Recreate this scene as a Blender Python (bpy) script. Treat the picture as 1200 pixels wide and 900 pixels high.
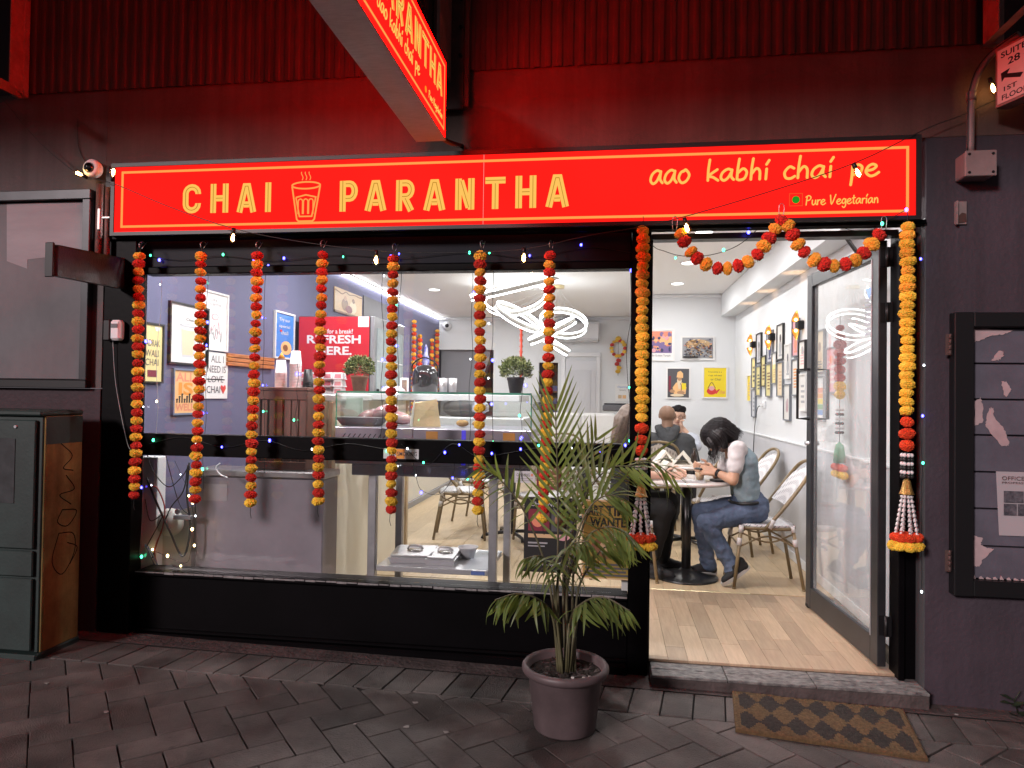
import bpy, bmesh, math, random
from mathutils import Vector, Matrix, Euler, noise
random.seed(7)
rnd = random.random
U = random.uniform
for _o in list(bpy.data.objects):
    bpy.data.objects.remove(_o)
SC = bpy.context.scene
COL = SC.collection

# ---------------- camera, world, street light, exposure ----------------
cam_d = bpy.data.cameras.new('camera')
cam = bpy.data.objects.new('camera', cam_d)
COL.objects.link(cam)
SC.camera = cam
cam_d.sensor_width = 36.0
cam_d.lens = 24.51
cam_d.clip_end = 300.0
_yaw, _pit, _rol = math.radians(8.0), math.radians(1.0), math.radians(0.78)
_fw = Vector((-math.sin(_yaw)*math.cos(_pit), math.cos(_yaw)*math.cos(_pit), math.sin(_pit)))
_r0 = Vector((math.cos(_yaw), math.sin(_yaw), 0))
_u0 = _r0.cross(_fw)
_rt = _r0*math.cos(_rol) + _u0*math.sin(_rol)
_up = _u0*math.cos(_rol) - _r0*math.sin(_rol)
_m = Matrix((_rt, _up, -_fw)).transposed().to_4x4()
_m.translation = Vector((0, -3.6, 1.55))
cam.matrix_world = _m

world = bpy.data.worlds.new('World')
SC.world = world
world.use_nodes = True
_bg = world.node_tree.nodes['Background']
_bg.inputs[0].default_value = (0.80, 0.70, 0.76, 1)
_bg.inputs[1].default_value = 0.18

sun_d = bpy.data.lights.new('street_light', 'SUN')
sun_d.energy = 2.7
sun_d.angle = math.radians(9)
sun_d.color = (1.0, 0.86, 0.86)
sun = bpy.data.objects.new('street_light', sun_d)
COL.objects.link(sun)
sun.rotation_euler = Vector((0.50, 0.78, -0.34)).to_track_quat('-Z', 'Y').to_euler()

SC.view_settings.view_transform = 'Standard'
SC.view_settings.look = 'None'
SC.view_settings.exposure = 0.0
SC.view_settings.gamma = 1.0
SC.render.engine = 'CYCLES'
SC.cycles.use_denoising = True
SC.cycles.max_bounces = 10
SC.cycles.diffuse_bounces = 5
SC.cycles.transparent_max_bounces = 24
SC.cycles.sample_clamp_indirect = 6.0
SC.cycles.caustics_reflective = False
SC.cycles.caustics_refractive = False

# ---------------- mesh helpers ----------------
QUEUE = []    # objects are linked together at the end, which keeps the script quick
class MB:
    """collects shapes, then links them as one mesh object"""
    def __init__(s):
        s.v = []; s.f = []; s.m = []; s.sm = []
        s.mi = 0; s.smooth = False
    def add(s, vs, fs, smooth=None):
        b = len(s.v)
        s.v += [tuple(v) for v in vs]
        for f in fs:
            s.f.append([i+b for i in f]); s.m.append(s.mi)
            s.sm.append(s.smooth if smooth is None else smooth)
        return s
    def box(s, x0, x1, y0, y1, z0, z1, c=0.0):
        if x1 < x0: x0, x1 = x1, x0
        if y1 < y0: y0, y1 = y1, y0
        if z1 < z0: z0, z1 = z1, z0
        if c <= 0:
            vs = [(x, y, z) for z in (z0, z1) for y in (y0, y1) for x in (x0, x1)]
            return s.add(vs, [(0,2,3,1),(4,5,7,6),(0,1,5,4),(2,6,7,3),(0,4,6,2),(1,3,7,5)], False)
        c = min(c, (x1-x0)*.45, (y1-y0)*.45, (z1-z0)*.45)
        vs = []; idx = {}
        for ix in (0, 1):
            for iy in (0, 1):
                for iz in (0, 1):
                    X = (x0, x1)[ix]; Y = (y0, y1)[iy]; Z = (z0, z1)[iz]
                    sx, sy, sz = (c, -c)[ix], (c, -c)[iy], (c, -c)[iz]
                    for a, p in enumerate(((X, Y+sy, Z+sz), (X+sx, Y, Z+sz), (X+sx, Y+sy, Z))):
                        idx[(ix, iy, iz, a)] = len(vs); vs.append(p)
        F = []
        I = lambda *k: idx[k]
        for v in (0, 1):
            F.append([I(v,0,0,0), I(v,0,1,0), I(v,1,1,0), I(v,1,0,0)])
            F.append([I(0,v,0,1), I(1,v,0,1), I(1,v,1,1), I(0,v,1,1)])
            F.append([I(0,0,v,2), I(0,1,v,2), I(1,1,v,2), I(1,0,v,2)])
        for a in (0, 1):
            for b in (0, 1):
                F.append([I(0,a,b,1), I(1,a,b,1), I(1,a,b,2), I(0,a,b,2)])
                F.append([I(a,0,b,0), I(a,1,b,0), I(a,1,b,2), I(a,0,b,2)])
                F.append([I(a,b,0,0), I(a,b,1,0), I(a,b,1,1), I(a,b,0,1)])
                for d in (0, 1):
                    F.append([I(a,b,d,0), I(a,b,d,1), I(a,b,d,2)])
        return s.add(vs, F, False)
    def hexa(s, p, smooth=False):
        """eight corners: 4 bottom loop, 4 top loop"""
        return s.add(p, [(3,2,1,0),(4,5,6,7),(0,1,5,4),(1,2,6,5),(2,3,7,6),(3,0,4,7)], smooth)
    def cyl(s, p0, p1, r0, r1=None, n=12, caps=True, smooth=True):
        r1 = r0 if r1 is None else r1
        p0 = Vector(p0); p1 = Vector(p1)
        d = (p1-p0).normalized()
        a = d.orthogonal().normalized(); b = d.cross(a)
        vs = []
        for p, r in ((p0, r0), (p1, r1)):
            for i in range(n):
                t = 2*math.pi*i/n
                vs.append(p + a*(r*math.cos(t)) + b*(r*math.sin(t)))
        s.add(vs, [(i, (i+1) % n, n+(i+1) % n, n+i) for i in range(n)], smooth)
        if caps:
            k = len(s.v)-2*n
            s.f.append([k+i for i in reversed(range(n))]); s.m.append(s.mi); s.sm.append(False)
            s.f.append([k+n+i for i in range(n)]); s.m.append(s.mi); s.sm.append(False)
        return s
    def tube(s, pts, r, n=8, closed=False, flat=None, up=None):
        pts = [Vector(p) for p in pts]
        N = len(pts); vs = []
        prev = None
        for i, p in enumerate(pts):
            q0 = pts[(i-1) % N] if (closed or i > 0) else p
            q1 = pts[(i+1) % N] if (closed or i < N-1) else p
            d = (q1-q0)
            d = d.normalized() if d.length > 1e-9 else Vector((0, 0, 1))
            if up is not None:
                a = Vector(up); a = (a - d*a.dot(d)).normalized()
            elif prev is None:
                a = d.orthogonal().normalized()
            else:
                a = (prev - d*prev.dot(d))
                a = a.normalized() if a.length > 1e-6 else d.orthogonal().normalized()
            prev = a
            b = d.cross(a)
            rr = r(i/(N-1)) if callable(r) else r
            ra, rb = (rr, rr) if flat is None else (rr*flat[0], rr*flat[1])
            for k in range(n):
                t = 2*math.pi*(k+.5)/n
                vs.append(p + a*(ra*math.cos(t)) + b*(rb*math.sin(t)))
        F = []
        for i in range(N if closed else N-1):
            j = (i+1) % N
            for k in range(n):
                F.append((i*n+k, i*n+(k+1) % n, j*n+(k+1) % n, j*n+k))
        s.add(vs, F, n > 4)
        if not closed:
            k = len(s.v)-N*n
            s.f.append([k+i for i in reversed(range(n))]); s.m.append(s.mi); s.sm.append(False)
            s.f.append([k+(N-1)*n+i for i in range(n)]); s.m.append(s.mi); s.sm.append(False)
        return s
    def lathe(s, prof, c=(0, 0, 0), n=24, smooth=True, axis='z'):
        vs = []
        for r, z in prof:
            for i in range(n):
                t = 2*math.pi*i/n
                x, y = r*math.cos(t), r*math.sin(t)
                if axis == 'z': vs.append((c[0]+x, c[1]+y, c[2]+z))
                elif axis == 'y': vs.append((c[0]+x, c[1]+z, c[2]+y))
                else: vs.append((c[0]+z, c[1]+x, c[2]+y))
        F = []
        for j in range(len(prof)-1):
            for i in range(n):
                F.append((j*n+i, j*n+(i+1) % n, (j+1)*n+(i+1) % n, (j+1)*n+i))
        s.add(vs, F, smooth)
        k = len(s.v)-len(prof)*n
        if prof[0][0] > 1e-6:
            s.f.append([k+i for i in reversed(range(n))]); s.m.append(s.mi); s.sm.append(False)
        if prof[-1][0] > 1e-6:
            s.f.append([k+(len(prof)-1)*n+i for i in range(n)]); s.m.append(s.mi); s.sm.append(False)
        return s
    def sphere(s, c, r, nu=12, nv=8, sc=(1, 1, 1)):
        prof = [(max(1e-7, math.sin(math.pi*j/nv))*r, -math.cos(math.pi*j/nv)*r) for j in range(nv+1)]
        vs = []
        for rr, z in prof:
            for i in range(nu):
                t = 2*math.pi*i/nu
                vs.append((c[0]+rr*math.cos(t)*sc[0], c[1]+rr*math.sin(t)*sc[1], c[2]+z*sc[2]))
        F = [(j*nu+i, j*nu+(i+1) % nu, (j+1)*nu+(i+1) % nu, (j+1)*nu+i) for j in range(nv) for i in range(nu)]
        return s.add(vs, F, True)
    def prism(s, poly, f, d, smooth=False):
        """poly: 2D points; f(u,v,w)->3D; extruded w from 0 to d"""
        n = len(poly)
        vs = [f(u, v, 0) for u, v in poly] + [f(u, v, d) for u, v in poly]
        F = [tuple(range(n)), tuple(reversed(range(n, 2*n)))]
        F += [(i, n+i, n+(i+1) % n, (i+1) % n) for i in range(n)]
        return s.add(vs, F, smooth)
    def quad(s, a, b, c, d):
        return s.add([a, b, c, d], [(0, 1, 2, 3)], False)
    def mesh(s, name, mats):
        me = bpy.data.meshes.new(name)
        me.from_pydata(s.v, [], s.f)
        for m in (mats if isinstance(mats, (list, tuple)) else [mats]):
            me.materials.append(m)
        me.polygons.foreach_set('material_index', s.m)
        me.polygons.foreach_set('use_smooth', s.sm)
        bm = bmesh.new(); bm.from_mesh(me)
        bmesh.ops.recalc_face_normals(bm, faces=bm.faces)
        bm.to_mesh(me); bm.free()
        me.update()
        return me
    def build(s, name, mats, parent=None, **kw):
        return link(name, s.mesh(name, mats), parent, **kw)

def link(name, me, parent=None, loc=None, rot=None, scale=None, **kw):
    o = bpy.data.objects.new(name, me)
    QUEUE.append(o)
    if parent is not None: o.parent = parent
    if loc is not None: o.location = loc
    if rot is not None: o.rotation_euler = rot
    if scale is not None: o.scale = scale
    tag(o, **kw)
    return o

def tag(o, label=None, cat=None, group=None, kind=None):
    if label: o['label'] = label
    if cat: o['category'] = cat
    if group: o['group'] = group
    if kind: o['kind'] = kind
    return o

def thing(name, label, cat, loc=(0, 0, 0), rz=0.0, group=None):
    o = bpy.data.objects.new(name, None)
    QUEUE.append(o)
    o.empty_display_size = .1
    o.location = loc; o.rotation_euler = (0, 0, rz)
    return tag(o, label, cat, group)

def local(o, off):
    """give a part's mesh the thing's origin: geometry written in world metres"""
    o.location = (-off[0], -off[1], -off[2])
    return o

def copy_tree(o, parent=None):
    c = o.copy(); COL.objects.link(c)
    if parent is not None: c.parent = parent
    for ch in [k for k in bpy.data.objects if k.parent == o]:
        copy_tree(ch, c)
    return c

def spl(pts, k=6, closed=False):
    """Catmull-Rom"""
    P = [Vector(p) for p in pts]; n = len(P); out = []
    for i in range(n if closed else n-1):
        p0 = P[(i-1) % n] if (closed or i > 0) else P[0]*2-P[1]
        p1 = P[i]; p2 = P[(i+1) % n]
        p3 = P[(i+2) % n] if (closed or i < n-2) else P[-1]*2-P[-2]
        for j in range(k):
            t = j/k
            out.append(.5*((2*p1)+(p2-p0)*t+(2*p0-5*p1+4*p2-p3)*t*t+(3*p1-3*p2+p3-p0)*t**3))
    if not closed: out.append(P[-1])
    return out

# ---------------- materials ----------------
MATS = {}
def mat(name, col=(.5, .5, .5), rough=.6, metal=0.0, var=0.0, scale=8.0, bump=0.0, bscale=60.0, spec=.5,
        emit=None, estr=0.0, rand=0.0, col2=None, stretch=None, coat=0.0, trans=0.0, grime=0.0, streak=0.0, world=False, stain=0.0):
    if name in MATS: return MATS[name]
    m = bpy.data.materials.new(name); m.use_nodes = True
    nt = m.node_tree; N = nt.nodes; L = nt.links
    b = N['Principled BSDF']
    b.inputs['Base Color'].default_value = (*col, 1)
    b.inputs['Roughness'].default_value = rough
    b.inputs['Metallic'].default_value = metal
    b.inputs['Specular IOR Level'].default_value = spec
    if coat: b.inputs['Coat Weight'].default_value = coat
    if trans: b.inputs['Transmission Weight'].default_value = trans
    if emit is not None:
        b.inputs['Emission Color'].default_value = (*emit, 1)
        b.inputs['Emission Strength'].default_value = estr
    tc = N.new('ShaderNodeTexCoord')
    vec = tc.outputs['Object']
    if world:
        gp = N.new('ShaderNodeNewGeometry'); vec = gp.outputs['Position']
    root = vec
    if stretch:
        mp = N.new('ShaderNodeMapping'); mp.inputs['Scale'].default_value = stretch
        L.new(vec, mp.inputs[0]); vec = mp.outputs[0]
    cur = None
    if var > 0 or col2 is not None:
        nz = N.new('ShaderNodeTexNoise'); nz.inputs['Scale'].default_value = scale
        nz.inputs['Detail'].default_value = 6; nz.inputs['Roughness'].default_value = .62
        L.new(vec, nz.inputs['Vector'])
        rp = N.new('ShaderNodeValToRGB')
        c2 = col2 if col2 is not None else tuple(c*(1-var) for c in col)
        c1 = col if col2 is not None else tuple(min(1, c*(1+var)) for c in col)
        rp.color_ramp.elements[0].position = .32; rp.color_ramp.elements[0].color = (*c2, 1)
        rp.color_ramp.elements[1].position = .68; rp.color_ramp.elements[1].color = (*c1, 1)
        L.new(nz.outputs[0], rp.inputs[0]); cur = rp.outputs[0]
    if grime > 0:
        ng = N.new('ShaderNodeTexNoise'); ng.inputs['Scale'].default_value = 2.3
        ng.inputs['Detail'].default_value = 8; ng.inputs['Roughness'].default_value = .7
        L.new(root, ng.inputs['Vector'])
        rg = N.new('ShaderNodeMapRange'); rg.inputs[1].default_value = .35; rg.inputs[2].default_value = .7
        rg.inputs[3].default_value = 1-grime; rg.inputs[4].default_value = 1.0
        L.new(ng.outputs[0], rg.inputs[0])
        mx = N.new('ShaderNodeMix'); mx.data_type = 'RGBA'; mx.blend_type = 'MULTIPLY'
        mx.inputs[0].default_value = 1
        if cur is not None: L.new(cur, mx.inputs[6])
        else: mx.inputs[6].default_value = (*col, 1)
        L.new(rg.outputs[0], mx.inputs[7]); cur = mx.outputs[2]
    if stain > 0:
        vz = N.new('ShaderNodeTexVoronoi'); vz.inputs['Scale'].default_value = 7.0
        L.new(root, vz.inputs['Vector'])
        rg = N.new('ShaderNodeMapRange'); rg.inputs[1].default_value = .05; rg.inputs[2].default_value = .12
        rg.inputs[3].default_value = 1-stain; rg.inputs[4].default_value = 1.0
        L.new(vz.outputs['Distance'], rg.inputs[0])
        mx = N.new('ShaderNodeMix'); mx.data_type = 'RGBA'; mx.blend_type = 'MULTIPLY'
        mx.inputs[0].default_value = 1
        if cur is not None: L.new(cur, mx.inputs[6])
        else: mx.inputs[6].default_value = (*col, 1)
        L.new(rg.outputs[0], mx.inputs[7]); cur = mx.outputs[2]
    if streak > 0:
        ms_ = N.new('ShaderNodeMapping'); ms_.inputs['Scale'].default_value = (5.5, 5.5, .35)
        L.new(tc.outputs['Object'], ms_.inputs[0])
        ng = N.new('ShaderNodeTexNoise'); ng.inputs['Scale'].default_value = 2.0
        ng.inputs['Detail'].default_value = 7; ng.inputs['Roughness'].default_value = .65
        L.new(ms_.outputs[0], ng.inputs['Vector'])
        rg = N.new('ShaderNodeMapRange'); rg.inputs[1].default_value = .38; rg.inputs[2].default_value = .62
        rg.inputs[3].default_value = 1-streak; rg.inputs[4].default_value = 1.0
        L.new(ng.outputs[0], rg.inputs[0])
        mx = N.new('ShaderNodeMix'); mx.data_type = 'RGBA'; mx.blend_type = 'MULTIPLY'
        mx.inputs[0].default_value = 1
        if cur is not None: L.new(cur, mx.inputs[6])
        else: mx.inputs[6].default_value = (*col, 1)
        L.new(rg.outputs[0], mx.inputs[7]); cur = mx.outputs[2]
    if rand > 0:
        oi = N.new('ShaderNodeObjectInfo')
        mr = N.new('ShaderNodeMapRange'); mr.inputs[3].default_value = 1-rand; mr.inputs[4].default_value = 1+rand
        L.new(oi.outputs['Random'], mr.inputs[0])
        mx = N.new('ShaderNodeMix'); mx.data_type = 'RGBA'; mx.blend_type = 'MULTIPLY'
        mx.inputs[0].default_value = 1
        if cur is not None: L.new(cur, mx.inputs[6])
        else: mx.inputs[6].default_value = (*col, 1)
        L.new(mr.outputs[0], mx.inputs[7]); cur = mx.outputs[2]
    if cur is not None: L.new(cur, b.inputs['Base Color'])
    if bump > 0:
        nb = N.new('ShaderNodeTexNoise'); nb.inputs['Scale'].default_value = bscale
        nb.inputs['Detail'].default_value = 5
        L.new(vec, nb.inputs['Vector'])
        bp = N.new('ShaderNodeBump'); bp.inputs['Strength'].default_value = bump; bp.inputs['Distance'].default_value = .01
        L.new(nb.outputs[0], bp.inputs['Height']); L.new(bp.outputs[0], b.inputs['Normal'])
    MATS[name] = m
    return m

def emis(name, col, st):
    if name in MATS: return MATS[name]
    m = bpy.data.materials.new(name); m.use_nodes = True
    nt = m.node_tree; nt.nodes.clear()
    e = nt.nodes.new('ShaderNodeEmission'); o = nt.nodes.new('ShaderNodeOutputMaterial')
    e.inputs[0].default_value = (*col, 1); e.inputs[1].default_value = st
    nt.links.new(e.outputs[0], o.inputs[0])
    MATS[name] = m
    return m

def glassmat(name, tint=(.97, .985, .98), rough=.0, haze=0.0, hazecol=(.6, .6, .6), ior=1.5):
    """thin pane: clear transmission plus fresnel reflection, a little dust; painted pale haze on the door"""
    m = bpy.data.materials.new(name); m.use_nodes = True
    nt = m.node_tree; nt.nodes.clear(); N = nt.nodes; L = nt.links
    o = N.new('ShaderNodeOutputMaterial'); t = N.new('ShaderNodeBsdfTransparent')
    t.inputs[0].default_value = (*tint, 1)
    g = N.new('ShaderNodeBsdfGlossy'); g.inputs['Roughness'].default_value = rough
    g.inputs['Color'].default_value = (1, 1, 1, 1)
    fr = N.new('ShaderNodeFresnel'); ge = N.new('ShaderNodeNewGeometry')
    mi = N.new('ShaderNodeMapRange'); mi.inputs[3].default_value = ior; mi.inputs[4].default_value = 1/ior
    L.new(ge.outputs['Backfacing'], mi.inputs[0]); L.new(mi.outputs[0], fr.inputs[0])
    mx = N.new('ShaderNodeMixShader')
    L.new(fr.outputs[0], mx.inputs[0]); L.new(t.outputs[0], mx.inputs[1]); L.new(g.outputs[0], mx.inputs[2])
    last = mx.outputs[0]
    if haze > 0:
        d = N.new('ShaderNodeBsdfDiffuse'); d.inputs[0].default_value = (*hazecol, 1)
        tc = N.new('ShaderNodeTexCoord'); nz = N.new('ShaderNodeTexNoise')
        mp = N.new('ShaderNodeMapping'); mp.inputs['Scale'].default_value = (5, 5, 1.2)
        L.new(tc.outputs['Object'], mp.inputs[0]); L.new(mp.outputs[0], nz.inputs['Vector'])
        nz.inputs['Scale'].default_value = 1.6; nz.inputs['Detail'].default_value = 7
        mr = N.new('ShaderNodeMapRange'); mr.inputs[1].default_value = .4; mr.inputs[2].default_value = .8
        mr.inputs[3].default_value = haze*.4; mr.inputs[4].default_value = haze*1.8
        L.new(nz.outputs[0], mr.inputs[0])
        m2 = N.new('ShaderNodeMixShader')
        L.new(mr.outputs[0], m2.inputs[0]); L.new(last, m2.inputs[1]); L.new(d.outputs[0], m2.inputs[2])
        last = m2.outputs[0]
    L.new(last, o.inputs[0])
    MATS[name] = m
    return m

M_black = mat('black_gloss_paint', (.0018, .0014, .002), .45, var=.3, scale=5, bump=.05, bscale=30, grime=.3, spec=.08)
M_blackm = mat('black_matt_metal', (.007, .007, .008), .45, spec=.35)
M_alu = mat('dark_aluminium', (.035, .036, .04), .35, metal=.4, var=.2)
M_steel = mat('brushed_steel', (.70, .70, .72), .34, metal=.7, var=.08, scale=30, stretch=(1, 1, 12))
M_steeld = mat('dull_steel_leg', (.42, .42, .44), .38, metal=.75, var=.15)
M_white = mat('white_paint', (.78, .79, .81), .6, var=.02, scale=3, bump=.02)
M_cable = mat('black_cable', (.012, .012, .012), .5)
M_glass = glassmat('window_glass', (.985, .99, .99), haze=.008)
M_glassd = glassmat('door_glass', (.95, .96, .96), haze=.10, hazecol=(.80, .80, .80), ior=1.45)  # haze whitens the pane, a milky brightness put into its colour
M_glasscase = glassmat('case_glass', (.975, .992, .985), haze=.006)
M_yellowprint = emis('backlit_yellow_print', (1.0, .50, .10), 1.0)

# ---------------- lettering ----------------
def ribbon(mb, pts, w, f, d, d0=0.0, closed=False, round_ends=False):
    """flat stroke of width w along 2D pts, mitred, thickness from d0 to d along f's third argument"""
    P = [Vector((p[0], p[1])) for p in pts]
    n = len(P)
    if round_ends and not closed and n > 1:
        a = (P[0]-P[1]).normalized(); b = (P[-1]-P[-2]).normalized()
        P = [P[0]+a*w*.35] + P + [P[-1]+b*w*.35]
        ww = [w*.45] + [w]*n + [w*.45]; n += 2
    else:
        ww = [w]*n
    Ls = []; Rs = []
    for i in range(n):
        d1 = (P[i]-P[(i-1) % n]) if (closed or i > 0) else (P[1]-P[0])
        d2 = (P[(i+1) % n]-P[i]) if (closed or i < n-1) else d1
        if d1.length < 1e-9: d1 = d2
        if d2.length < 1e-9: d2 = d1
        d1 = d1.normalized(); d2 = d2.normalized()
        n1 = Vector((-d1.y, d1.x)); n2 = Vector((-d2.y, d2.x))
        nn = n1+n2
        nn = nn.normalized() if nn.length > 1e-6 else n1
        k = min(1.9, 1/max(.3, nn.dot(n1)))
        Ls.append(P[i]+nn*(ww[i]/2*k)); Rs.append(P[i]-nn*(ww[i]/2*k))
    vs = []
    for i in range(n):
        vs += [f(Ls[i].x, Ls[i].y, d0), f(Rs[i].x, Rs[i].y, d0), f(Ls[i].x, Ls[i].y, d), f(Rs[i].x, Rs[i].y, d)]
    F = []
    for i in range(n if closed else n-1):
        a = 4*i; b = 4*((i+1) % n)
        F += [(a+2, b+2, b+3, a+3), (a, a+1, b+1, b), (a, b, b+2, a+2), (a+1, a+3, b+3, b+1)]
    if not closed:
        F += [(0, 2, 3, 1), (4*n-4, 4*n-3, 4*n-1, 4*n-2)]
    mb.add(vs, F, False)

def arc(cx, cy, rx, ry, a0, a1, n=8):
    return [(cx+rx*math.cos(math.radians(a0+(a1-a0)*i/n)), cy+ry*math.sin(math.radians(a0+(a1-a0)*i/n))) for i in range(n+1)]
# block capitals, unit height, width in first value; stroke .2, centre lines
T = .10
BLOCK = {
 'C': (.64, [[(.54, .66)]+arc(.32, .68, .22, .22, 0, 180)+arc(.32, .32, .22, .22, 180, 360)+[(.54, .34)]]),
 'H': (.64, [[(T, 0), (T, 1)], [(.54, 0), (.54, 1)], [(T+.1, .5), (.44, .5)]]),
 'A': (.68, [[(.09, 0), (.29, .90), (.39, .90), (.59, 0)], [(.25, .27), (.43, .27)]]),
 'I': (.20, [[(T, 0), (T, 1)]]),
 'P': (.60, [[(T, 0), (T, 1)], [(T+.1, .90), (.33, .90)]+arc(.33, .66, .17, .24, 90, -90)+[(T+.1, .42)]]),
 'R': (.60, [[(T, 0), (T, 1)], [(T+.1, .90), (.33, .90)]+arc(.33, .68, .17, .22, 90, -90)+[(T+.1, .46)], [(.30, .40), (.50, 0)]]),
 'N': (.60, [[(T, 0), (T, 1)], [(.50, 0), (.50, 1)], [(T+.07, .93), (.43, .07)]]),
 'T': (.64, [[(0, .90), (.64, .90)], [(.32, 0), (.32, .80)]]),
}
# hand lettering, x-height 1
SCRIPT = {
 'a': (1.05, [[(.78, .9), (.5, 1), (.15, .7), (.03, .25), (.22, 0), (.5, .2), (.76, .75)], [(.80, .95), (.74, .35), (.92, .03)]]),
 'o': (.95, [[(.6, .98), (.2, .8), (.03, .35), (.25, 0), (.6, .15), (.8, .6), (.55, .98), (.35, .85)]]),
 'k': (.95, [[(.22, 1.9), (.12, 1), (.08, 0)], [(.75, 1.0), (.16, .45), (.45, .3), (.8, 0)]]),
 'b': (.95, [[(.25, 1.9), (.14, 1), (.08, .05)], [(.12, .6), (.5, 1.0), (.75, .7), (.6, .15), (.25, 0), (.08, .12)]]),
 'h': (.95, [[(.25, 1.9), (.14, 1), (.08, 0)], [(.12, .5), (.45, .98), (.68, .75), (.68, 0)]]),
 'i': (.45, [[(.2, .95), (.14, 0)], [(.18, 1.3), (.38, 1.7)]]),
 'c': (.85, [[(.7, .85), (.4, 1), (.08, .55), (.15, .08), (.45, 0), (.75, .2)]]),
 'p': (1.0, [[(.2, .95), (.14, 0), (.06, -.75)], [(.16, .5), (.5, 1), (.8, .8), (.65, .3), (.2, .15)]]),
 'e': (.95, [[(.12, .45), (.5, .55), (.72, .82), (.5, 1), (.2, .8), (.05, .35), (.3, 0), (.6, .05), (.9, .3)]]),
 'P': (1.15, [[(.35, 1.75), (.2, .9), (.1, 0)], [(.05, 1.55), (.6, 1.85), (1.0, 1.5), (.75, 1.0), (.22, .85)]]),
 'u': (.95, [[(.12, .95), (.08, .3), (.3, 0), (.62, .35), (.72, .95)], [(.72, .95), (.72, .3), (.9, .03)]]),
 'r': (.7, [[(.15, .95), (.1, 0)], [(.12, .5), (.35, .9), (.65, .92)]]),
 'V': (1.2, [[(.1, 1.8), (.3, .05), (1.1, 1.9)]]),
 'g': (.95, [[(.72, .85), (.4, 1), (.08, .55), (.25, .1), (.6, .3), (.74, .9)], [(.76, .95), (.7, -.3), (.4, -.7), (.1, -.45)]]),
 't': (.7, [[(.35, 1.6), (.25, .2), (.5, 0)], [(.05, 1.05), (.6, 1.15)]]),
 'n': (.95, [[(.15, .95), (.1, 0)], [(.14, .5), (.45, .98), (.68, .75), (.7, 0)]]),
 ' ': (.75, []),
}
def script_line(mb, s, x0, x1, z0, z1, f, w, d, base=0.0):
    """fit string between x0 and x1, baseline rising from z0 to z1, in the plane map f"""
    tot = sum(SCRIPT[c][0] for c in s)
    k = (x1-x0)/tot
    x = x0; lay = 0
    for c in s:
        wd, st = SCRIPT[c]
        for p in st:
            zb = z0+(z1-z0)*((x-x0)/(x1-x0))
            P2 = [(x+q[0]*k, zb+q[1]*k*script_line.h) for q in p]
            P2 = [(v.x, v.y) for v in spl([(a, b, 0) for a, b in P2], 5)]
            ribbon(mb, P2, w, f, d+lay*.0002, base, round_ends=True)
            lay = (lay+1) % 5
        x += wd*k
script_line.h = 1.0
def block_letter(mb, mi, ch, x, z, w, h, f, d):
    """yellow letter with a thin darker inline"""
    wd, st = BLOCK[ch]
    sx = w/wd; sz = h
    sw = .2*h*1.03
    for i, p in enumerate(st):
        P2 = [(x+a*sx, z+b*sz) for a, b in p]
        mb.mi = 0; ribbon(mb, P2, sw, f, d+i*.0003)
        mb.mi = mi; ribbon(mb, P2, sw*.10, f, d+.0016+i*.0002, d)
    mb.mi = 0

def tea_glass(mb, x, z, w, h, f, d, lw):
    """outline of a fluted tea glass with steam"""
    def q(u, v): return (x+u*w, z+v*h)
    top = [q(.5+.48*math.cos(t*math.pi/12), .90+.085*math.sin(t*math.pi/12)) for t in range(24)]
    ribbon(mb, top, lw, f, d, closed=True)
    ribbon(mb, [q(.02, .88), q(.20, .05), q(.26, 0), q(.74, 0), q(.80, .05), q(.98, .88)], lw, f, d+.0003)
    ribbon(mb, [q(.16, .60), q(.29, .12), q(.71, .12), q(.84, .60), q(.5, .66), q(.16, .60)], lw*.9, f, d+.0005)
    for u in (.24, .42, .60):
        uu = u
        lp = [q(uu, .18)]+[q(uu+.075+.075*math.cos(math.radians(a)), .50+.06*math.sin(math.radians(a))) for a in (180, 135, 90, 45, 0)]+[q(uu+.15, .18)]
        ribbon(mb, lp, lw*.7, f, d+.0007)
    for i in range(3):
        u = .36+i*.13
        pts = [(q(u+.03*math.sin(k*.9), 1.03+k*.035)) for k in range(7)]
        ribbon(mb, pts, lw*.5, f, d)

def text_mb(s, mb, f, x0, x1, z0, z1, d, bold=0.0, mi=0):
    """built-in font, fitted into a box, mapped by f(u,v,w)"""
    cu = bpy.data.curves.new('t', 'FONT'); cu.body = s; cu.size = 1; cu.offset = bold
    cu.resolution_u = 3; cu.extrude = 0
    ob = bpy.data.objects.new('t', cu); COL.objects.link(ob)
    dg = bpy.context.evaluated_depsgraph_get(); dg.update()
    me = bpy.data.meshes.new_from_object(ob.evaluated_get(dg))
    vs = [v.co.copy() for v in me.vertices]
    if vs:
        a0 = min(v.x for v in vs); a1 = max(v.x for v in vs); b0 = min(v.y for v in vs); b1 = max(v.y for v in vs)
        fs = [list(p.vertices) for p in me.polygons]
        old = mb.mi; mb.mi = mi
        mb.add([f(x0+(v.x-a0)/(a1-a0)*(x1-x0), z0+(v.y-b0)/max(1e-6, b1-b0)*(z1-z0), d) for v in vs], fs, False)
        mb.mi = old
    bpy.data.objects.remove(ob); bpy.data.meshes.remove(me); bpy.data.curves.remove(cu)

# ---------------- the pavement ----------------
def gz(x): return .135-.018*x
TILT = math.atan(.018)
M_paver = mat('concrete_paver', (.124, .104, .097), .55, var=.30, scale=5, bump=.8, bscale=160, rand=.28, world=True, stain=.4, grime=.6)
M_mortar = mat('joint_sand', (.022, .018, .017), .95, bump=.5, bscale=150)
M_strip = mat('worn_concrete_strip', (.10, .075, .072), .85, var=.35, scale=9, bump=.9, bscale=40, grime=.5)

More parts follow.
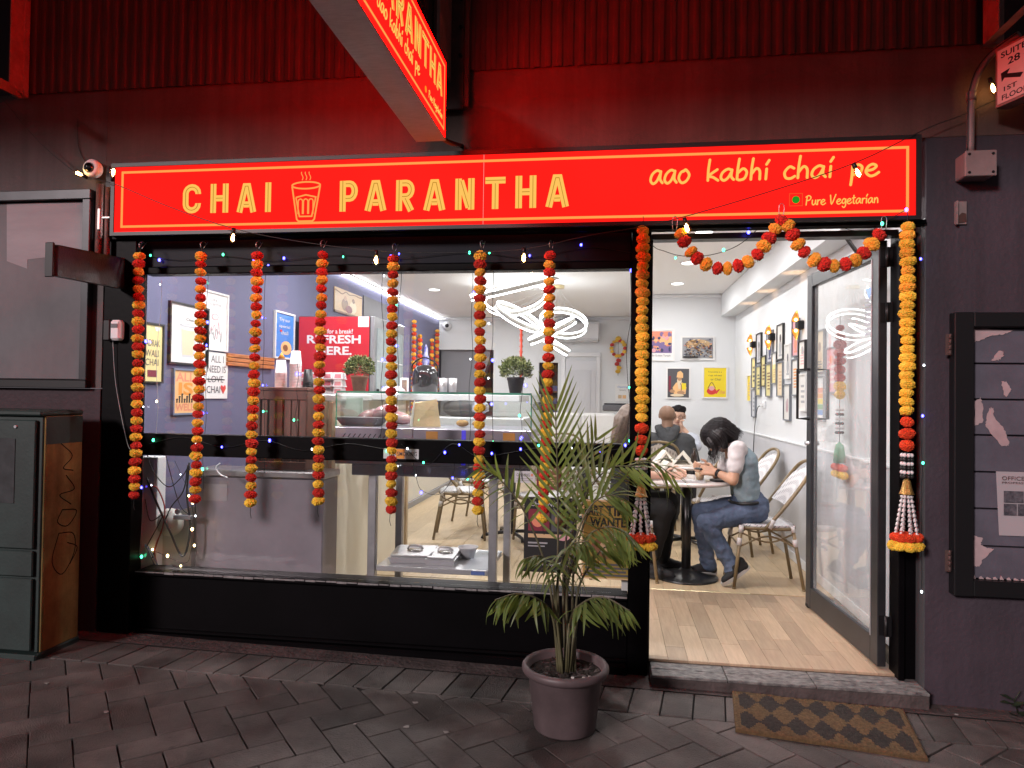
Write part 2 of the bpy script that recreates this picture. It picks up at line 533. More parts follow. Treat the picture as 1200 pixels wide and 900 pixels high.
mb = MB()
mb.add([(-60, -60, gz(-60)-.010), (60, -60, gz(60)-.010), (60, .55, gz(60)-.010), (-60, .55, gz(-60)-.010)], [(0, 1, 2, 3)])
ground = mb.build('pavement', M_mortar, kind='structure')

def clip(poly, a, b, c):
    out = []
    for i in range(len(poly)):
        p, q = poly[i], poly[(i+1) % len(poly)]
        dp = a*p[0]+b*p[1]-c; dq = a*q[0]+b*q[1]-c
        if dp <= 0: out.append(p)
        if dp*dq < 0:
            t = dp/(dp-dq); out.append((p[0]+(q[0]-p[0])*t, p[1]+(q[1]-p[1])*t))
    return out
def area(p):
    return abs(sum(p[i][0]*p[(i+1) % len(p)][1]-p[(i+1) % len(p)][0]*p[i][1] for i in range(len(p))))/2
def paver(poly, thick=.012):
    cx = sum(p[0] for p in poly)/len(poly); cy = sum(p[1] for p in poly)/len(poly)
    dz = U(-.0016, .0016); ta = U(-.006, .006); tb = U(-.006, .006)
    def z(x, y): return gz(x)+dz+(x-cx)*ta+(y-cy)*tb
    def sh(p, g):
        v = Vector((cx-p[0], cy-p[1])); l = v.length
        v = v/l*g
        return (p[0]+v.x, p[1]+v.y)
    a = [sh(p, .0045) for p in poly]; b = [sh(p, .0045) for p in poly]; c = [sh(p, .0075) for p in poly]
    n = len(poly)
    vs = [(p[0]-cx, p[1]-cy, z(*p)-thick-gz(cx)) for p in a]+[(p[0]-cx, p[1]-cy, z(*p)-.0035-gz(cx)) for p in b]+[(p[0]-cx, p[1]-cy, z(*p)-gz(cx)) for p in c]
    F = [tuple(range(2*n, 3*n))]
    for k in (0, n):
        F += [(k+i, k+(i+1) % n, k+n+(i+1) % n, k+n+i) for i in range(n)]
    m = MB(); m.add(vs, F, False)
    return m.build('paver', M_paver, ground, loc=(cx, cy, gz(cx)))
L_, W_ = .286, .143
ang = math.radians(-48)
ca, sa = math.cos(ang), math.sin(ang)
OFF = (-0.765-.0, -0.85)
for i in range(-22, 23):
    for j in range(-16, 17):
        # herringbone lattice: horizontal and vertical bricks
        bx = i*W_ + j*2*W_ ; by = i*W_ - j*2*W_
        for hor in (0, 1):
            if hor: q = [(bx, by), (bx+L_, by), (bx+L_, by+W_), (bx, by+W_)]
            else: q = [(bx-W_, by), (bx, by), (bx, by+L_), (bx-W_, by+L_)]
            p = [(OFF[0]+x*ca-y*sa, OFF[1]+x*sa+y*ca) for x, y in q]
            cx = sum(a for a, b in p)/4; cy = sum(b for a, b in p)/4
            if not (-3.6 < cx < 2.35 and -1.62 < cy < -.25): continue
            if math.hypot(cx+.3, cy+3.6) > 5.2: continue
            p = clip(p, 0, 1, -.392)
            if len(p) >= 3 and area(p) > .0012: paver(p)
x = -3.75
while x < 2.6:
    s = .03
    paver([(x-s, -.388), (x+.141-s, -.388), (x+.141+s*.3, -.122), (x+s*.3, -.122)])
    x += .1435
m = MB()
m.add([(-4.2, -.118, gz(-4.2)+.001), (3, -.118, gz(3)+.001), (3, .3, gz(3)+.004), (-4.2, .3, gz(-4.2)+.004)], [(0, 1, 2, 3)])
strip = m.build('concrete_strip', M_strip, kind='structure')
# small litter on the pavement
M_litter = mat('pale_litter', (.28, .25, .24), .8)
def litter(x, y, r, name='dropped_scrap', label=''):
    m = MB(); k = 7
    pts = [(x+r*U(.6, 1.1)*math.cos(6.283*i/k), y+r*.7*U(.6, 1.1)*math.sin(6.283*i/k)) for i in range(k)]
    m.prism(pts, lambda u, v, w: (u, v, gz(u)+.002+w), .003)
    return m.build(name, M_litter, label=label, cat='litter', group='scraps dropped on the pavement')
for (x, y, r, l) in [(-2.58, -.66, .012, 'small round pale scrap on pavers in front of green cabinet'),
                     (-.86, -.50, .014, 'white folded scrap on pavers left of the palm pot'),
                     (-.83, -.73, .016, 'round pale gum spot on pavers left of the palm pot'),
                     (-.66, -.74, .013, 'smaller pale gum spot beside another left of the palm pot'),
                     (-2.12, -.86, .013, 'pale chip lying on pavers at the lower left'),
                     (-1.05, -.75, .008, 'tiny pale chip in a paver joint at the lower middle'),
                     (1.60, -.10, .010, 'white chip at the foot of the purple wall right of the doorway')]:
    litter(x, y, r, label=l)

# ---------------- the building shell ----------------
def wallmat(name, col, grime=.25, var=.12, seed=0):
    return mat(name, col, .75, var=var, scale=2.2, bump=.35, bscale=45, grime=grime, streak=.22)
M_wallR = wallmat('purple_grey_render', (.056, .040, .054))
M_wallL = wallmat('grey_mauve_render', (.105, .084, .084), grime=.2)
M_wallM = wallmat('maroon_render', (.042, .019, .027))
M_wallT = wallmat('sign_glow_red_render', (.125, .075, .064), grime=.3)  # red glow of the sign partly put into this render colour
M_clad = mat('maroon_corrugated_steel', (.105, .058, .048), .6, var=.2, scale=1.5, bump=.12, bscale=30, grime=.35, spec=.3, stretch=(1, 1, .35), streak=.35)
M_rust = mat('rusted_pink_steel', (.36, .20, .18), .7, var=.2, scale=14, bump=.5, bscale=50, grime=.3)
M_stone = mat('speckled_granite', (.11, .11, .115), .35, col2=(.045, .045, .05), scale=260, bump=.1)

bld = thing('shop_building', 'dark purple rendered shop building with corrugated maroon upper cladding', 'building', (0, 0, 0))
m = MB(); m.box(1.505, 5, 0, .25, -.2, 2.828); m.build('wall', M_wallR, bld)
m = MB(); m.box(-6, -2.865, 0, .25, 1.565, 3.27); m.build('wall', M_wallL, bld, label='grey upper render left of the shopfront')
m = MB(); m.box(-6, -2.865, -.004, .25, -.2, 1.56); m.build('wall', M_wallM, bld, label='maroon lower render left of the shopfront')
m = MB(); m.box(-2.863, 5, .0, .25, 2.83, 3.27); m.build('wall', M_wallT, bld, label='render band above the sign with red sign glow in its colour')
# corrugated cladding, separate sheets above z 3.27
def clad(x0, x1, zt=4.6):
    m = MB(); pitch = .0575; n = int(round((x1-x0)/pitch)); vs = []
    prof = [(0, 0), (.30, 0), (.45, -.006), (.62, -.0065), (.80, -.006), (.92, 0)]
    xs = []
    for i in range(n):
        for u, d in prof: xs.append((x0+(i+u)*(x1-x0)/n, d))
    xs.append((x1, 0))
    z0 = 3.262
    zs = [z0, 3.7, 4.1, zt]
    for z in zs:
        for x, d in xs: vs.append((x, -.02+d+(.002*math.sin(x*3+z*2)), z+(U(-.002, .002) if z == z0 else 0)))
    k = len(xs); F = []
    for r in range(len(zs)-1):
        for i in range(k-1): F.append((r*k+i, r*k+i+1, (r+1)*k+i+1, (r+1)*k+i))
    m.add(vs, F, False)
    return m.build('cladding_sheet', M_clad, bld)
xx = -3.48
while xx < 1.72:
    clad(xx, min(xx+.7475, 1.72)); xx += .7475+.0015
m = MB(); m.box(-6, 5, .0, .25, 3.273, 4.6); m.build('upper_wall', M_wallM, bld)
# street awning that the steel posts carry, just above the picture
m = MB(); m.box(-6.5, 5.5, -3.1, -.03, 4.26, 4.32, .01); m.box(-6.5, 5.5, -3.15, -3.102, 4.16, 4.36, .008); m.build('awning_roof', M_clad, bld)
for x in (-6, -3.6, 1.75, 4.4): m = MB(); m.box(x, x+.08, -3.1, -.03, 4.16, 4.259, .004); m.build('awning_beam', M_rust, bld)
# step and threshold
M_step = mat('worn_painted_tile', (.30, .285, .27), .5, col2=(.055, .05, .055), scale=26, bump=.35, bscale=60, grime=.3, world=True, stretch=(1, 1.6, 1))
m = MB(); m.box(.215, 1.5, -.072, .30, 0, .172, .006); m.build('door_step', M_strip, bld)
for i, (a, b) in enumerate([(.22, .58), (.584, .99), (.994, 1.497)]):
    for (y0, y1) in ((-.078, .010), (.013, .104)):
        m = MB(); m.box(a, b, y0, y1, .172, .186, .003); m.build('step_tile', M_step, bld)
# granite reveal right of the door, dark reveals
m = MB(); m.box(1.500, 1.5045, -.001, .13, .11, 2.44); m.build('granite_reveal', M_stone, bld)
m = MB(); m.box(1.440, 1.5, .105, .13, .17, 2.44); m.build('granite_reveal', M_stone, bld)

# ---------------- black shopfront: window wall ----------------
GY = .10
sf = thing('shop_window', 'black framed shopfront window in two tiers with kick panel below', 'window', (0, 0, 0))
def fr(name, x0, x1, z0, z1, y0=.06, y1=.14, c=.004, mt=None, **kw):
    m = MB(); m.box(x0, x1, y0, y1, z0, z1, c); return m.build(name, mt or M_black, sf, **kw)
fr('pillar', -2.86, -2.665, .12, 2.44, .0, .105)
fr('pillar', .103, .205, .12, 2.44, .045, .125)
fr('kick_panel', -2.665, .103, .19, .50, .075, .13)
fr('base_ledge', -2.665, .103, .12, .188, .02, .13, .012)
fr('base_ledge', -2.665, .103, .189, .206, .05, .075, .004)
fr('sill', -2.665, .103, .502, .530, .045, .20, .006)
fr('rail', -2.665, .103, 1.185, 1.308, .06, .15)
fr('head_rail', -2.665, .103, 2.222, 2.262, .06, .15)
fr('header_panel', -2.665, .103, 2.264, 2.44, .08, .13, mt=mat('navy_gloss_panel', (.007, .007, .012), .5, var=.2, spec=.12))
fr('head_trim', -2.862, 1.50, 2.405, 2.428, -.02, .05)
for z0, z1 in ((.531, 1.184), (1.309, 2.221)):
    m = MB(); m.box(-2.664, .102, .098, .102, z0, z1); m.build('glass_pane', M_glass, sf)
# worn white edge of the sill
m = MB()
for i in range(46):
    a = -2.66+i*.06; m.box(a, a+U(.052, .0595), .0425, .0455, .516+U(0, .007), .527+U(0, .003))
m.build('sill_trim', mat('chipped_grey_edge', (.22, .21, .21), .6, var=.3, scale=40), sf)

# ---------------- interior shell ----------------
FZ = .20
M_wallW = mat('cafe_white_wall', (.70, .72, .735), .7, var=.02, scale=2, bump=.04, bscale=50)
M_wallG = mat('cafe_grey_dado', (.56, .57, .60), .6, var=.04, scale=2.5, bump=.05, grime=.08)
M_wallP = mat('slate_violet_wall', (.120, .124, .215), .7, var=.05, scale=3, bump=.06, bscale=40)
M_ceil = mat('white_ceiling', (.88, .87, .86), .75, bump=.02)
def st(name, x0, x1, y0, y1, z0, z1, mt, c=0):
    m = MB(); m.box(x0, x1, y0, y1, z0, z1, c); return m.build(name, mt, kind='structure')
fl = st('cafe_floor', -2.95, 1.6, .106, 8.05, .02, .186, mat('floor_underlay', (.10, .08, .06), .9))
ceil_ = st('cafe_ceiling', -2.95, 1.65, .13, 8.1, 2.88, 3.0, M_ceil)
st('wall_left', -3.0, -2.90, .21, 8.05, .1, 2.879, M_wallP)
wr = st('wall_right', 1.56, 1.66, .135, 5.6, .1, 2.879, M_wallW)
m = MB(); m.box(1.548, 1.559, .14, 5.499, .21, 1.175, .002); m.build('dado_panel', M_wallG, wr)
m = MB(); m.box(1.540, 1.559, .14, 5.499, 1.177, 1.192, .002); m.build('dado_rail', M_wallW, wr)
m = MB(); m.box(1.538, 1.547, .14, 5.499, .2, .27, .002); m.build('skirting', M_wallW, wr)
m = MB(); m.box(1.385, 1.559, .14, 5.499, 2.595, 2.878, .002); m.build('bulkhead', M_wallW, wr)
wf = st('wall_far_right', .42, 1.56, 5.5, 5.6, .1, 2.879, M_wallW)
m = MB(); m.box(.42, 1.385, 5.46, 5.499, 2.835, 2.878, .008); m.build('cornice', M_wallW, wf)
st('wall_return', .42, .52, 5.601, 8.0, .1, 2.879, M_wallW)
m = MB()
m.box(-1.95, -1.18, 8.0, 8.1, .1, 2.879); m.box(-.86, .42, 8.0, 8.1, .1, 2.879); m.box(-1.18, -.86, 8.0, 8.1, 2.12, 2.879)
m.box(-2.95, -1.95, 8.0, 8.1, 2.33, 2.879)
wb = m.build('wall_far_back', M_wallW, kind='structure')
m = MB(); m.box(-2.88, .42, 7.95, 7.999, 2.83, 2.878, .008); m.build('cornice', M_wallW, wb)
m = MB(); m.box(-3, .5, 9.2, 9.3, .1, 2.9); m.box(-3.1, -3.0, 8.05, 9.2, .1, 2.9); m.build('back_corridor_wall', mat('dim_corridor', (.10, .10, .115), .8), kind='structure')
m = MB()
for i in range(9): m.box(-2.5+.0, -1.96, 8.15+i*.11, 8.26+i*.11, .2, .35+i*.16)
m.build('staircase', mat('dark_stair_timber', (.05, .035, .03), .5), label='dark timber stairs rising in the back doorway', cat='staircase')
m = MB(); m.hexa([(-2.60, 8.04, .5), (-2.55, 8.04, .5), (-2.55, 8.07, .5), (-2.60, 8.07, .5), (-1.99, 8.04, 2.30), (-1.94, 8.04, 2.30), (-1.94, 8.07, 2.30), (-1.99, 8.07, 2.30)])
m.build('handrail', M_blackm, label='black sloping handrail in the dark back doorway', cat='handrail')
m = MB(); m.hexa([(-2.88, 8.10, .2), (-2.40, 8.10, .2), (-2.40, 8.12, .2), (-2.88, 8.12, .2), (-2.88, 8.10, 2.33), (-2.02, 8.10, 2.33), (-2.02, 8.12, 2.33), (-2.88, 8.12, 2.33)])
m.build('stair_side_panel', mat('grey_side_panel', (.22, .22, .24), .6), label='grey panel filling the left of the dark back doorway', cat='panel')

# floors: vinyl planks near the door, laminate planks further in
M_plankA = mat('pale_oak_vinyl', (.46, .335, .225), .42, col2=(.36, .255, .17), scale=7, rand=.20, world=True, stretch=(9, .8, 1), bump=.05)
M_plankB = mat('honey_oak_laminate', (.58, .445, .28), .38, col2=(.48, .36, .22), scale=6, rand=.14, world=True, stretch=(8, .8, 1), bump=.05)
def planks(x0, x1, y0, y1, w, lmin, lmax, mt, cap=999):
    cnt = 0; x = x0
    while x < x1-.01:
        xe = min(x+w, x1); y = y0-U(0, lmin)
        while y < y1:
            ye = y+U(lmin, lmax)
            a = max(y, y0); b = min(ye, y1)
            if b-a > .02:
                m = MB(); cx, cy = (x+xe)/2, (a+b)/2
                m.box(x+.0006-cx, xe-.0006-cx, a+.0006-cy, b-.0006-cy, .0, .0132, .0012)
                m.build('floor_plank', mt, fl, loc=(cx, cy, .187+U(0, .0003)))
            y = ye
        x += w
planks(.212, 1.432, .106, 1.44, .102, .38, .75, M_plankA)
planks(-2.0, .211, .21, 1.44, .19, 1.2, 1.3, M_plankB)
planks(-2.45, 1.545, 1.462, 8.0, .19, 1.2, 1.6, M_plankB)
m = MB(); m.box(.212, .98, 1.442, 1.460, .187, .2035, .002); m.build('threshold_strip', mat('brass_strip', (.75, .66, .42), .3, metal=.7), fl)

# ---------------- illuminated signs ----------------
def signmat(name, st):
    m = mat(name, (.08, .0015, .0015), .7, spec=.0, emit=(1.0, .0150/st, .0105/st), estr=st)
    nt = m.node_tree; b = nt.nodes['Principled BSDF']
    tc = nt.nodes.new('ShaderNodeTexCoord'); nz = nt.nodes.new('ShaderNodeTexNoise'); nz.inputs['Scale'].default_value = 1.3
    mr = nt.nodes.new('ShaderNodeMapRange'); mr.inputs[3].default_value = st*.72; mr.inputs[4].default_value = st*1.25
    nt.links.new(tc.outputs['Object'], nz.inputs['Vector']); nt.links.new(nz.outputs[0], mr.inputs[0])
    nt.links.new(mr.outputs[0], b.inputs['Emission Strength'])
    return m
M_signred = signmat('backlit_red_acrylic', 1.25)
M_signred2 = signmat('backlit_red_acrylic_projecting', 26.0)
M_letter = emis('backlit_yellow_letter', (1.0, .55, .11), 1.0)
M_inline = emis('letter_inline', (.50, .22, .02), 1.0)
M_border = emis('backlit_orange_line', (1.0, .36, .08), 1.0)
M_green = emis('green_dot', (.02, .30, .02), 1.0)
M_signframe = mat('sign_frame_black', (.012, .010, .011), .45)

sg = thing('shop_sign', 'long red illuminated fascia sign reading CHAI PARANTHA above the shopfront', 'sign', (0, 0, 0))
SX0, SX1, SZ0, SZ1 = -2.768, 1.437, 2.440, 2.805
m = MB(); m.box(SX0, -.6635, -.05, -.02, SZ0, SZ1); m.build('face_panel', M_signred, sg)
m = MB(); m.box(-.6615, SX1, -.05, -.02, SZ0, SZ1); m.build('face_panel', M_signred, sg)
m = MB(); m.box(-.6633, -.6617, -.0505, -.02, SZ0, SZ1); m.build('joint_strip', emis('joint_glow', (1, .45, .4), .9), sg)
m = MB()
m.box(SX0-.022, SX1+.024, -.056, .0, SZ1+.001, SZ1+.022); m.box(SX0-.022, SX1+.024, -.056, .0, SZ0-.020, SZ0-.001)
m.box(SX0-.022, SX0-.001, -.056, .0, SZ0-.0009, SZ1+.0009); m.box(SX1+.001, SX1+.024, -.056, .0, SZ0-.0009, SZ1+.0009)
m.build('frame', M_signframe, sg)
fS = lambda u, v, w: (u, -.0503-w, v)
m = MB()
ribbon(m, [(-2.722, 2.470), (1.400, 2.462), (1.400, 2.768), (-2.722, 2.775)], .0125, fS, .0012, closed=True)
m.build('border_line', M_border, sg)
def lpos(x0, x1):
    return x0, x1
letters = [('C', (-2.353, -0.050, 2.536), (-2.245, -0.050, 2.697)), ('H', (-2.188, -0.050, 2.535), (-2.083, -0.050, 2.695)),
 ('A', (-2.032, -0.050, 2.534), (-1.921, -0.050, 2.693)), ('I', (-1.870, -0.050, 2.533), (-1.833, -0.050, 2.694)),
 ('P', (-1.444, -0.050, 2.525), (-1.344, -0.050, 2.690)), ('A', (-1.304, -0.050, 2.525), (-1.185, -0.050, 2.688)),
 ('R', (-1.132, -0.050, 2.521), (-1.032, -0.050, 2.685)), ('A', (-0.982, -0.050, 2.520), (-0.865, -0.050, 2.683)),
 ('N', (-0.812, -0.050, 2.519), (-0.710, -0.050, 2.683)), ('T', (-0.653, -0.050, 2.519), (-0.547, -0.050, 2.685)),
 ('H', (-0.494, -0.050, 2.520), (-0.387, -0.050, 2.688)), ('A', (-0.337, -0.050, 2.522), (-0.219, -0.050, 2.689))]
for ch, p, q in letters:
    m = MB(); block_letter(m, 1, ch, p[0], p[2], q[0]-p[0], q[2]-p[2], fS, .0012)
    m.build('letter', [M_letter, M_inline], sg)
p, q = (-1.718, -0.050, 2.478), (-1.552, -0.050, 2.694)
m = MB(); tea_glass(m, p[0], p[2], q[0]-p[0], q[2]-p[2], fS, .0012, .0085)
m.build('tea_glass_emblem', M_border, sg)
for s_, a, b, w in (('aao', (0.189, -0.050, 2.627), (0.390, -0.050, 2.628), .0125), ('kabhi', (0.465, -0.050, 2.634), (0.769, -0.050, 2.633), .0125),
                 ('chai', (0.831, -0.050, 2.634), (1.069, -0.050, 2.635), .0125), ('pe', (1.138, -0.050, 2.635), (1.275, -0.050, 2.637), .0125)):
    script_line.h = 1.0 if s_ == 'aao' else .80
    m = MB(); script_line(m, s_, a[0], b[0], a[2], b[2], fS, w, .0012); m.build('hand_lettering', M_letter, sg)
a, b = (0.935, -0.050, 2.501), (1.272, -0.050, 2.505)
m = MB(); script_line.h = 1.0; script_line(m, 'Pure Vegetarian', a[0], b[0], a[2], b[2], fS, .0052, .0012); script_line.h = 1.0
m.build('hand_lettering', M_letter, sg, label='small line Pure Vegetarian')
c = (0.890, -0.050, 2.529)
m = MB(); m.prism([(c[0]+.018*math.cos(t*.3142), c[2]+.018*math.sin(t*.3142)) for t in range(20)], fS, .001)
m.mi = 1; ribbon(m, [(c[0]-.03, c[2]-.03), (c[0]+.03, c[2]-.03), (c[0]+.03, c[2]+.03), (c[0]-.03, c[2]+.03)], .0028, fS, .001, closed=True)
m.build('green_dot_mark', [M_green, emis('faint_square', (.62, .09, .02), 1.0)], sg)

# projecting sign, seen from below, both faces lit
HX0, HX1, HZ0, HZ1, HY0, HY1 = -.955, -.805, 2.79, 3.178, -1.95, -.30
hs = thing('projecting_sign', 'red lit box sign sticking out from the wall overhead with pale underside', 'sign', (0, 0, 0))
M_under = mat('brushed_pale_metal', (.50, .47, .48), .5, metal=.15, var=.12, scale=18, stretch=(1, 6, 1), grime=.25, bump=.1)
m = MB(); m.box(HX0, HX1, HY0, HY1, HZ0, HZ0+.012, .002); m.build('underside', M_under, hs)
m = MB(); m.box(HX0, HX1, HY0, HY1, HZ1-.010, HZ1, .002); m.box(HX0+.001, HX1-.001, HY1-.012, HY1-.001, HZ0+.0125, HZ1-.0105); m.box(HX0+.001, HX1-.001, HY0+.001, HY0+.012, HZ0+.0125, HZ1-.0105)
m.build('frame', M_signframe, hs)
m = MB(); m.box(HX1-.012, HX1-.002, HY0+.013, HY1-.013, HZ0+.013, HZ1-.011); m.build('face_panel', M_signred2, hs)
m = MB(); m.box(HX0+.002, HX0+.012, HY0+.013, HY1-.013, HZ0+.013, HZ1-.011); m.build('face_panel', M_signred2, hs)
def hang_art(f, mbl):
    """u along the sign, 0..1.6 left to right, v up from the panel's foot"""
    H = HZ1-HZ0-.024
    m = MB(); ribbon(m, [(.03, .030), (1.595, .030), (1.595, H-.03), (.03, H-.03)], .010, f, .0012, closed=True); m.build('border_line', M_border, hs)
    m = MB(); x = .08
    for ch in 'CHAI':
        w = BLOCK[ch][0]*.13*.95; block_letter(m, 1, ch, x, .17, w, .13, f, .0012); x += w+.018
    m.mi = 0
    m.build('lettering', [M_letter, M_inline], hs)
    m = MB(); tea_glass(m, x+.02, .15, .11, .15, f, .0012, .007); m.build('tea_glass_emblem', M_border, hs)
    m = MB(); x += .16
    k = (1.555-x-.018*7)/sum(BLOCK[c][0] for c in 'PARANTHA')
    for ch in 'PARANTHA':
        w = BLOCK[ch][0]*k; block_letter(m, 1, ch, x, .165, w, .135, f, .0012); x += w+.018
    m.build('lettering', [M_letter, M_inline], hs)
    m = MB(); script_line(m, 'aao kabhi chai pe', .62, 1.16, .085, .085, f, .006, .0012); m.build('hand_lettering', M_letter, hs)
    m = MB(); script_line(m, 'Pure Vegetarian', 1.31, 1.56, .062, .062, f, .0032, .0012); m.build('hand_lettering', M_letter, hs)
    m = MB(); m.prism([(1.26+.014*math.cos(t*.3142), .075+.014*math.sin(t*.3142)) for t in range(20)], f, .001)
    m.build('green_dot_mark', M_green, hs)
hang_art(lambda u, v, w: (HX1-.0018+w, HY0+.012+u, HZ0+.013+v), 0)
hang_art(lambda u, v, w: (HX0+.0018-w, HY1-.012-u, HZ0+.013+v), 0)
m = MB(); m.tube(spl([(-.86, -.30, 2.84), (-.83, -.2, 2.83), (-.80, -.10, 2.845), (-.79, -.01, 2.87)], 5), .012); m.build('feed_pipe', M_signframe, hs)
# steel channel bracket on the cladding that carries it
br = thing('sign_bracket', 'dark bolted steel channel on the cladding beside the projecting sign', 'bracket', (0, 0, 0))
m = MB(); m.box(-.86, -.845, -.30, -.037, 3.19, 4.25); m.build('hanger_plate', M_rust, br)
M_brk = mat('dark_painted_bracket', (.10, .05, .045), .6, var=.3, grime=.4)
m = MB(); m.box(-.905, -.775, -.052, -.037, 3.05, 4.25, .003); m.box(-.770, -.745, -.07, -.037, 3.055, 4.25, .003); m.box(-.935, -.910, -.07, -.037, 3.055, 4.25, .003); m.build('channel', M_brk, br)
for z in (3.33, 3.48, 3.63):
    for x in (-.885, -.795):
        m = MB(); m.lathe([(0.0001, -.009), (.010, -.009), (.012, 0)], (x, -.052, z), 6, False, 'y'); m.build('bolt', M_blackm, br)

# ---------------- warm string of bulbs ----------------
M_fil = emis('warm_filament', (1.0, .58, .20), 45.0)
M_bulbglass = glassmat('bulb_glass', (1.0, .92, .80), ior=1.35)
cable = thing('festoon_string', 'thin black cable carrying warm clear bulbs across the shopfront sign', 'string lights', (0, 0, 0))
pts = [(-3.648, -0.030, 3.364), (-3.523, -0.040, 3.253), (-3.276, -0.060, 2.997), (-3.073, -0.070, 2.830), (-2.929, -0.080, 2.749), (-2.736, -0.090, 2.698), (-2.392, -0.100, 2.558), (-2.019, -0.100, 2.433), (-1.653, -0.090, 2.360), (-1.224, -0.085, 2.304), (-0.817, -0.080, 2.289), (-0.443, -0.080, 2.301), (-0.114, -0.090, 2.363), (0.118, -0.100, 2.394), (0.354, -0.100, 2.445), (0.748, -0.100, 2.556), (1.149, -0.090, 2.688), (1.477, -0.060, 2.850), (1.632, -0.050, 2.909), (1.781, -0.050, 2.976), (1.965, -0.050, 3.060)]
m = MB(); m.tube(spl(pts, 4), .0022, 5); m.build('cable', M_cable, cable)
for a, b in (((-2.918, -0.080, 2.744), (-.75, -.2, .35)), ((-2.752, -0.090, 2.717), (0.05, 0, 1)), ((-2.019, -0.100, 2.433), (-.1, 0, -1)), ((-1.224, -0.085, 2.304), (0, 0, -1)),
             ((-0.443, -0.080, 2.306), (0, 0, -1)), ((0.354, -0.100, 2.436), (.25, 0, -1)), ((1.142, -0.090, 2.684), (.42, 0, -.9)), ((1.753, -0.070, 3.074), (.3, 0, -1))):
    bu = thing('bulb', None, None, a)
    bu.parent = cable
    bu.rotation_euler = Vector((0, 0, -1)).rotation_difference(Vector(b).normalized()).to_euler()
    m = MB(); m.lathe([(.0001, .004), (.010, .003), (.011, -.020), (.009, -.024), (.0001, -.0245)], n=10); m.build('socket', M_blackm, bu)
    m = MB(); m.lathe([(.009, -.025), (.013, -.032), (.021, -.052), (.019, -.066), (.009, -.077), (.0001, -.079)], n=12); m.build('glass_envelope', M_bulbglass, bu)
    m = MB(); m.tube([(0, 0, -.028), (.005, 0, -.040), (.006, 0, -.062), (0, .004, -.067), (-.006, 0, -.060), (-.005, 0, -.036)], .0032, 5); m.build('filament', M_fil, bu)

# ---------------- marigold garlands ----------------
def pommat(name, col, col2):
    m = mat(name, col, .85, col2=col2, scale=55, rand=.16, spec=.2)
    return m
M_pomR = pommat('red_pompom', (.66, .055, .035), (.42, .018, .016))
M_pomO = pommat('orange_pompom', (.88, .50, .08), (.76, .36, .035))
M_pomY = pommat('yellow_pompom', (.90, .64, .09), (.78, .46, .035))
M_pomD = pommat('scarlet_pompom', (.78, .10, .03), (.55, .035, .015))
def pom_mesh(name, mt, seed, r=.031, sq=.80):
    bm = bmesh.new(); bmesh.ops.create_icosphere(bm, subdivisions=4, radius=1)
    rs = random.Random(seed)
    off = Vector((rs.uniform(-9, 9), rs.uniform(-9, 9), rs.uniform(-9, 9)))
    for v in bm.verts:
        n = noise.noise(v.co*5.5+off); n2 = noise.noise(v.co*2.2+off)
        k = 1+.10*n+.06*n2+rs.uniform(-.14, .12)
        v.co = Vector((v.co.x*k*r, v.co.y*k*r, v.co.z*k*r*sq))
    me = bpy.data.meshes.new(name); bm.to_mesh(me); bm.free(); me.materials.append(mt)
    return me
POM = {}
for key, mt in (('R', M_pomR), ('O', M_pomO), ('Y', M_pomY), ('D', M_pomD)):
    POM[key] = [pom_mesh('pompom', mt, 10*ord(key)+i) for i in range(4)]
def pompom(parent, key, p, s=1.0, d=None):
    o = link('pompom', random.choice(POM[key]), parent, loc=p)
    if d is None: o.rotation_euler = (U(-.22, .22), U(-.22, .22), U(0, 6.28))
    else:
        q = Vector((0, 0, 1)).rotation_difference(Vector(d).normalized()); q = q @ Euler((0, 0, U(0, 6.28))).to_quaternion()
        o.rotation_euler = q.to_euler()
    k = s*U(.91, 1.09); o.scale = (k*U(.94, 1.06), k*U(.94, 1.06), k*U(.9, 1.08))
    return o
M_hook = mat('wire_hook', (.3, .3, .3), .35, metal=.8)
M_thread = mat('black_thread', (.02, .02, .02), .8)
GG = 'marigold garlands hanging across the window'
gar = [((-2.605, -0.050, 2.304), (-2.606, -0.050, 0.974), 30, 'O', 'leftmost of the seven marigold garlands, in front of the left window edge'),
       ((-2.236, -0.050, 2.298), (-2.238, -0.050, 0.967), 30, 'O', 'second marigold garland from the left, in front of the framed prints'),
       ((-1.910, -0.050, 2.294), (-1.916, -0.050, 0.955), 30, 'R', 'third marigold garland from the left, by the dark slatted crate'),
       ((-1.540, -0.050, 2.293), (-1.534, -0.050, 0.977), 30, 'R', 'marigold garland hanging in front of the red break poster'),
       ((-1.141, -0.050, 2.269), (-1.135, -0.050, 0.946), 31, 'R', 'marigold garland hanging right of the terracotta plant pot'),
       ((-0.669, -0.050, 2.276), (-0.668, -0.050, 0.959), 31, 'O', 'marigold garland in front of the dark back doorway and ring lamp'),
       ((-0.309, -0.050, 2.270), (-0.327, -0.050, 0.932), 32, 'R', 'marigold garland that hangs down behind the palm leaves')]
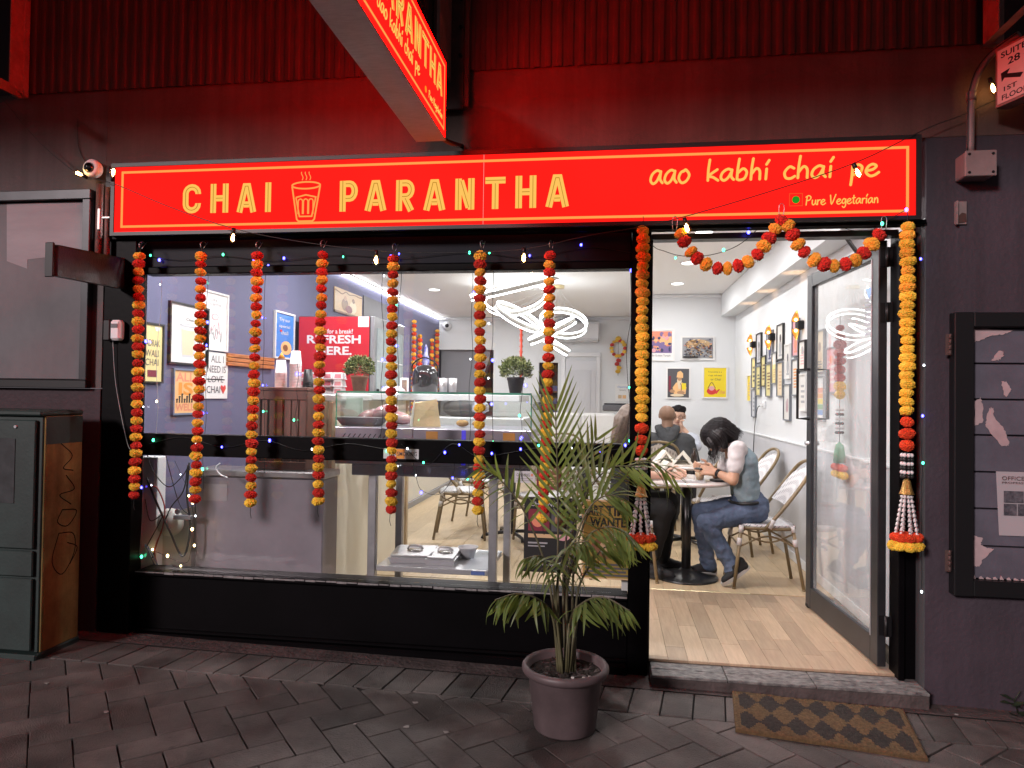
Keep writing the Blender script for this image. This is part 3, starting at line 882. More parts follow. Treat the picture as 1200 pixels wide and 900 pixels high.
for a, b, n, first, lab in gar:
    a = Vector(a); b = Vector(b)
    g = thing('marigold_garland', lab, 'garland', (a.x, a.y, a.z), group=GG)
    for i in range(n):
        t = i/(n-1); p = (b-a)*t
        sway = .004*math.sin(t*5+a.x*3)
        key = ('R' if (i % 2 == 0) == (first == 'R') else ('O' if t < .18 else 'Y'))
        pompom(g, key, (p.x+sway+U(-.002, .002), p.y+U(-.003, .003), p.z+U(-.003, .003)), .94)
    e = b-a
    m = MB(); m.tube([(0, 0, .06), (.001, 0, 0), (e.x*.5, 0, e.z*.5), (e.x, 0, e.z), (e.x-.003, 0, e.z-.06), (e.x+.004, 0, e.z-.085)], .0016, 5); m.build('thread', M_thread, g)
    m = MB(); m.tube(spl([(0, .05, .075), (0, .02, .085), (-.006, 0, .07), (-.004, 0, .045)], 4), .0022, 5); m.tube([(.012, .04, .085), (.010, 0, .04)], .0018, 5); m.build('wire_hook', M_hook, g)

M_bead = mat('white_bead', (.75, .72, .72), .5)
M_beadb = mat('black_bead', (.012, .012, .012), .5)
M_brass = mat('brass_bell', (.55, .33, .10), .35, metal=.8, bump=.6, bscale=300)
def long_garland(top, bot, lab):
    a = Vector(top); b = Vector(bot)
    g = thing('door_garland', lab, 'garland', tuple(a), group='long tasselled garlands beside the doorway')
    n = 22; L = (b-a)
    for i in range(n):
        t = i/(n-1)
        key = 'O' if t < .38 and i % 2 else 'Y'
        pompom(g, key, (L.x*t+U(-.003, .003), U(-.003, .003), L.z*t), 1.03)
    for i in range(3): pompom(g, 'D', (L.x, 0, L.z-.055*(i+1)), 1.03)
    z = L.z-.055*3-.035
    m = MB()
    for i in range(6):
        zz = z-.020*i-.012
        m.mi = i % 2
        for k in range(8):
            t = 2*math.pi*k/8
            m.sphere((L.x+.022*math.cos(t), .022*math.sin(t), zz), .010, 6, 4)
    m.build('bead_band', [M_bead, M_beadb], g)
    z -= .135
    m = MB(); m.lathe([(.0001, .03), (.006, .028), (.008, .012), (.016, .002), (.022, -.03), (.030, -.055), (.034, -.060), (.028, -.058), (.0001, -.02)], (L.x, 0, z), 16); m.build('bell', M_brass, g)
    z -= .06
    for k in range(8):
        t = 2*math.pi*k/8; m = MB()
        c0 = Vector((L.x+.018*math.cos(t), .018*math.sin(t), z)); c1 = Vector((L.x+.048*math.cos(t), .036*math.sin(t), z-.175))
        nn = 9
        for i in range(nn):
            p = c0.lerp(c1, i/(nn-1)); q = c0.lerp(c1, (i+.8)/(nn-1))
            m.cyl(p, q, .0035, .008, 6)
            m.cyl(q, q+Vector((.008*math.cos(t+1), .008*math.sin(t+1), .008)), .002, .003, 5)
        m.build('bead_strand', M_bead, g)
        if k % 2 == 0 or k in (5, 7):
            p = c1+Vector((0, 0, -.028)); pompom(g, 'D', tuple(p), .82)
            pompom(g, 'Y', tuple(p+Vector((.006*math.cos(t), 0, -.040))), .88)
    m = MB(); m.tube([(0, 0, .07), (0, 0, 0), (L.x, 0, z)], .0018, 5); m.build('thread', M_thread, g)
    return g
long_garland((0.156, -0.060, 2.390), (0.159, -0.060, 1.453), 'long yellow garland with bell and bead tassel on the door post beside the palm')
long_garland((1.393, -0.070, 2.380), (1.394, -0.070, 1.508), 'long yellow garland with bell and bead tassel right of the open door')

# swagged garland over the doorway
sw = thing('swag_garland', 'red and orange pompom garland swagged in two loops over the doorway', 'garland', (0, 0, 0))
for seg in ([(0.337, -0.070, 2.376), (0.362, -0.070, 2.320), (0.412, -0.070, 2.252), (0.482, -0.070, 2.204), (0.556, -0.070, 2.191), (0.636, -0.070, 2.211), (0.701, -0.070, 2.252), (0.748, -0.070, 2.314), (0.784, -0.070, 2.376), (0.823, -0.070, 2.433)],
            [(0.847, -0.070, 2.404), (0.871, -0.070, 2.353), (0.907, -0.070, 2.290), (0.963, -0.070, 2.235), (1.034, -0.070, 2.201), (1.092, -0.070, 2.201), (1.154, -0.070, 2.220), (1.204, -0.070, 2.265), (1.242, -0.070, 2.313), (1.281, -0.070, 2.366)]):
    c = spl(seg, 8)
    dist = 0; nxt = 0; k = 0
    for i in range(1, len(c)):
        dist += (c[i]-c[i-1]).length
        if dist >= nxt:
            d = c[min(i+1, len(c)-1)]-c[i-1]
            pompom(sw, 'R' if k % 2 else 'O', tuple(c[i]), 1.05, d); k += 1; nxt += .052
    m = MB(); m.tube(c, .0018, 5); m.build('thread', M_thread, sw)
m = MB()
for p in ((0.312, -0.060, 2.422), (0.821, -0.060, 2.474), (1.292, -0.060, 2.401)):
    m.tube(spl([(p[0]-.01, p[1], p[2]-.04), (p[0]-.012, p[1], p[2]+.02), (p[0], p[1], p[2]+.035), (p[0]+.012, p[1], p[2]+.02), (p[0]+.008, p[1], p[2]-.03)], 4), .002, 5)
m.build('wire_hook', M_hook, sw)

# ---------------- fairy lights ----------------
M_ledB = emis('blue_led', (.06, .06, 1.0), 16.0)
M_ledG = emis('green_led', (.06, .9, .4), 8.0)
M_ledW = emis('white_led', (.85, .92, 1.0), 7.0)
M_ledY = emis('warm_led', (1.0, .74, .32), 18.0)
LED = {'b': M_ledB, 'g': M_ledG, 'w': M_ledW, 'y': M_ledY}
LEDM = {}
for k, mt in LED.items():
    m = MB(); m.sphere((0, 0, 0), .0068 if k != 'w' else .0052, 6, 4, (1, 1, 1.3)); LEDM[k] = m.mesh('led', mt)
def fairy(name, lab, pts, cols, r=.0015, grp='fairy light strings round the shopfront', mt=None, smooth=5):
    g = thing(name, lab, 'fairy lights', (0, 0, 0), group=grp)
    c = spl(pts, smooth)
    m = MB(); m.tube(c, r, 4); m.build('wire', mt or M_cable, g)
    tot = sum((c[i]-c[i-1]).length for i in range(1, len(c)))
    n = len(cols); acc = 0; k = 0
    for i in range(1, len(c)):
        acc += (c[i]-c[i-1]).length
        while k < n and acc >= tot*(k+.5+.42*math.sin(k*7.3+len(lab)))/n:
            d = Vector((U(-.02, .02), -U(.004, .012), U(-.016, .018)))
            if cols[k] != '.':
                _q = U(.7, 1.15); link('led', LEDM[cols[k]], g, loc=c[i]+d, scale=(_q, _q, _q))
                m = MB(); m.tube([c[i], c[i]+d*.9], .0011, 4); m.build('led_stem', M_cable, g)
            k += 1
    return g
def drop(x, z0, z1, y, amp=.012, n=7):
    return [(x+U(-amp, amp), y+U(-.004, .004), z0+(z1-z0)*i/n) for i in range(n+1)]
M_wireW = mat('clear_wire', (.5, .5, .52), .4)
drops = [(170, 305, 640, 'g.b.gw.b.g', 'just right of the leftmost garland', M_wireW), (186, 330, 560, 'w.y.w', 'pale wire hanging inside the left window edge', M_wireW),
         (243, 295, 560, 'gbbwbg', 'alongside the second garland', None), (312, 300, 540, 'bb.bgb', 'alongside the third garland', None),
         (349, 420, 520, 'b.w', 'short wire over the dark slatted crate', None), (466, 300, 540, 'bgb.wgw', 'alongside the garland near the cafe plant pot', None),
         (449, 300, 500, 'w.bbw', 'left of the garland near the cafe plant pot', None), (553, 305, 560, '.bw.bg', 'left of the garland in front of the back doorway', None),
         (577, 300, 500, 'g.w.bwbg', 'right of the garland in front of the back doorway', None), (610, 440, 545, 'bgb', 'over the corner of the glass display case', None),
         (736, 300, 520, 'b.w.g.bg', 'down the black door post inside the window', None)]
for (px_x, z0, z1, y, cols, lab, mt) in [
    (-2.658, 2.38, .60, .088, 'g.b.gw.b.g', 'pale fairy light wire just right of the leftmost garland', M_wireW),
    (-2.598, 2.20, .95, .12, 'w.y.w', 'pale fairy light wire inside the left window edge', M_wireW),
    (-2.276, 2.40, 1.0, .088, 'gbbwbg', 'fairy light wire alongside the second garland', None),
    (-1.924, 2.36, 1.1, .088, 'bb.bgb', 'fairy light wire alongside the third garland', None),
    (-1.732, 1.72, 1.2, .088, 'bgw', 'short fairy light wire over the dark slatted crate', None),
    (-1.149, 2.38, 1.05, .088, 'bgb.wgw', 'fairy light wire right of the terracotta plant pot', None),
    (-1.237, 2.33, 1.3, .088, 'w.bbw', 'fairy light wire just left of the garland by the terracotta pot', None),
    (-0.740, 2.36, 1.0, .088, '.bw.bg', 'fairy light wire left of the garland at the dark back doorway', None),
    (-0.628, 2.36, 1.25, .088, 'g.w.bwbg', 'fairy light wire right of the garland at the dark back doorway', None),
    (-0.467, 1.75, 1.1, .088, 'bgbw', 'fairy light wire over the right corner of the glass display case', None),
    (0.096, 2.28, 1.2, .088, 'b.w.g.bg', 'fairy light wire down the window side of the door post', None)]:
    fairy('fairy_light_string', lab, drop(px_x, z0, z1, y), cols, mt=mt)
fairy('fairy_light_string', 'fairy light wire drooping across the top of the doorway', [(0.109, 0.030, 2.448), (0.210, 0.030, 2.332), (0.266, 0.030, 2.304), (0.360, 0.030, 2.277), (0.491, 0.030, 2.279), (0.612, 0.030, 2.316), (0.695, 0.030, 2.375), (0.748, 0.030, 2.435)], 'b.g.g.b', r=.0017)
fairy('fairy_light_string', 'fairy light wire from the doorway swag to the right sign corner', [(1.119, 0.020, 2.408), (1.179, 0.020, 2.389), (1.251, 0, 2.383), (1.307, -0.060, 2.417), (1.379, -0.070, 2.458)], '.gb', r=.0017)
fairy('fairy_light_string', 'fairy light wire tucked down the granite edge right of the door', [(1.480, -0.010, 2.397), (1.485, -0.010, 2.170), (1.481, -0.010, 2.108), (1.479, -0.010, 1.635), (1.480, -0.010, 1.381), (1.488, -0.010, 1.222), (1.484, -0.010, 1.112), (1.486, -0.010, 0.656)], 'b..w.bg..w')
fairy('fairy_light_string', 'fairy light wire run along the dark header above the window', [(-2.769, 0.070, 2.350), (-2.447, 0.070, 2.301), (-2.186, 0.070, 2.322), (-1.878, 0.070, 2.289), (-1.478, 0.070, 2.316), (-1.137, 0.070, 2.293), (-0.757, 0.070, 2.320), (-0.433, 0.070, 2.287), (-0.118, 0.070, 2.337), (0.125, 0.070, 2.302)], 'gb..gb.b..g.bb..g.b..b.g')
fairy('fairy_light_string', 'fairy light wire lying along the left half of the black middle rail', [(-2.593, 0.050, 1.251), (-2.384, 0.050, 1.294), (-2.140, 0.050, 1.242), (-1.897, 0.050, 1.286), (-1.671, 0.050, 1.235), (-1.426, 0.050, 1.278), (-1.208, 0.050, 1.255)], 'g.wb.bb.w..g')
fairy('fairy_light_string', 'fairy light wire looped over the black middle rail at the palm', [(-1.113, 0.050, 1.285), (-0.970, 0.050, 1.174), (-0.831, 0.050, 1.292), (-0.691, 0.050, 1.227), (-0.508, 0.050, 1.254), (-0.328, 0.050, 1.285), (-0.105, 0.050, 1.264), (0.105, 0.050, 1.295)], 'wgb.b.bbg.w.bb')
fairy('fairy_light_string', 'fairy light wire sagging under the steel bench top behind the middle garlands', [(-1.110, 0.200, 1.275), (-1.067, 0.200, 1.085), (-1.032, 0.200, 1.015), (-0.934, 0.200, 0.999), (-0.862, 0.200, 1.092), (-0.849, 0.200, 1.210)], 'wb.b')
fairy('fairy_light_string', 'warm dot lights trailing by the white panel at lower left', [(-2.527, 0.190, 1.143), (-2.430, 0.190, 0.946), (-2.393, 0.190, 0.749), (-2.412, 0.190, 0.624), (-2.453, 0.190, 0.548), (-2.650, 0.190, 0.613)], 'wyywyyyyy')

# tangle of cables at the lower left of the window
tg = thing('cable_tangle', 'tangle of black, red and blue cables in the lower left of the window', 'cables', (0, 0, 0))
M_cred = mat('red_cable', (.35, .05, .04), .5); M_cblue = mat('blue_cable', (.12, .17, .30), .5); M_cwhite = mat('white_cable', (.7, .7, .72), .4)
for r, mt, pp in ((.004, M_cable, [(-2.477, 0.240, 1.115), (-2.501, 0.240, 0.962), (-2.567, 0.220, 0.862), (-2.629, 0.220, 0.709), (-2.681, 0.220, 0.555)]),
                  (.006, M_cable, [(-2.454, 0.220, 1.132), (-2.465, 0.220, 0.941), (-2.439, 0.220, 0.741), (-2.471, 0.200, 0.584), (-2.562, 0.200, 0.740), (-2.642, 0.200, 0.888), (-2.711, 0.200, 1.037)]),
                  (.003, M_cable, [(-2.729, 0.200, 1.299), (-2.691, 0.200, 1.113), (-2.579, 0.200, 0.990), (-2.493, 0.200, 1.043), (-2.440, 0.200, 1.120)]),
                  (.0025, M_cable, [(-2.616, 0.180, 1.302), (-2.569, 0.180, 1.143), (-2.500, 0.200, 0.893), (-2.433, 0.200, 0.825)]),
                  (.004, M_cred, [(-2.710, 0.200, 0.986), (-2.644, 0.200, 0.978), (-2.592, 0.200, 0.864), (-2.605, 0.200, 0.739), (-2.651, 0.200, 0.611), (-2.621, 0.200, 0.497)]),
                  (.004, M_cblue, [(-2.713, 0.200, 0.644), (-2.667, 0.200, 0.560), (-2.632, 0.200, 0.492)]), (.004, M_cblue, [(-2.689, 0.190, 0.637), (-2.643, 0.190, 0.564), (-2.603, 0.190, 0.496)]),
                  (.003, M_cable, [(-2.719, 0.200, 0.910), (-2.683, 0.200, 0.786), (-2.607, 0.200, 0.814), (-2.701, 0.200, 0.634)]),
                  (.004, M_cwhite, [(-2.247, 0.200, 1.135), (-2.267, 0.190, 1.110), (-2.240, 0.190, 1.072), (-2.191, 0.190, 1.053)])):
    m = MB(); m.tube(spl(pp, 6), r, 6); m.build('cable', mt, tg)

# ---------------- outside left: cabinet, notice board, arm, camera, pipes ----------------
M_cabf = mat('dark_green_cabinet_paint', (.014, .034, .031), .6, var=.25, scale=5, grime=.5, bump=.08)
M_cabs = mat('olive_brown_cabinet_paint', (.26, .185, .065), .75, spec=.15, var=.3, scale=2.5, grime=.6, streak=.3, bump=.1)
cb = thing('utility_cabinet', 'dark green steel street cabinet with ochre side against the left wall', 'cabinet', (-3.2, -.27, .19))
def cbp(name, x0, x1, y0, y1, z0, z1, mt, c=.004, **k):
    m = MB(); m.box(x0, x1, y0, y1, z0, z1, c); return local(m.build(name, mt, cb, **k), (-3.2, -.27, .19))
cbp('body', -3.62, -2.862, -.405, -.15, .215, 1.415, M_cabf)
cbp('roof', -3.64, -2.850, -.432, -.14, 1.416, 1.445, M_cabf, .008)
cbp('side_panel', -2.860, -2.850, -.400, -.15, .215, 1.414, M_cabs, .002)
cbp('green_overpaint', -2.8495, -2.8488, -.398, -.152, 1.27, 1.412, M_cabf, 0)
cbp('plinth', -3.63, -2.845, -.44, -.14, .165, .213, M_cabf, .006)
cbp('door', -3.61, -2.888, -.424, -.407, .74, 1.395, M_cabf, .005)
cbp('door', -3.61, -2.888, -.424, -.407, .60, .73, M_cabf, .005)
cbp('door', -3.61, -2.888, -.424, -.407, .225, .59, M_cabf, .005)
cbp('poster_patch', -3.5, -3.0, -.427, -.425, .97, 1.30, mat('faded_dark_patch', (.03, .035, .038), .8, var=.4, scale=12), .0005)
m = MB(); m.lathe([(.0001, -.006), (.008, -.006), (.010, 0)], (-3.00, -.424, 1.36), 8, False, 'y'); local(m.build('lock', M_steeld, cb), (-3.2, -.27, .19))
m = MB(); m.prism([(-3.19, .96), (-3.115, .955), (-3.125, 1.05)], lambda u, v, w: (u, -.4285-w, v), .0006); m.prism([(-3.17, 1.06), (-3.11, 1.12), (-3.16, 1.05)], lambda u, v, w: (u, -.4285-w, v), .0006)
local(m.build('torn_sticker', mat('torn_white_sticker', (.6, .58, .56), .8), cb), (-3.2, -.27, .19))
m = MB(); fc = lambda u, v, w: (-2.8495+w, u, v)
for pp in ([(-.30, 1.27), (-.22, 1.20), (-.28, 1.14), (-.21, 1.12)], [(-.26, 1.10), (-.20, 1.02), (-.30, 1.00), (-.22, .94)], [(-.28, .92), (-.18, .90), (-.24, .83), (-.31, .86), (-.28, .92)], [(-.30, .80), (-.20, .78), (-.19, .68), (-.27, .58), (-.34, .66), (-.30, .80)], [(-.24, .74), (-.17, .70), (-.22, .62)]):
    ribbon(m, [(v.x, v.y) for v in spl([(a, b, 0) for a, b in pp], 5)], .005, fc, .0006)
local(m.build('scrawled_tag', mat('black_marker', (.01, .01, .01), .9, spec=.05), cb), (-3.2, -.27, .19))

M_boardL = mat('weathered_grey_board', (.155, .14, .152), .7, var=.12, scale=3, stretch=(1, 1, .3), bump=.1, grime=.25)
nb = thing('notice_board', 'black framed empty notice board with torn paper, left of the shop', 'notice board', (0, 0, 0))
a, b = (-2.926, -0.030, 2.692), (-2.896, -0.030, 1.562)
x1, z1, z0 = a[0], a[2], b[2]
def nbp(name, *bx, mt=M_alu, c=.003): m = MB(); m.box(*bx, c); return m.build(name, mt, nb)
nbp('backing_board', -4.2, x1-.05, -.012, -.001, z0+.05, z1-.06, mt=M_boardL)
nbp('frame_rail', -4.2, x1, -.045, -.001, z1-.055, z1); nbp('frame_rail', -4.2, x1, -.045, -.001, z0, z0+.045, mt=M_blackm)
nbp('frame_stile', x1-.048, x1-.0005, -.044, -.001, z0+.046, z1-.056)
m = MB(); pp = [(-3.486, -0.013, 2.633), (-2.981, -0.013, 2.620), (-2.974, -0.013, 2.346), (-3.200, -0.013, 2.315), (-3.343, -0.013, 2.302), (-3.341, -0.013, 2.248), (-3.476, -0.013, 2.294)]
m.prism([(p[0], p[2]) for p in pp], lambda u, v, w: (u, -.0125-w, v), .0008)
m.build('torn_paper', mat('pale_torn_paper', (.30, .27, .29), .8, var=.12, scale=2, stretch=(1, 1, 4)), nb)

arm = thing('bracket_arm', 'black timber arm jutting out left from the corner pillar', 'bracket', (0, 0, 0))
p = [(-2.665, -0.620, 2.247), (-2.661, -0.620, 2.096), (-2.770, -0.020, 2.128), (-2.775, -0.020, 2.303)]
m = MB(); xa = p[0][0]; xb = p[2][0]
za, zb, zc, zd = p[1][2], p[0][2], p[2][2], p[3][2]
m.hexa([(xa, -.62, za), (xa+.035, -.60, za), (xb+.035, -.0, zc), (xb, -.02, zc), (xa, -.62, zb), (xa+.035, -.60, zb), (xb+.035, -.0, zd), (xb, -.02, zd)])
m.build('board', mat('black_weathered_board', (.028, .026, .026), .35, var=.4, scale=12, bump=.3, stretch=(1, 3, 1)), arm)
m = MB(); m.box(xa-.008, xa+.037, -.634, -.622, za-.008, zb+.006, .003); m.build('end_cap', M_blackm, arm)

cam_o = thing('security_camera', 'round white security camera on the wall left of the sign', 'camera', (0, 0, 0))
c = (-2.918, -0.050, 2.807)
m = MB(); m.lathe([(.0001, .05), (.035, .05), (.05, .03), (.052, .0), (.043, -.012), (.032, -.012)], (c[0], -.05, c[2]), 24, True, 'y'); m.build('housing', M_white, cam_o)
m = MB(); m.lathe([(.031, -.0115), (.026, -.022), (.014, -.03), (.0001, -.032)], (c[0]-.004, -.05, c[2]), 20, True, 'y'); m.build('lens', mat('black_lens', (.005, .005, .006), .08, coat=1), cam_o)
m = MB(); m.tube(spl([(c[0]-.02, -.01, c[2]-.05), (c[0]-.06, -.006, c[2]+.03), (c[0]-.12, -.006, c[2]+.14), (c[0]-.13, -.006, c[2]+.3)], 5), .002, 5); m.build('cable', M_cable, cam_o)

al = thing('alarm_box', 'small white keypad box fixed to the black corner pillar', 'keypad', (0, 0, 0))
c = (-2.783, -2.719, 1.833, 1.948)
m = MB(); m.box(c[0], c[1], -.05, -.001, c[2], c[3], .012); m.build('case', M_white, al)
m = MB(); m.box(c[0]+.012, c[1]-.012, -.0525, -.0505, c[3]-.045, c[3]-.022); m.build('display', mat('grey_display', (.12, .13, .14), .3), al)
m = MB(); m.box(c[0]-.045, c[0]-.001, -.045, -.001, c[2]-.002, c[3]+.003, .006); m.build('bracket', M_blackm, al)
m = MB(); m.tube(spl([(c[0]+.0, -.02, c[2]), (c[0]+.02, -.012, c[2]-.25), (c[0]+.09, -.012, c[2]-.55), (c[0]+.12, -.012, c[2]-.62)], 5), .0018, 5); m.build('cord', M_wireW, al)

pp_ = thing('downpipe', 'rusty reddish pipes rising beside the left end of the sign', 'pipe', (0, 0, 0))
M_pipe = mat('rusty_red_pipe', (.14, .055, .045), .6, var=.35, scale=10, bump=.3)
for i, x in enumerate((-2.878, -2.825)):
    m = MB(); m.cyl((x, -.03, 2.18), (x, -.03, 2.72-i*.02), .018-i*.003, n=12); m.build('pipe', M_pipe, pp_)
m = MB(); c = (-2.858, -0.050, 2.525); m.box(c[0]-.008, c[0]+.008, -.06, -.048, c[2]-.07, c[2]+.05, .002); m.box(c[0]+.01, c[0]+.06, -.05, -.044, c[2]-.006, c[2]+.006, .002); m.build('metal_clip', mat('dull_zinc', (.4, .38, .36), .4, metal=.6), pp_)

# ---------------- steel angle frames high on both sides ----------------
for side, lab, prof in (('l', 'rusted pink steel angle post with brace at the top left corner', [((-3.344, -0.070, 3.232), (-3.370, -0.070, 3.934)), ((-3.372, -0.070, 3.253), (-3.193, -0.500, 3.157))]),
                  ('r', 'rusted pink steel angle post with brace at the top right corner', [((1.741, -0.070, 3.236), (1.737, -0.070, 3.610)), ((1.745, -0.070, 3.236), (1.722, -0.600, 3.221))])):
    t = thing('awning_post', lab, 'steel frame', (0, 0, 0))
    (a, b), (c, d) = prof
    w = .075; s = -1 if side == 'l' else 1
    m = MB(); m.box(a[0], a[0]+s*w, -.07, -.03, a[2], 4.25, .003); m.box(a[0]+s*.002, a[0]+s*.010, -.16, -.0705, a[2]+.01, 4.25, .002); m.build('post', M_rust, t)
    c = Vector(c); d = Vector(d); k = (d-c).normalized(); n = k.cross(Vector((0, 1, .2))).normalized()*.028; y = Vector((0, .02, 0))
    m = MB(); m.hexa([tuple(v) for v in (c-n-y, c+n-y, c+n+y, c-n+y, d-n-y, d+n-y, d+n+y, d-n+y)]); m.build('brace', M_rust, t)

# ---------------- outside right: conduit, boxes, suite sign, notice board, weeds ----------------
M_galv = mat('painted_pink_grey_box', (.27, .20, .195), .55, var=.15, grime=.3)
jb = thing('junction_box', 'grey junction box with conduit bending up to the suite sign', 'junction box', (0, 0, 0))
c = (1.632, 1.764, 2.606, 2.722)
m = MB(); m.box(c[0], c[1], -.10, -.001, c[2], c[3], .005); m.build('box', M_galv, jb)
m = MB(); m.box(c[0]-.002, c[1]+.002, -.108, -.1005, c[2]-.002, c[3]+.002, .003); m.build('lid', M_galv, jb)
for x in (c[0]+.015, c[1]-.015):
    for z in (c[2]+.015, c[3]-.015):
        m = MB(); m.lathe([(.0001, -.003), (.006, -.003), (.007, 0)], (x, -.108, z), 8, False, 'y'); m.build('screw', M_blackm, jb)
pts = [(1.678, -0.050, 2.728), (1.681, -0.050, 2.972), (1.692, -0.050, 3.053), (1.718, -0.050, 3.125), (1.758, -0.060, 3.184), (1.792, -0.100, 3.210), (1.833, -0.160, 3.233)]
m = MB(); m.tube(spl(pts, 6), .0165, 12); m.build('conduit', M_galv, jb)
m = MB(); m.tube(spl([(q[0]-.018, q[1]-.012, q[2]) for q in pts], 6), .003, 5); m.build('wire', M_cable, jb)
m = MB(); q = (1.681, -0.050, 3.001); m.cyl((q[0], -.05, q[2]-.02), (q[0], -.05, q[2]+.02), .021); m.build('clamp', M_galv, jb)

vp = thing('wall_plate', 'small broken pinkish metal plate screwed to the wall under the junction box', 'plate', (0, 0, 0))
c = (1.629, 1.682, 2.402, 2.512)
m = MB(); m.box(c[0], c[1], -.012, -.001, c[2], c[3], .002); m.box(c[0], c[0]+.008, -.028, -.0125, c[2]-.004, c[3], .001); m.build('plate', M_galv, vp)
m = MB(); m.prism([(c[0]+.012, c[2]+.005), (c[1]-.004, c[2]+.01), (c[1]-.006, c[2]+.05), (c[0]+.03, c[2]+.055), (c[0]+.014, c[2]+.04)], lambda u, v, w: (u, -.0125-w, v), .003); m.build('broken_patch', mat('dark_rust', (.06, .025, .02), .8), vp)

ss = thing('suite_sign', 'pinkish lightbox sign with arrow reading SUITE 28 1ST FLOOR, top right', 'sign', (0, 0, 0))
O = Vector((1.761, -0.100, 3.192)); B = Vector((1.767, -0.100, 2.919))
un = Vector((.36, -.93, 0)).normalized(); hh = O.z-B.z
fq = lambda u, v, w: tuple(Vector((O.x, O.y, B.z))+un*u+Vector((0, 0, v))+un.cross(Vector((0, 0, 1)))*w)
M_sface = mat('aged_sign_face', (.62, .42, .40), .6, var=.08, emit=(1, .35, .3), estr=.10)
def fbox(m, u0, u1, v0, v1, w0, w1):
    m.hexa([fq(u0, v0, w0), fq(u1, v0, w0), fq(u1, v0, w1), fq(u0, v0, w1), fq(u0, v1, w0), fq(u1, v1, w0), fq(u1, v1, w1), fq(u0, v1, w1)])
m = MB(); fbox(m, 0, 1.1, 0, hh, -.07, -.002); m.build('lightbox', M_rust, ss)
m = MB(); fbox(m, .012, 1.09, .012, hh-.012, -.001, .001); m.build('face', M_sface, ss)
M_blk = mat('black_print', (.01, .01, .012), .6)
m = MB(); sc_ = hh
text_mb('SUITE', m, fq, .030, .155, sc_*.80, sc_*.90, .0018, .02); text_mb('28', m, fq, .065, .125, sc_*.64, sc_*.76, .0018, .02)
text_mb('1ST', m, fq, .045, .11, sc_*.22, sc_*.30, .0018, .02); text_mb('FLOOR', m, fq, .035, .165, sc_*.08, sc_*.17, .0018, .02)
text_mb('ALI', m, fq, .19, .40, sc_*.66, sc_*.92, .0018, .03); text_mb('RE', m, fq, .20, .46, sc_*.12, sc_*.58, .0018, .03)
m.prism([(.03, sc_*.55), (.075, sc_*.57), (.062, sc_*.50), (.14, sc_*.40), (.125, sc_*.34), (.048, sc_*.45), (.035, sc_*.40)], fq, .0022)
m.build('lettering', M_blk, ss)

nr = thing('notice_board', 'black framed notice board with torn pink paper scraps, right of the door', 'notice board', (0, 0, 0))
a, b, e_ = (1.608, -0.050, 1.975), (1.611, -0.050, 0.642), (1.694, -0.050, 1.918)
X0, Z1, Z0 = a[0], a[2], b[2]; fwid = .085
def nrp(name, *bx, mt=M_blackm, c=.004): m = MB(); m.box(*bx, c); return m.build(name, mt, nr)
nrp('frame_stile', X0, X0+fwid, -.06, -.001, Z0, Z1); nrp('frame_rail', X0+fwid+.001, 2.9, -.058, -.001, Z1-.07, Z1-.001); nrp('frame_rail', X0+fwid+.001, 2.9, -.058, -.001, Z0+.001, Z0+.075)
M_bp = mat('bluish_grey_panel', (.115, .105, .135), .6, var=.15, scale=5, bump=.12, grime=.3)
zs = [Z0+.076, Z0+.235, Z0+.37, Z0+.505, Z0+.635, Z0+.77, Z0+.905, Z1-.071]
zz = [0.873, 1.049, 1.222, 1.396, 1.565, 1.735]
zz = [Z0+.076]+zz+[Z1-.071]
for i in range(len(zz)-1):
    nrp('back_panel', X0+fwid+.002, 2.9, -.020+U(0, .002), -.001, zz[i]+.004, zz[i+1]-.004, mt=M_bp, c=.002)
def ragged(poly, amp=.006, n=7):
    out = []
    for i in range(len(poly)):
        a, b = poly[i], poly[(i+1) % len(poly)]
        for k in range(n):
            t = k/n; j = amp if k else 0
            out.append((a[0]+(b[0]-a[0])*t+U(-j, j), a[1]+(b[1]-a[1])*t+U(-j, j)))
    return out
M_scrap = mat('pink_torn_paper', (.42, .30, .31), .8, var=.15, scale=9)
fN = lambda u, v, w: (u, -.0215-w, v)
for quad in ([(1.708, -0.020, 1.901), (1.887, -0.020, 1.893), (1.839, -0.020, 1.873), (1.779, -0.020, 1.865), (1.742, -0.020, 1.848), (1.709, -0.020, 1.836)],
             [(1.783, -0.020, 1.747), (1.817, -0.020, 1.796), (1.839, -0.020, 1.792), (1.839, -0.020, 1.772), (1.817, -0.020, 1.752)],
             [(1.828, -0.020, 1.651), (1.850, -0.020, 1.651), (1.872, -0.020, 1.615), (1.850, -0.020, 1.579), (1.839, -0.020, 1.587)],
             [(1.713, -0.020, 1.553), (1.739, -0.020, 1.577), (1.750, -0.020, 1.517), (1.747, -0.020, 1.456), (1.713, -0.020, 1.439)],
             [(1.776, -0.020, 1.525), (1.795, -0.020, 1.526), (1.795, -0.020, 1.489), (1.839, -0.020, 1.430), (1.862, -0.020, 1.370), (1.862, -0.020, 1.350), (1.832, -0.020, 1.345), (1.761, -0.020, 1.436), (1.761, -0.020, 1.460)],
             [(1.710, -0.020, 0.923), (1.747, -0.020, 0.913), (1.740, -0.020, 0.880), (1.766, -0.020, 0.866), (1.799, -0.020, 0.863), (1.751, -0.020, 0.813), (1.733, -0.020, 0.776), (1.707, -0.020, 0.779)]):
    m = MB(); m.prism(ragged([(q[0], q[2]) for q in quad], .0035), fN, .0012); m.build('torn_paper', M_scrap, nr)
m = MB()
for i in range(14):
    x = X0+fwid+.01+i*.03; m.prism([(x, Z0+.077), (x+U(.01, .03), Z0+.077), (x+U(.005, .02), Z0+.077+U(.006, .02)), (x, Z0+.085)], fN, .001)
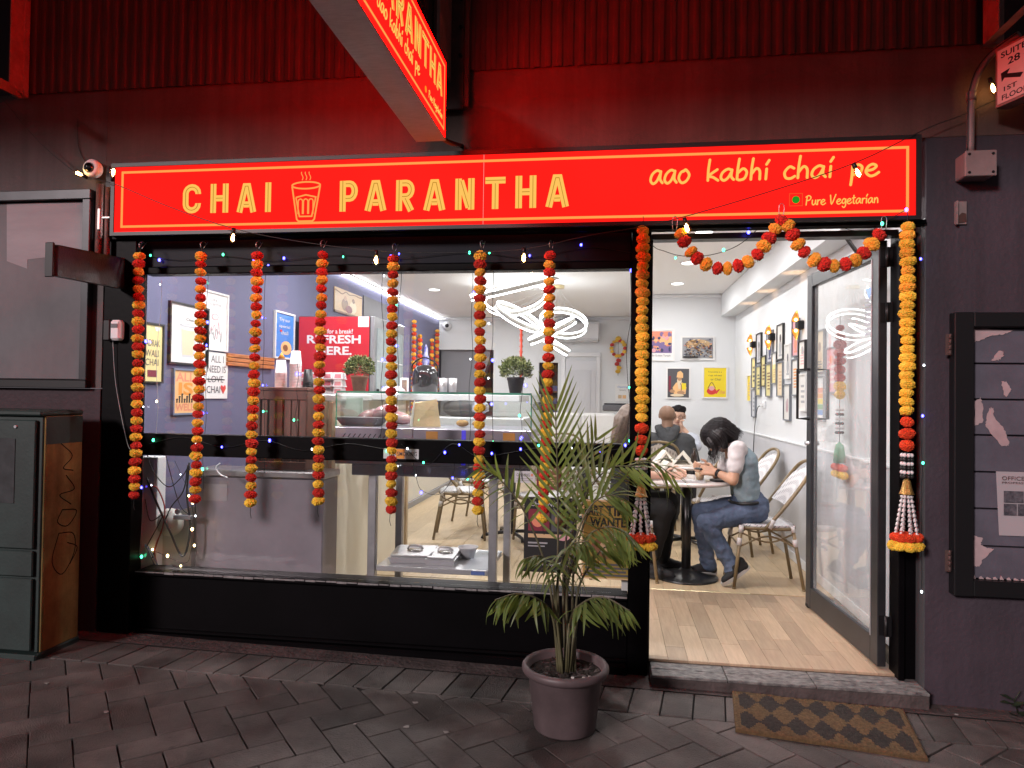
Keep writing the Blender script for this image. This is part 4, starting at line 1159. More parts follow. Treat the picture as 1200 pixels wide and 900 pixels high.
m.build('torn_paper_edge', M_scrap, nr)
fl_ = thing('flyer', 'white flyer headed OFFICES FOR with dark photos on the right notice board', 'flyer', (0, 0, 0))
c = (1.805, 2.017, 0.928, 1.227)
m = MB(); m.add([(c[0], -.0245, c[3]), (c[1], -.026, c[3]), (c[1], -.026, c[2]), (c[0]+.012, -.030, c[2])], [(0, 1, 2, 3)]); m.add([(c[0], -.0235, c[3]), (c[1], -.024, c[3]), (c[1], -.024, c[2]), (c[0]+.012, -.027, c[2])], [(0, 1, 2, 3)])
m.build('sheet', mat('grey_white_paper', (.38, .34, .36), .8), fl_)
fF = lambda u, v, w: (u, -.0315-w, v)
H = c[3]-c[2]
m = MB(); text_mb('OFFICES FOR', m, fF, c[0]+.022, c[0]+.20, c[3]-H*.13, c[3]-H*.07, 0, .0); text_mb('PROFESSIONALS', m, fF, c[0]+.022, c[0]+.20, c[3]-H*.185, c[3]-H*.155, 0)
m.build('print', mat('brown_print', (.10, .05, .05), .7), fl_)
m = MB()
for (u0, u1, v0, v1) in ((.03, .115, .30, .48), (.12, .2, .30, .48), (.03, .085, .50, .68), (.09, .125, .50, .68), (.135, .2, .56, .88)):
    m.box(c[0]+u0, c[0]+u1, -.0325, -.0312, c[3]-H*v1, c[3]-H*v0)
m.build('photo', mat('dark_photo_print', (.14, .13, .15), .6, col2=(.03, .03, .04), scale=45), fl_)

for zc in (1.823, 0.800):
    m = MB()
    for i in range(4): m.cyl((X0-.012, -.04, zc-.05+i*.026), (X0-.012, -.04, zc-.027+i*.026), .006, n=8)
    m.box(X0-.03, X0-.002, -.036, -.034, zc-.05, zc+.05); m.build('hinge', mat('rusty_hinge', (.08, .045, .04), .7, bump=.4), nr)

wd = thing('weed_clump', 'dark leafy weed growing at the foot of the right wall', 'weed', (0, 0, 0))
M_weed = mat('dark_weed_leaf', (.022, .035, .016), .55, var=.3, rand=.3)
for i in range(34):
    bx = 1.93+U(-.10, .18); by = -.05+U(-.05, .02); L = U(.05, .10); az = U(0, 6.28); el = U(.2, 1.2); zb = gz(bx)+U(.0, .10)
    d = Vector((math.cos(az)*math.cos(el), math.sin(az)*math.cos(el)*.5-.2, math.sin(el))); s = d.cross(Vector((0, 0, 1))).normalized()*L*.28
    o = Vector((bx, by, zb)); m = MB()
    m.add([o, o+d*L*.5+s, o+d*L+Vector((0, 0, -.01)), o+d*L*.5-s, o+d*L*.55+Vector((0, 0, -.008))], [(0, 4, 1), (1, 4, 2), (2, 4, 3), (3, 4, 0)]); m.build('leaf', M_weed, wd)
m = MB()
for i in range(9):
    bx = 1.9+i*.03; m.tube([(bx, -.03, gz(bx)), (bx+U(-.03, .03), -.05, gz(bx)+.07), (bx+U(-.05, .05), -.06, gz(bx)+.12)], .0025, 5)
m.build('stem', M_weed, wd)

# door mat
M_coir = mat('coir_brown', (.135, .082, .036), .95, var=.35, scale=70, bump=1.0, bscale=250)
M_coird = mat('coir_dark', (.034, .026, .022), .95, var=.4, scale=70, bump=1.0, bscale=250)
A_, B_, C_, D_ = Vector((.60, -.095, 0)), Vector((1.36, -.125, 0)), Vector((1.275, -.585, 0)), Vector((.548, -.485, 0))
dm = thing('door_mat', 'brown coir door mat with dark diamond pattern skewed before the step', 'door mat', (0, 0, 0))
def mp(u, v): q = A_*(1-u)*(1-v)+B_*u*(1-v)+C_*u*v+D_*(1-u)*v; return q
nu, nv = 84, 40; m = MB(); vs = []
for j in range(nv+1):
    for i in range(nu+1):
        u, v = i/nu, j/nv; q = mp(u, v)
        lift = .05*max(0, (u-.93)/.07)*0+.02*max(0, 1-v*4)*(1 if u < .25 else .4)
        e = .006 if i in (0, nu) or j in (0, nv) else 0
        vs.append((q.x+U(-.0015, .0015), q.y+U(-.0015, .0015), gz(q.x)+.018+lift*.3-e+U(-.0022, .0022)))
F = []; 
for j in range(nv):
    for i in range(nu):
        u, v = (i+.5)/nu, (j+.5)/nv
        a_ = (u*7.5+v*2.2) % 1; b_ = (u*7.5-v*2.2) % 1
        m.mi = 1 if abs(((u*7.0) % 1)-.5)+abs(((v*2+(.0)) % 1)-.5) < .5 and True else 0
        if not (.03 < u < .97 and .04 < v < .96): m.mi = 0
        k = j*(nu+1)+i; F.append(([k, k+1, k+nu+2, k+nu+1], m.mi))
base = len(m.v); m.v += vs
for f, mi in F: m.f.append(f); m.m.append(mi); m.sm.append(False)
for (a, b) in ((A_, B_), (B_, C_), (C_, D_), (D_, A_)):
    m.mi = 0; m.quad((a.x, a.y, gz(a.x)), (b.x, b.y, gz(b.x)), (b.x, b.y, gz(b.x)+.014), (a.x, a.y, gz(a.x)+.014))
m.build('pile', [M_coir, M_coird], dm)

# ---------------- glass door, open inward ----------------
dr = thing('glass_door', 'dark framed glass door standing open against the right wall', 'door', (1.37, .16, FZ), math.radians(3.7))
DX0, DX1, DY0, DY1, DZ0, DZ1 = 1.350, 1.392, .165, 1.215, .212, 2.37
def dp(name, *bx, mt=M_alu, c=.003, **k): m = MB(); m.box(*bx, c); return local(m.build(name, mt, dr, **k), (1.37, .16, FZ))
dp('stile', DX0, DX1, DY0, DY0+.085, DZ0, DZ1); dp('stile', DX0, DX1, DY1-.085, DY1, DZ0, DZ1)
dp('rail', DX0+.001, DX1-.001, DY0+.086, DY1-.086, DZ0, DZ0+.135); dp('rail', DX0+.001, DX1-.001, DY0+.086, DY1-.086, DZ1-.085, DZ1)
dp('bead', DX0-.004, DX0+.002, DY0+.075, DY0+.084, DZ0+.13, DZ1-.08, mt=M_steeld); 
dp('glass_pane', 1.369, 1.373, DY0+.086, DY1-.086, DZ0+.136, DZ1-.086, mt=M_glassd, c=0)
for s in (-1, 1):
    x = (DX0 if s < 0 else DX1); m = MB()
    hz0, hz1 = 1.43, 1.75
    m.tube([(x, 1.165, hz0), (x+s*.075, 1.165, hz0), (x+s*.075, 1.165, hz1), (x, 1.165, hz1)], .011, 4)
    local(m.build('handle', M_blackm, dr), (1.37, .16, FZ))
m = MB(); m.cyl((DX0-.022, 1.175, 1.27), (DX1+.022, 1.175, 1.27), .014, n=10); local(m.build('lock_cylinder', M_steeld, dr), (1.37, .16, FZ))
for z in (2.28, 2.0, .42):
    m = MB(); m.cyl((1.385, .148, z-.05), (1.385, .148, z+.05), .010, n=8); m.box(1.355, 1.384, .1605, .1645, z-.05, z+.05); m.box(1.388, 1.42, .141, .147, z-.05, z+.05); local(m.build('hinge', M_blackm, dr), (1.37, .16, FZ))
m = MB(); m.hexa([(1.33, .40, 2.345), (1.335, .40, 2.365), (1.345, .40, 2.365), (1.345, .40, 2.345), (1.15, .12, 2.385), (1.15, .12, 2.40), (1.165, .12, 2.40), (1.165, .12, 2.385)]); local(m.build('closer_arm', M_blackm, dr), (1.37, .16, FZ))
m = MB(); m.prism([(.32, 2.09), (.36, 2.15), (.28, 2.15)], lambda u, v, w: (1.3685-w, u, v), .0008); local(m.build('sticker', mat('pale_blue_sticker', (.25, .42, .75), .5), dr), (1.37, .16, FZ))
m = MB()
for i in range(8): m.box(1.3677, 1.3685, .27, .37, 1.90+i*.026, 1.914+i*.026)
local(m.build('opening_hours_print', mat('grey_vinyl_print', (.35, .38, .42), .6), dr), (1.37, .16, FZ))
df = thing('door_frame', 'black metal frame round the open cafe doorway', 'door frame', (0, 0, 0))
for nm, bx in (('jamb', (1.410, 1.4385, .06, .18, .187, 2.39)), ('jamb', (1.4405, 1.499, .085, .103, .187, 2.39)), ('lintel', (.207, 1.409, .07, .15, 2.372, 2.402)), ('jamb', (.2065, .214, .07, .15, .187, 2.371))):
    m = MB(); m.box(*bx, .003); m.build(nm, M_alu if nm == 'lintel' else M_black, df)
m = MB(); m.box(1.28, 1.345, 1.17, 1.215, .201, .235, .008); m.build('door_stop', M_blackm, label='black door stop on the floor at the free edge of the glass door', cat='door stop')

# ---------------- cafe lighting ----------------
M_lamp = emis('downlight_face', (1.0, .97, .92), 6.0)
M_ring = emis('ring_lamp_white', (.97, .995, 1.0), 11)
M_ringb = mat('ring_lamp_band', (.42, .41, .38), .4, metal=.3)
dls = [(.728, 2.085, 'nearest round ceiling downlight seen through the doorway'), (.749, 3.374, 'middle round ceiling downlight of the doorway row'), (.76, 4.62, 'farthest round ceiling downlight of the doorway row'), (-2.2, 4.923, 'round ceiling downlight near the strip light above the counter'),
       (.72, .85, 'downlight just inside the doorway head, hidden by the fascia sign'), (-2.2, 2.3, 'downlight over the counter above the window head'), (-.75, 1.1, 'downlight over the glass display case above the window head'), (-2.2, .42, 'added unseen downlight close behind the glass over the slatted crate'), (-1.5, .30, 'added unseen downlight close behind the glass over the left end of the display case'), (-.7, .30, 'added unseen downlight close behind the glass over the right end of the display case'), (-.75, 2.6, 'added unseen downlight between the window and the ring chandelier'), (-1.886, 6.394, 'added downlight kept out of sight behind the sixth garland'), (-3.042, 5.895, 'added downlight kept out of sight behind the fifth garland')]  # unseen lamps near the glass and behind garlands are added to brighten the interior
for x, y, lab in dls:
    t = thing('downlight', lab, 'ceiling light', (x, y, 2.88), group='round downlights in the cafe ceiling')
    m = MB(); m.lathe([(.060, -.004), (.084, -.006), (.086, 0)], n=24); m.build('trim_ring', M_white, t)
    m = MB(); m.lathe([(.0001, -.0085), (.066, -.0085)], n=24); m.build('lamp_face', M_lamp, t)
    ld = bpy.data.lights.new('downlight', 'AREA'); ld.shape = 'DISK'; ld.size = .085; ld.energy = 13 if x > 0 else (22 if y < 3 else 34); ld.color = (1, .99, .985)
    lo = bpy.data.objects.new('lamp', ld); COL.objects.link(lo); lo.parent = t; lo.location = (0, 0, -.014)
t = thing('strip_light', 'thin white LED strip along the ceiling edge of the violet wall', 'strip light', (0, 0, 0))
m = MB(); m.box(-2.895, -2.868, .3, 7.94, 2.842, 2.862, .002); m.build('diffuser', emis('strip_white', (1, .98, 1), 20.0), t)
m = MB(); m.box(-2.899, -2.866, .3, 7.94, 2.8625, 2.8795, .001); m.build('channel', M_white, t)

ch = thing('ring_chandelier', 'chandelier of interlocking white light rings hung from the cafe ceiling', 'chandelier', (-.629, 4.7, 2.878))
def ring(c, R, th, k, yaw=0.0):
    """circle with major axis tilted th in the XZ plane; k the squash of its minor axis"""
    c = Vector(c); a = Vector((math.cos(th), 0, math.sin(th))); b = Vector((-math.sin(th)*k, math.sqrt(1-k*k), math.cos(th)*k))
    if yaw: q = Matrix.Rotation(yaw, 3, 'Z'); a = q @ a; b = q @ b
    nrm = a.cross(b).normalized()
    pts = [c+a*(R*math.cos(t*2*math.pi/56))+b*(R*math.sin(t*2*math.pi/56)) for t in range(56)]
    off = Vector((-.629, 4.7, 2.878))
    m = MB(); m.tube([p-off for p in pts], .021, 4, True, flat=(.25, 1.15), up=None) if False else None
    vs = []; F = []
    for i, p in enumerate(pts):
        r = (p-c).normalized()
        for (u, w) in ((-.006, -.020), (.006, -.020), (.006, .020), (-.006, .020)): vs.append(p-off+r*u+nrm*w)
    n = len(pts)
    for i in range(n):
        for q in range(4): F.append((i*4+q, i*4+(q+1) % 4, ((i+1) % n)*4+(q+1) % 4, ((i+1) % n)*4+q))
    m.add(vs, F, True); rb = m.build('ring', M_ringb, ch)
    for s in (-1, 1):
        m = MB(); m.tube([p-off+nrm*(.033*s) for p in pts], .0080, 6, True); m.build('light_tube', M_ring, rb)
    for i in (4, 22, 40):
        m = MB(); m.tube([pts[i]-off, (.0+.03*math.cos(i), .03*math.sin(i), -.02)], .0012, 4); m.build('suspension_wire', M_wireW, ch)
Yc = 4.55
def rc(p): return p
ring((-1.080, 4.400, 2.821), .55, math.radians(13), .20)
ring((-1.126, 4.600, 2.731), .37, math.radians(5), .62)
ring((-1.052, 4.300, 2.462), .285, math.radians(-31), .25)
ring((-0.547, 4.500, 2.414), .275, math.radians(-12), .60)
ring((-0.650, 4.200, 2.291), .28, math.radians(26), .18)
ring((-0.623, 4.500, 2.146), .16, math.radians(-32), .06)
m = MB(); m.lathe([(.0001, -.035), (.075, -.035), (.078, -.03), (.078, 0)], n=24); m.build('ceiling_rose', mat('brushed_gold', (.75, .62, .36), .35, metal=.7), ch)

# sconces on the right wall
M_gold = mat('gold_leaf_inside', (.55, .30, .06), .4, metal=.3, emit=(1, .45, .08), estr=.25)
scs = [((1.540, 4.259, 2.145), 'farthest black and gold up-down wall lamp on the right wall'), ((1.540, 3.375, 2.152), 'middle black and gold up-down wall lamp on the right wall'), ((1.540, 2.375, 2.164), 'nearest black and gold up-down wall lamp, by the door edge')]
for p, lab in scs:
    t = thing('wall_lamp', lab, 'wall lamp', (1.559, p[1], p[2]), group='black and gold wall lamps')
    m = MB(); m.box(-.05, -.001, -.045, .045, -.035, .035, .006); m.build('body', M_blackm, t)
    for s in (-1, 1):
        m = MB()
        for mi, rr in ((0, .034), (1, .031)):
            vs = []; F = []; nn = 10; kk = 8
            for j in range(kk+1):
                v = j/kk; r = rr*(1-.55*v*v)
                for i in range(nn+1):
                    a = math.pi*(-.40+.80*i/nn)+v*.35
                    vs.append((-.055-r*math.sin(a), r*math.cos(a), s*(.03+.095*v-.04*v*(i/nn))))
            for j in range(kk):
                for i in range(nn): k = j*(nn+1)+i; F.append((k, k+1, k+nn+2, k+nn+1))
            m.mi = mi; m.add(vs, F, True)
        m.build('leaf_shade', [M_blackm, M_gold], t)
        m = MB(); m.sphere((-.055, 0, s*.045), .014, 8, 6); m.build('bulb', emis('sconce_bulb', (1, .55, .2), 8), t)
        ld = bpy.data.lights.new('sconce', 'SPOT'); ld.energy = 5; ld.color = (1, .55, .25); ld.spot_size = math.radians(44); ld.spot_blend = .5; ld.shadow_soft_size = .01
        lo = bpy.data.objects.new('lamp', ld); COL.objects.link(lo); lo.parent = t; lo.location = (-.045, 0, s*.075)
        if s > 0: lo.rotation_euler = (math.pi, 0, 0)

# ---------------- framed pictures ----------------
def cm(name, col): return mat('print_'+name, col, .45, spec=.4)
PC = {'white': (.78, .78, .77), 'paper': (.70, .69, .66), 'yellow': (.80, .62, .03), 'pale_yellow': (.72, .64, .30), 'orange': (.75, .30, .05), 'black': (.02, .02, .02), 'dark': (.09, .09, .10), 'grey': (.35, .36, .38), 'lgrey': (.58, .59, .62), 'red': (.62, .05, .05),
      'blue': (.05, .22, .60), 'purple': (.20, .14, .32), 'pink': (.70, .36, .40), 'tan': (.60, .42, .24), 'brown': (.20, .10, .05), 'cream': (.72, .60, .42), 'green': (.10, .32, .12), 'skin': (.45, .26, .15), 'coral': (.72, .26, .16), 'peach': (.80, .48, .22), 'navy': (.05, .06, .14), 'maroon': (.20, .03, .05), 'mustard': (.30, .215, .05)}
def picture(name, lab, cat, O, u, n, w, h, fmat, fw, bg, art, group=None, fd=.022, gloss=True):
    """O lower left corner, u to the right, n out of the wall; art in 0..1 sheet fractions"""
    O = Vector(O); u = Vector(u); n = Vector(n); v = Vector((0, 0, 1))
    f = lambda s, t_, d: tuple(O+u*s+v*t_+n*d)
    t = thing(name, lab, cat, (0, 0, 0), group=group)
    def fb(m, a0, a1, b0, b1, c0, c1): m.hexa([f(a0, b0, c0), f(a1, b0, c0), f(a1, b0, c1), f(a0, b0, c1), f(a0, b1, c0), f(a1, b1, c0), f(a1, b1, c1), f(a0, b1, c1)])
    if fw > 0:
        for (a0, a1, b0, b1) in ((0, w, 0, fw), (0, w, h-fw, h), (0, fw, fw+.0004, h-fw-.0004), (w-fw, w, fw+.0004, h-fw-.0004)):
            m = MB(); fb(m, a0, a1, b0, b1, .0005, fd); m.build('frame', fmat, t)
    m = MB(); fb(m, fw*.9, w-fw*.9, fw*.9, h-fw*.9, .0006, fd*.55); m.build('sheet', cm(bg, PC[bg]), t)
    cols = []; lay = fd*.55+.0006
    m = MB(); iw, ih = w-2*fw, h-2*fw
    for a in art:
        c = a[1]
        if c not in cols: cols.append(c)
        m.mi = cols.index(c)
        if a[0] == 'r': x0, y0, x1, y1 = a[2:6]; P_ = [(x0, y0), (x1, y0), (x1, y1), (x0, y1)]
        elif a[0] == 'e': cx, cy, rx, ry = a[2:6]; P_ = [(cx+rx*math.cos(k*math.pi/8), cy+ry*math.sin(k*math.pi/8)) for k in range(16)]
        elif a[0] == 'p': P_ = a[2]
        elif a[0] == 't':
            x0, y0, x1, y1 = a[3:7]
            text_mb(a[2], m, f, fw+x0*iw, fw+x1*iw, fw+y0*ih, fw+y1*ih, lay+.0004, a[7] if len(a) > 7 else 0, m.mi); lay += .0004; continue
        elif a[0] == 's':
            P2 = [(fw+x*iw, fw+y*ih) for x, y in a[2]]; ribbon(m, [(q.x, q.y) for q in spl([(x, y, 0) for x, y in P2], 4)], a[3], f, lay+.0004); lay += .0004; continue
        m.prism([(fw+x*iw, fw+y*ih) for x, y in P_], f, lay); lay += .0003
    if art: m.build('print', [cm(c, PC[c]) for c in cols], t)
    return t
def onL(r): return (-2.8995, r[0], r[2]), (0, 1, 0), (1, 0, 0), r[1]-r[0], r[3]-r[2]
def onR(r): return (1.5595, r[0], r[2]), (0, -1, 0), (-1, 0, 0), r[0]-r[1], r[3]-r[2]
def onF(r, y=5.4995): return (r[0], y, r[2]), (1, 0, 0), (0, -1, 0), r[1]-r[0], r[3]-r[2]
M_fb = mat('black_picture_frame', (.015, .015, .016), .4); M_fg = mat('grey_picture_frame', (.20, .22, .25), .4, metal=.3); M_fw = mat('white_picture_frame', (.75, .75, .74), .45)
M_fbl = mat('blue_grey_picture_frame', (.16, .20, .28), .4)
rs = random.Random(3)
def squiggle(n, x0, x1, y0, y1):
    return [(x0+(x1-x0)*i/n, rs.uniform(y0, y1)) for i in range(n+1)]
glassart = [('p', 'lgrey', [(.28, .22), (.32, .10), (.60, .10), (.66, .22), (.70, .66), (.24, .66)]), ('p', 'cream', [(.32, .14), (.60, .14), (.67, .60), (.28, .60)]), ('e', 'paper', .47, .60, .20, .03), ('e', 'grey', .47, .66, .23, .028), ('e', 'lgrey', .47, .66, .20, .02), ('t', 'dark', 'Chai', .40, .74, .60, .79)]
picture('picture', 'black framed print of a glass of milky tea on the violet wall', 'picture', *onL((0.638, 1.089, 1.734, 2.153)), M_fb, .014, 'white', glassart)
picture('picture', 'white framed line drawing, topmost print on the violet wall', 'picture', *onL((1.001, 1.346, 1.855, 2.288)), M_fw, .014, 'white', [('t', 'grey', 'LIFE', .3, .86, .6, .90), ('t', 'grey', 'IS BETTER', .28, .78, .75, .82), ('s', 'pink', squiggle(9, .3, .75, .2, .55), .004), ('e', 'pink', .5, .58, .14, .06), ('e', 'white', .5, .58, .11, .045), ('s', 'grey', squiggle(12, .25, .8, .12, .4), .003)])
picture('poster', 'white poster lettered ALL I NEED IS LOVE CHAI with a red heart', 'poster', *onL((1.057, 1.361, 1.503, 1.844)), M_fw, 0.0, 'white', [('t', 'dark', 'ALL I', .25, .78, .80, .93), ('t', 'dark', 'NEED IS', .10, .56, .90, .71), ('t', 'dark', 'LOVE', .14, .35, .80, .49), ('r', 'black', .08, .40, .86, .425), ('t', 'dark', 'CHAI', .08, .12, .66, .27), ('p', 'red', [(.80, .10), (.92, .22), (.90, .29), (.84, .29), (.80, .25), (.76, .29), (.70, .29), (.69, .22)])])
picture('picture', 'orange print reading ALL IS WELL in a blue-grey frame', 'picture', *onL((0.688, 0.968, 1.392, 1.708)), M_fbl, .013, 'peach', [('t', 'coral', 'ALL', .08, .74, .92, .95, .02), ('t', 'orange', 'IS', .2, .42, .85, .72, .03), ('t', 'coral', 'WELL', .08, .05, .92, .22, .02)]+[('r', 'black', .12+i*.11, .24, .17+i*.11, .30+.06*(i % 3)) for i in range(7)]+[('e', 'black', .145+i*.11, .34+.06*(i % 3)-.02, .035, .02) for i in range(7)])
picture('picture', 'yellow framed print with dark strokes at the left window edge', 'picture', *onL((0.325, 0.580, 1.601, 1.985)), M_fb, .012, 'pale_yellow', [('t', 'dark', 'ADRAK', .3, .62, .9, .74), ('t', 'dark', 'WALI', .3, .44, .85, .56), ('t', 'dark', 'CHAI', .3, .28, .85, .40), ('r', 'maroon', .4, .08, .80, .2), ('p', 'white', [(.65, .97), (.72, .90), (.85, .90), (.92, .97)])])
picture('poster', 'blue poster in a white frame behind the paper cups', 'poster', *onL((2.095, 2.472, 1.853, 2.272)), M_fw, .016, 'blue', [('t', 'paper', 'Try our', .2, .80, .8, .90), ('t', 'paper', 'special', .2, .66, .8, .75), ('t', 'paper', 'thali', .3, .52, .7, .61), ('e', 'red', .3, .60, .06, .03), ('e', 'peach', .6, .22, .3, .16), ('e', 'brown', .55, .22, .14, .08)])
picture('picture', 'brown canvas of seated figures hung high above the red poster', 'picture', *onL((3.415, 4.226, 2.422, 2.687)), M_fb, 0.0, 'tan', [('e', 'brown', .35, .40, .12, .25), ('e', 'skin', .36, .66, .05, .10), ('e', 'cream', .65, .38, .13, .25), ('e', 'brown', .66, .66, .05, .10), ('e', 'maroon', .50, .25, .12, .16), ('r', 'brown', 0, 0, 1, .08), ('s', 'brown', squiggle(8, 0, 1, .8, .95), .01)])
picture('panel', 'dark grey panel beside the brown canvas high on the violet wall', 'panel', *onL((4.287, 5.136, 2.430, 2.715)), M_fb, 0.0, 'dark', [])
m = MB(); q0, q1 = (-2.900, 1.334, 1.775), (-2.900, 2.074, 1.811)
for i in range(3): m.box(-2.8995, -2.87, q0[1], q1[1], q0[2]+.045-i*.033, q0[2]+.074-i*.033, .003)
m.build('plank_rail', mat('orange_timber', (.42, .15, .05), .5, var=.3, scale=6, stretch=(1, 1, 8)), label='orange-brown slatted timber rail on the violet wall', cat='rail')

FR = 'framed prints on the right wall'
def pr(r, lab, fm, bg, art, fw=.011): picture('picture', lab, 'picture', *onR(r), fm, fw, bg, art, group=FR)
lines = lambda c, n=5, x0=.2, x1=.8, y0=.2, y1=.8: [('r', c, x0+rs.uniform(0, .1), y0+(y1-y0)*i/n, x1-rs.uniform(0, .15), y0+(y1-y0)*(i+.45)/n) for i in range(n)]
fig = lambda c1, c2: [('e', c1, .5, .35, .25, .22), ('e', c2, .5, .62, .14, .12), ('r', c1, .25, .08, .75, .14)]
pr((4.605, 4.413, 1.532, 1.819), 'bare yellow print, farthest left on the right wall', M_fw, 'yellow', lines('tan'), 0.004)
pr((4.373, 4.170, 1.672, 2.006), 'narrow yellow and white print below the farthest wall lamp', M_fg, 'pale_yellow', lines('dark', 4), .01)
pr((4.361, 4.159, 1.357, 1.662), 'lowest narrow grey framed print at the far left of the right wall', M_fg, 'lgrey', lines('grey', 4), .01)
pr((4.136, 3.892, 1.928, 2.248), 'black framed print touching the farthest wall lamp', M_fb, 'lgrey', fig('grey', 'dark'))
pr((4.137, 3.913, 1.588, 1.902), 'grey framed yellow print under the black framed one at the far lamp', M_fg, 'pale_yellow', lines('dark', 5))
pr((3.884, 3.678, 1.683, 1.996), 'black framed yellow print between far and middle wall lamps', M_fb, 'pale_yellow', lines('brown', 5))
pr((3.664, 3.435, 1.578, 1.906), 'grey framed pale yellow print below the middle wall lamp', M_fg, 'pale_yellow', lines('brown', 6))
pr((3.629, 3.391, 1.912, 2.227), 'grey framed print partly behind the middle wall lamp', M_fg, 'lgrey', fig('navy', 'grey'))
pr((3.403, 3.214, 1.700, 2.004), 'white and mustard print right of the middle wall lamp', M_fg, 'paper', [('r', 'pale_yellow', 0, 0, 1, .62)]+lines('tan', 5, .2, .8, .1, .5))
pr((3.204, 2.969, 1.915, 2.246), 'tall black framed drawing between middle and nearest lamps', M_fb, 'paper', fig('grey', 'black'))
pr((3.194, 2.969, 1.578, 1.899), 'grey framed cream print under the tall black framed drawing', M_fg, 'cream', lines('tan', 6))
pr((2.903, 2.720, 1.735, 2.044), 'white framed pale print with grey figure in mid wall', M_fw, 'paper', fig('grey', 'dark'))
pr((2.938, 2.710, 1.367, 1.691), 'lowest grey framed print of the mid right wall', M_fg, 'paper', [('e', 'pink', .5, .4, .14, .2), ('s', 'grey', squiggle(8, .3, .7, .2, .8), .004)])
pr((2.654, 2.450, 1.915, 2.233), 'grey framed pink print behind the nearest wall lamp', M_fg, 'pink', fig('coral', 'lgrey'))
pr((2.659, 2.456, 1.585, 1.898), 'grey framed orange print below the nearest wall lamp', M_fg, 'paper', lines('orange', 7))
pr((2.442, 2.245, 1.785, 2.036), 'black framed pink and grey print beside the door edge', M_fb, 'paper', lines('pink', 6)+[('e', 'grey', .5, .7, .2, .14)])
pr((2.427, 2.214, 1.460, 1.764), 'print seen behind the square pull handle of the door', M_fw, 'paper', lines('grey', 4))
pr((1.990, 1.746, 1.752, 2.074), 'tan print seen through the door glass, upper left', M_fg, 'cream', fig('tan', 'brown')+lines('dark', 3, .2, .8, .1, .3))
pr((1.703, 1.466, 1.600, 1.926), 'pink print seen through the door glass beside the reflection garland', M_fg, 'pink', lines('paper', 5)+[('e', 'coral', .5, .75, .2, .1)])
pr((1.982, 1.739, 1.393, 1.729), 'rainbow striped print seen through the door glass, lower left', M_fg, 'white', [('r', c, .1, .12+i*.13, .9, .24+i*.13) for i, c in enumerate(('blue', 'green', 'yellow', 'orange', 'coral'))])

jig = [('r', c, rs.uniform(.02, .75), rs.uniform(.05, .8), 0, 0) for c in ('navy',)]
def speckle(cols, n, x0, y0, x1, y1, smin=.03, smax=.09):
    o = []
    for i in range(n):
        cx, cy = rs.uniform(x0, x1), rs.uniform(y0, y1); rx, ry = rs.uniform(smin, smax), rs.uniform(smin, smax)
        o.append(('e', rs.choice(cols), min(max(cx, x0+rx), x1-rx), min(max(cy, y0+ry), y1-ry), rx, ry))
    return o
picture('picture', 'purple and orange temple print with caption, left on the end wall', 'picture', *onF((0.463, 0.812, 2.027, 2.437)), M_fw, .02, 'white', [('r', 'purple', .05, .22, .95, .97), ('r', 'coral', .05, .62, .95, .97), ('r', 'peach', .5, .5, .94, .80)]+speckle(['coral', 'peach', 'purple', 'pink', 'navy'], 40, .06, .24, .94, .95)+[('t', 'dark', 'the Golden Temple', .12, .08, .9, .16)])
picture('picture', 'wide print of a crowd on horseback, right on the end wall', 'picture', *onF((0.887, 1.309, 2.041, 2.345)), M_fw, .02, 'grey', [('r', 'grey', .03, .04, .97, .96), ('e', 'tan', .5, .72, .40, .20)]+speckle(['navy', 'grey', 'tan', 'dark', 'brown'], 110, .04, .06, .96, .66, .012, .045)+speckle(['coral', 'peach', 'cream', 'navy', 'grey'], 45, .06, .45, .94, .92, .012, .035)+[('r', 'black', .03, .04, .5, .09)])
picture('picture', 'painting of a seated bearded man in an orange turban on the end wall', 'picture', *onF((0.710, 1.013, 1.544, 1.946)), M_fw, .018, 'dark', [('r', 'dark', .03, .03, .97, .97), ('r', 'maroon', .05, .2, .16, .75), ('p', 'peach', [(.30, .12), (.24, .35), (.40, .52), (.70, .52), (.88, .36), (.84, .12)]), ('r', 'yellow', .66, .28, .86, .50), ('e', 'cream', .55, .58, .11, .13), ('p', 'cream', [(.44, .58), (.66, .58), (.58, .30), (.52, .28)]), ('e', 'skin', .56, .66, .10, .08), ('p', 'peach', [(.42, .70), (.46, .88), (.60, .93), (.72, .84), (.72, .68)]), ('s', 'black', [(.60, .5), (.66, .35), (.62, .2)], .006), ('e', 'skin', .22, .22, .12, .06), ('e', 'skin', .62, .17, .18, .06), ('e', 'cream', .45, .08, .32, .05)])
picture('picture', 'bright yellow print with a red teapot, lowest right on the end wall', 'picture', *onF((1.161, 1.470, 1.555, 1.961)), M_fw, .018, 'yellow', [('t', 'dark', 'Friendship is a', .2, .82, .8, .89), ('t', 'dark', 'cup of tea', .2, .70, .8, .77), ('t', 'dark', 'or Chai', .3, .57, .75, .65), ('e', 'red', .35, .20, .22, .12), ('e', 'pink', .35, .30, .12, .08), ('p', 'red', [(.5, .16), (.68, .28), (.72, .26), (.56, .10)]), ('s', 'brown', [(.18, .30), (.35, .50), (.52, .30)], .008), ('t', 'coral', 'chai', .72, .12, .95, .24)])

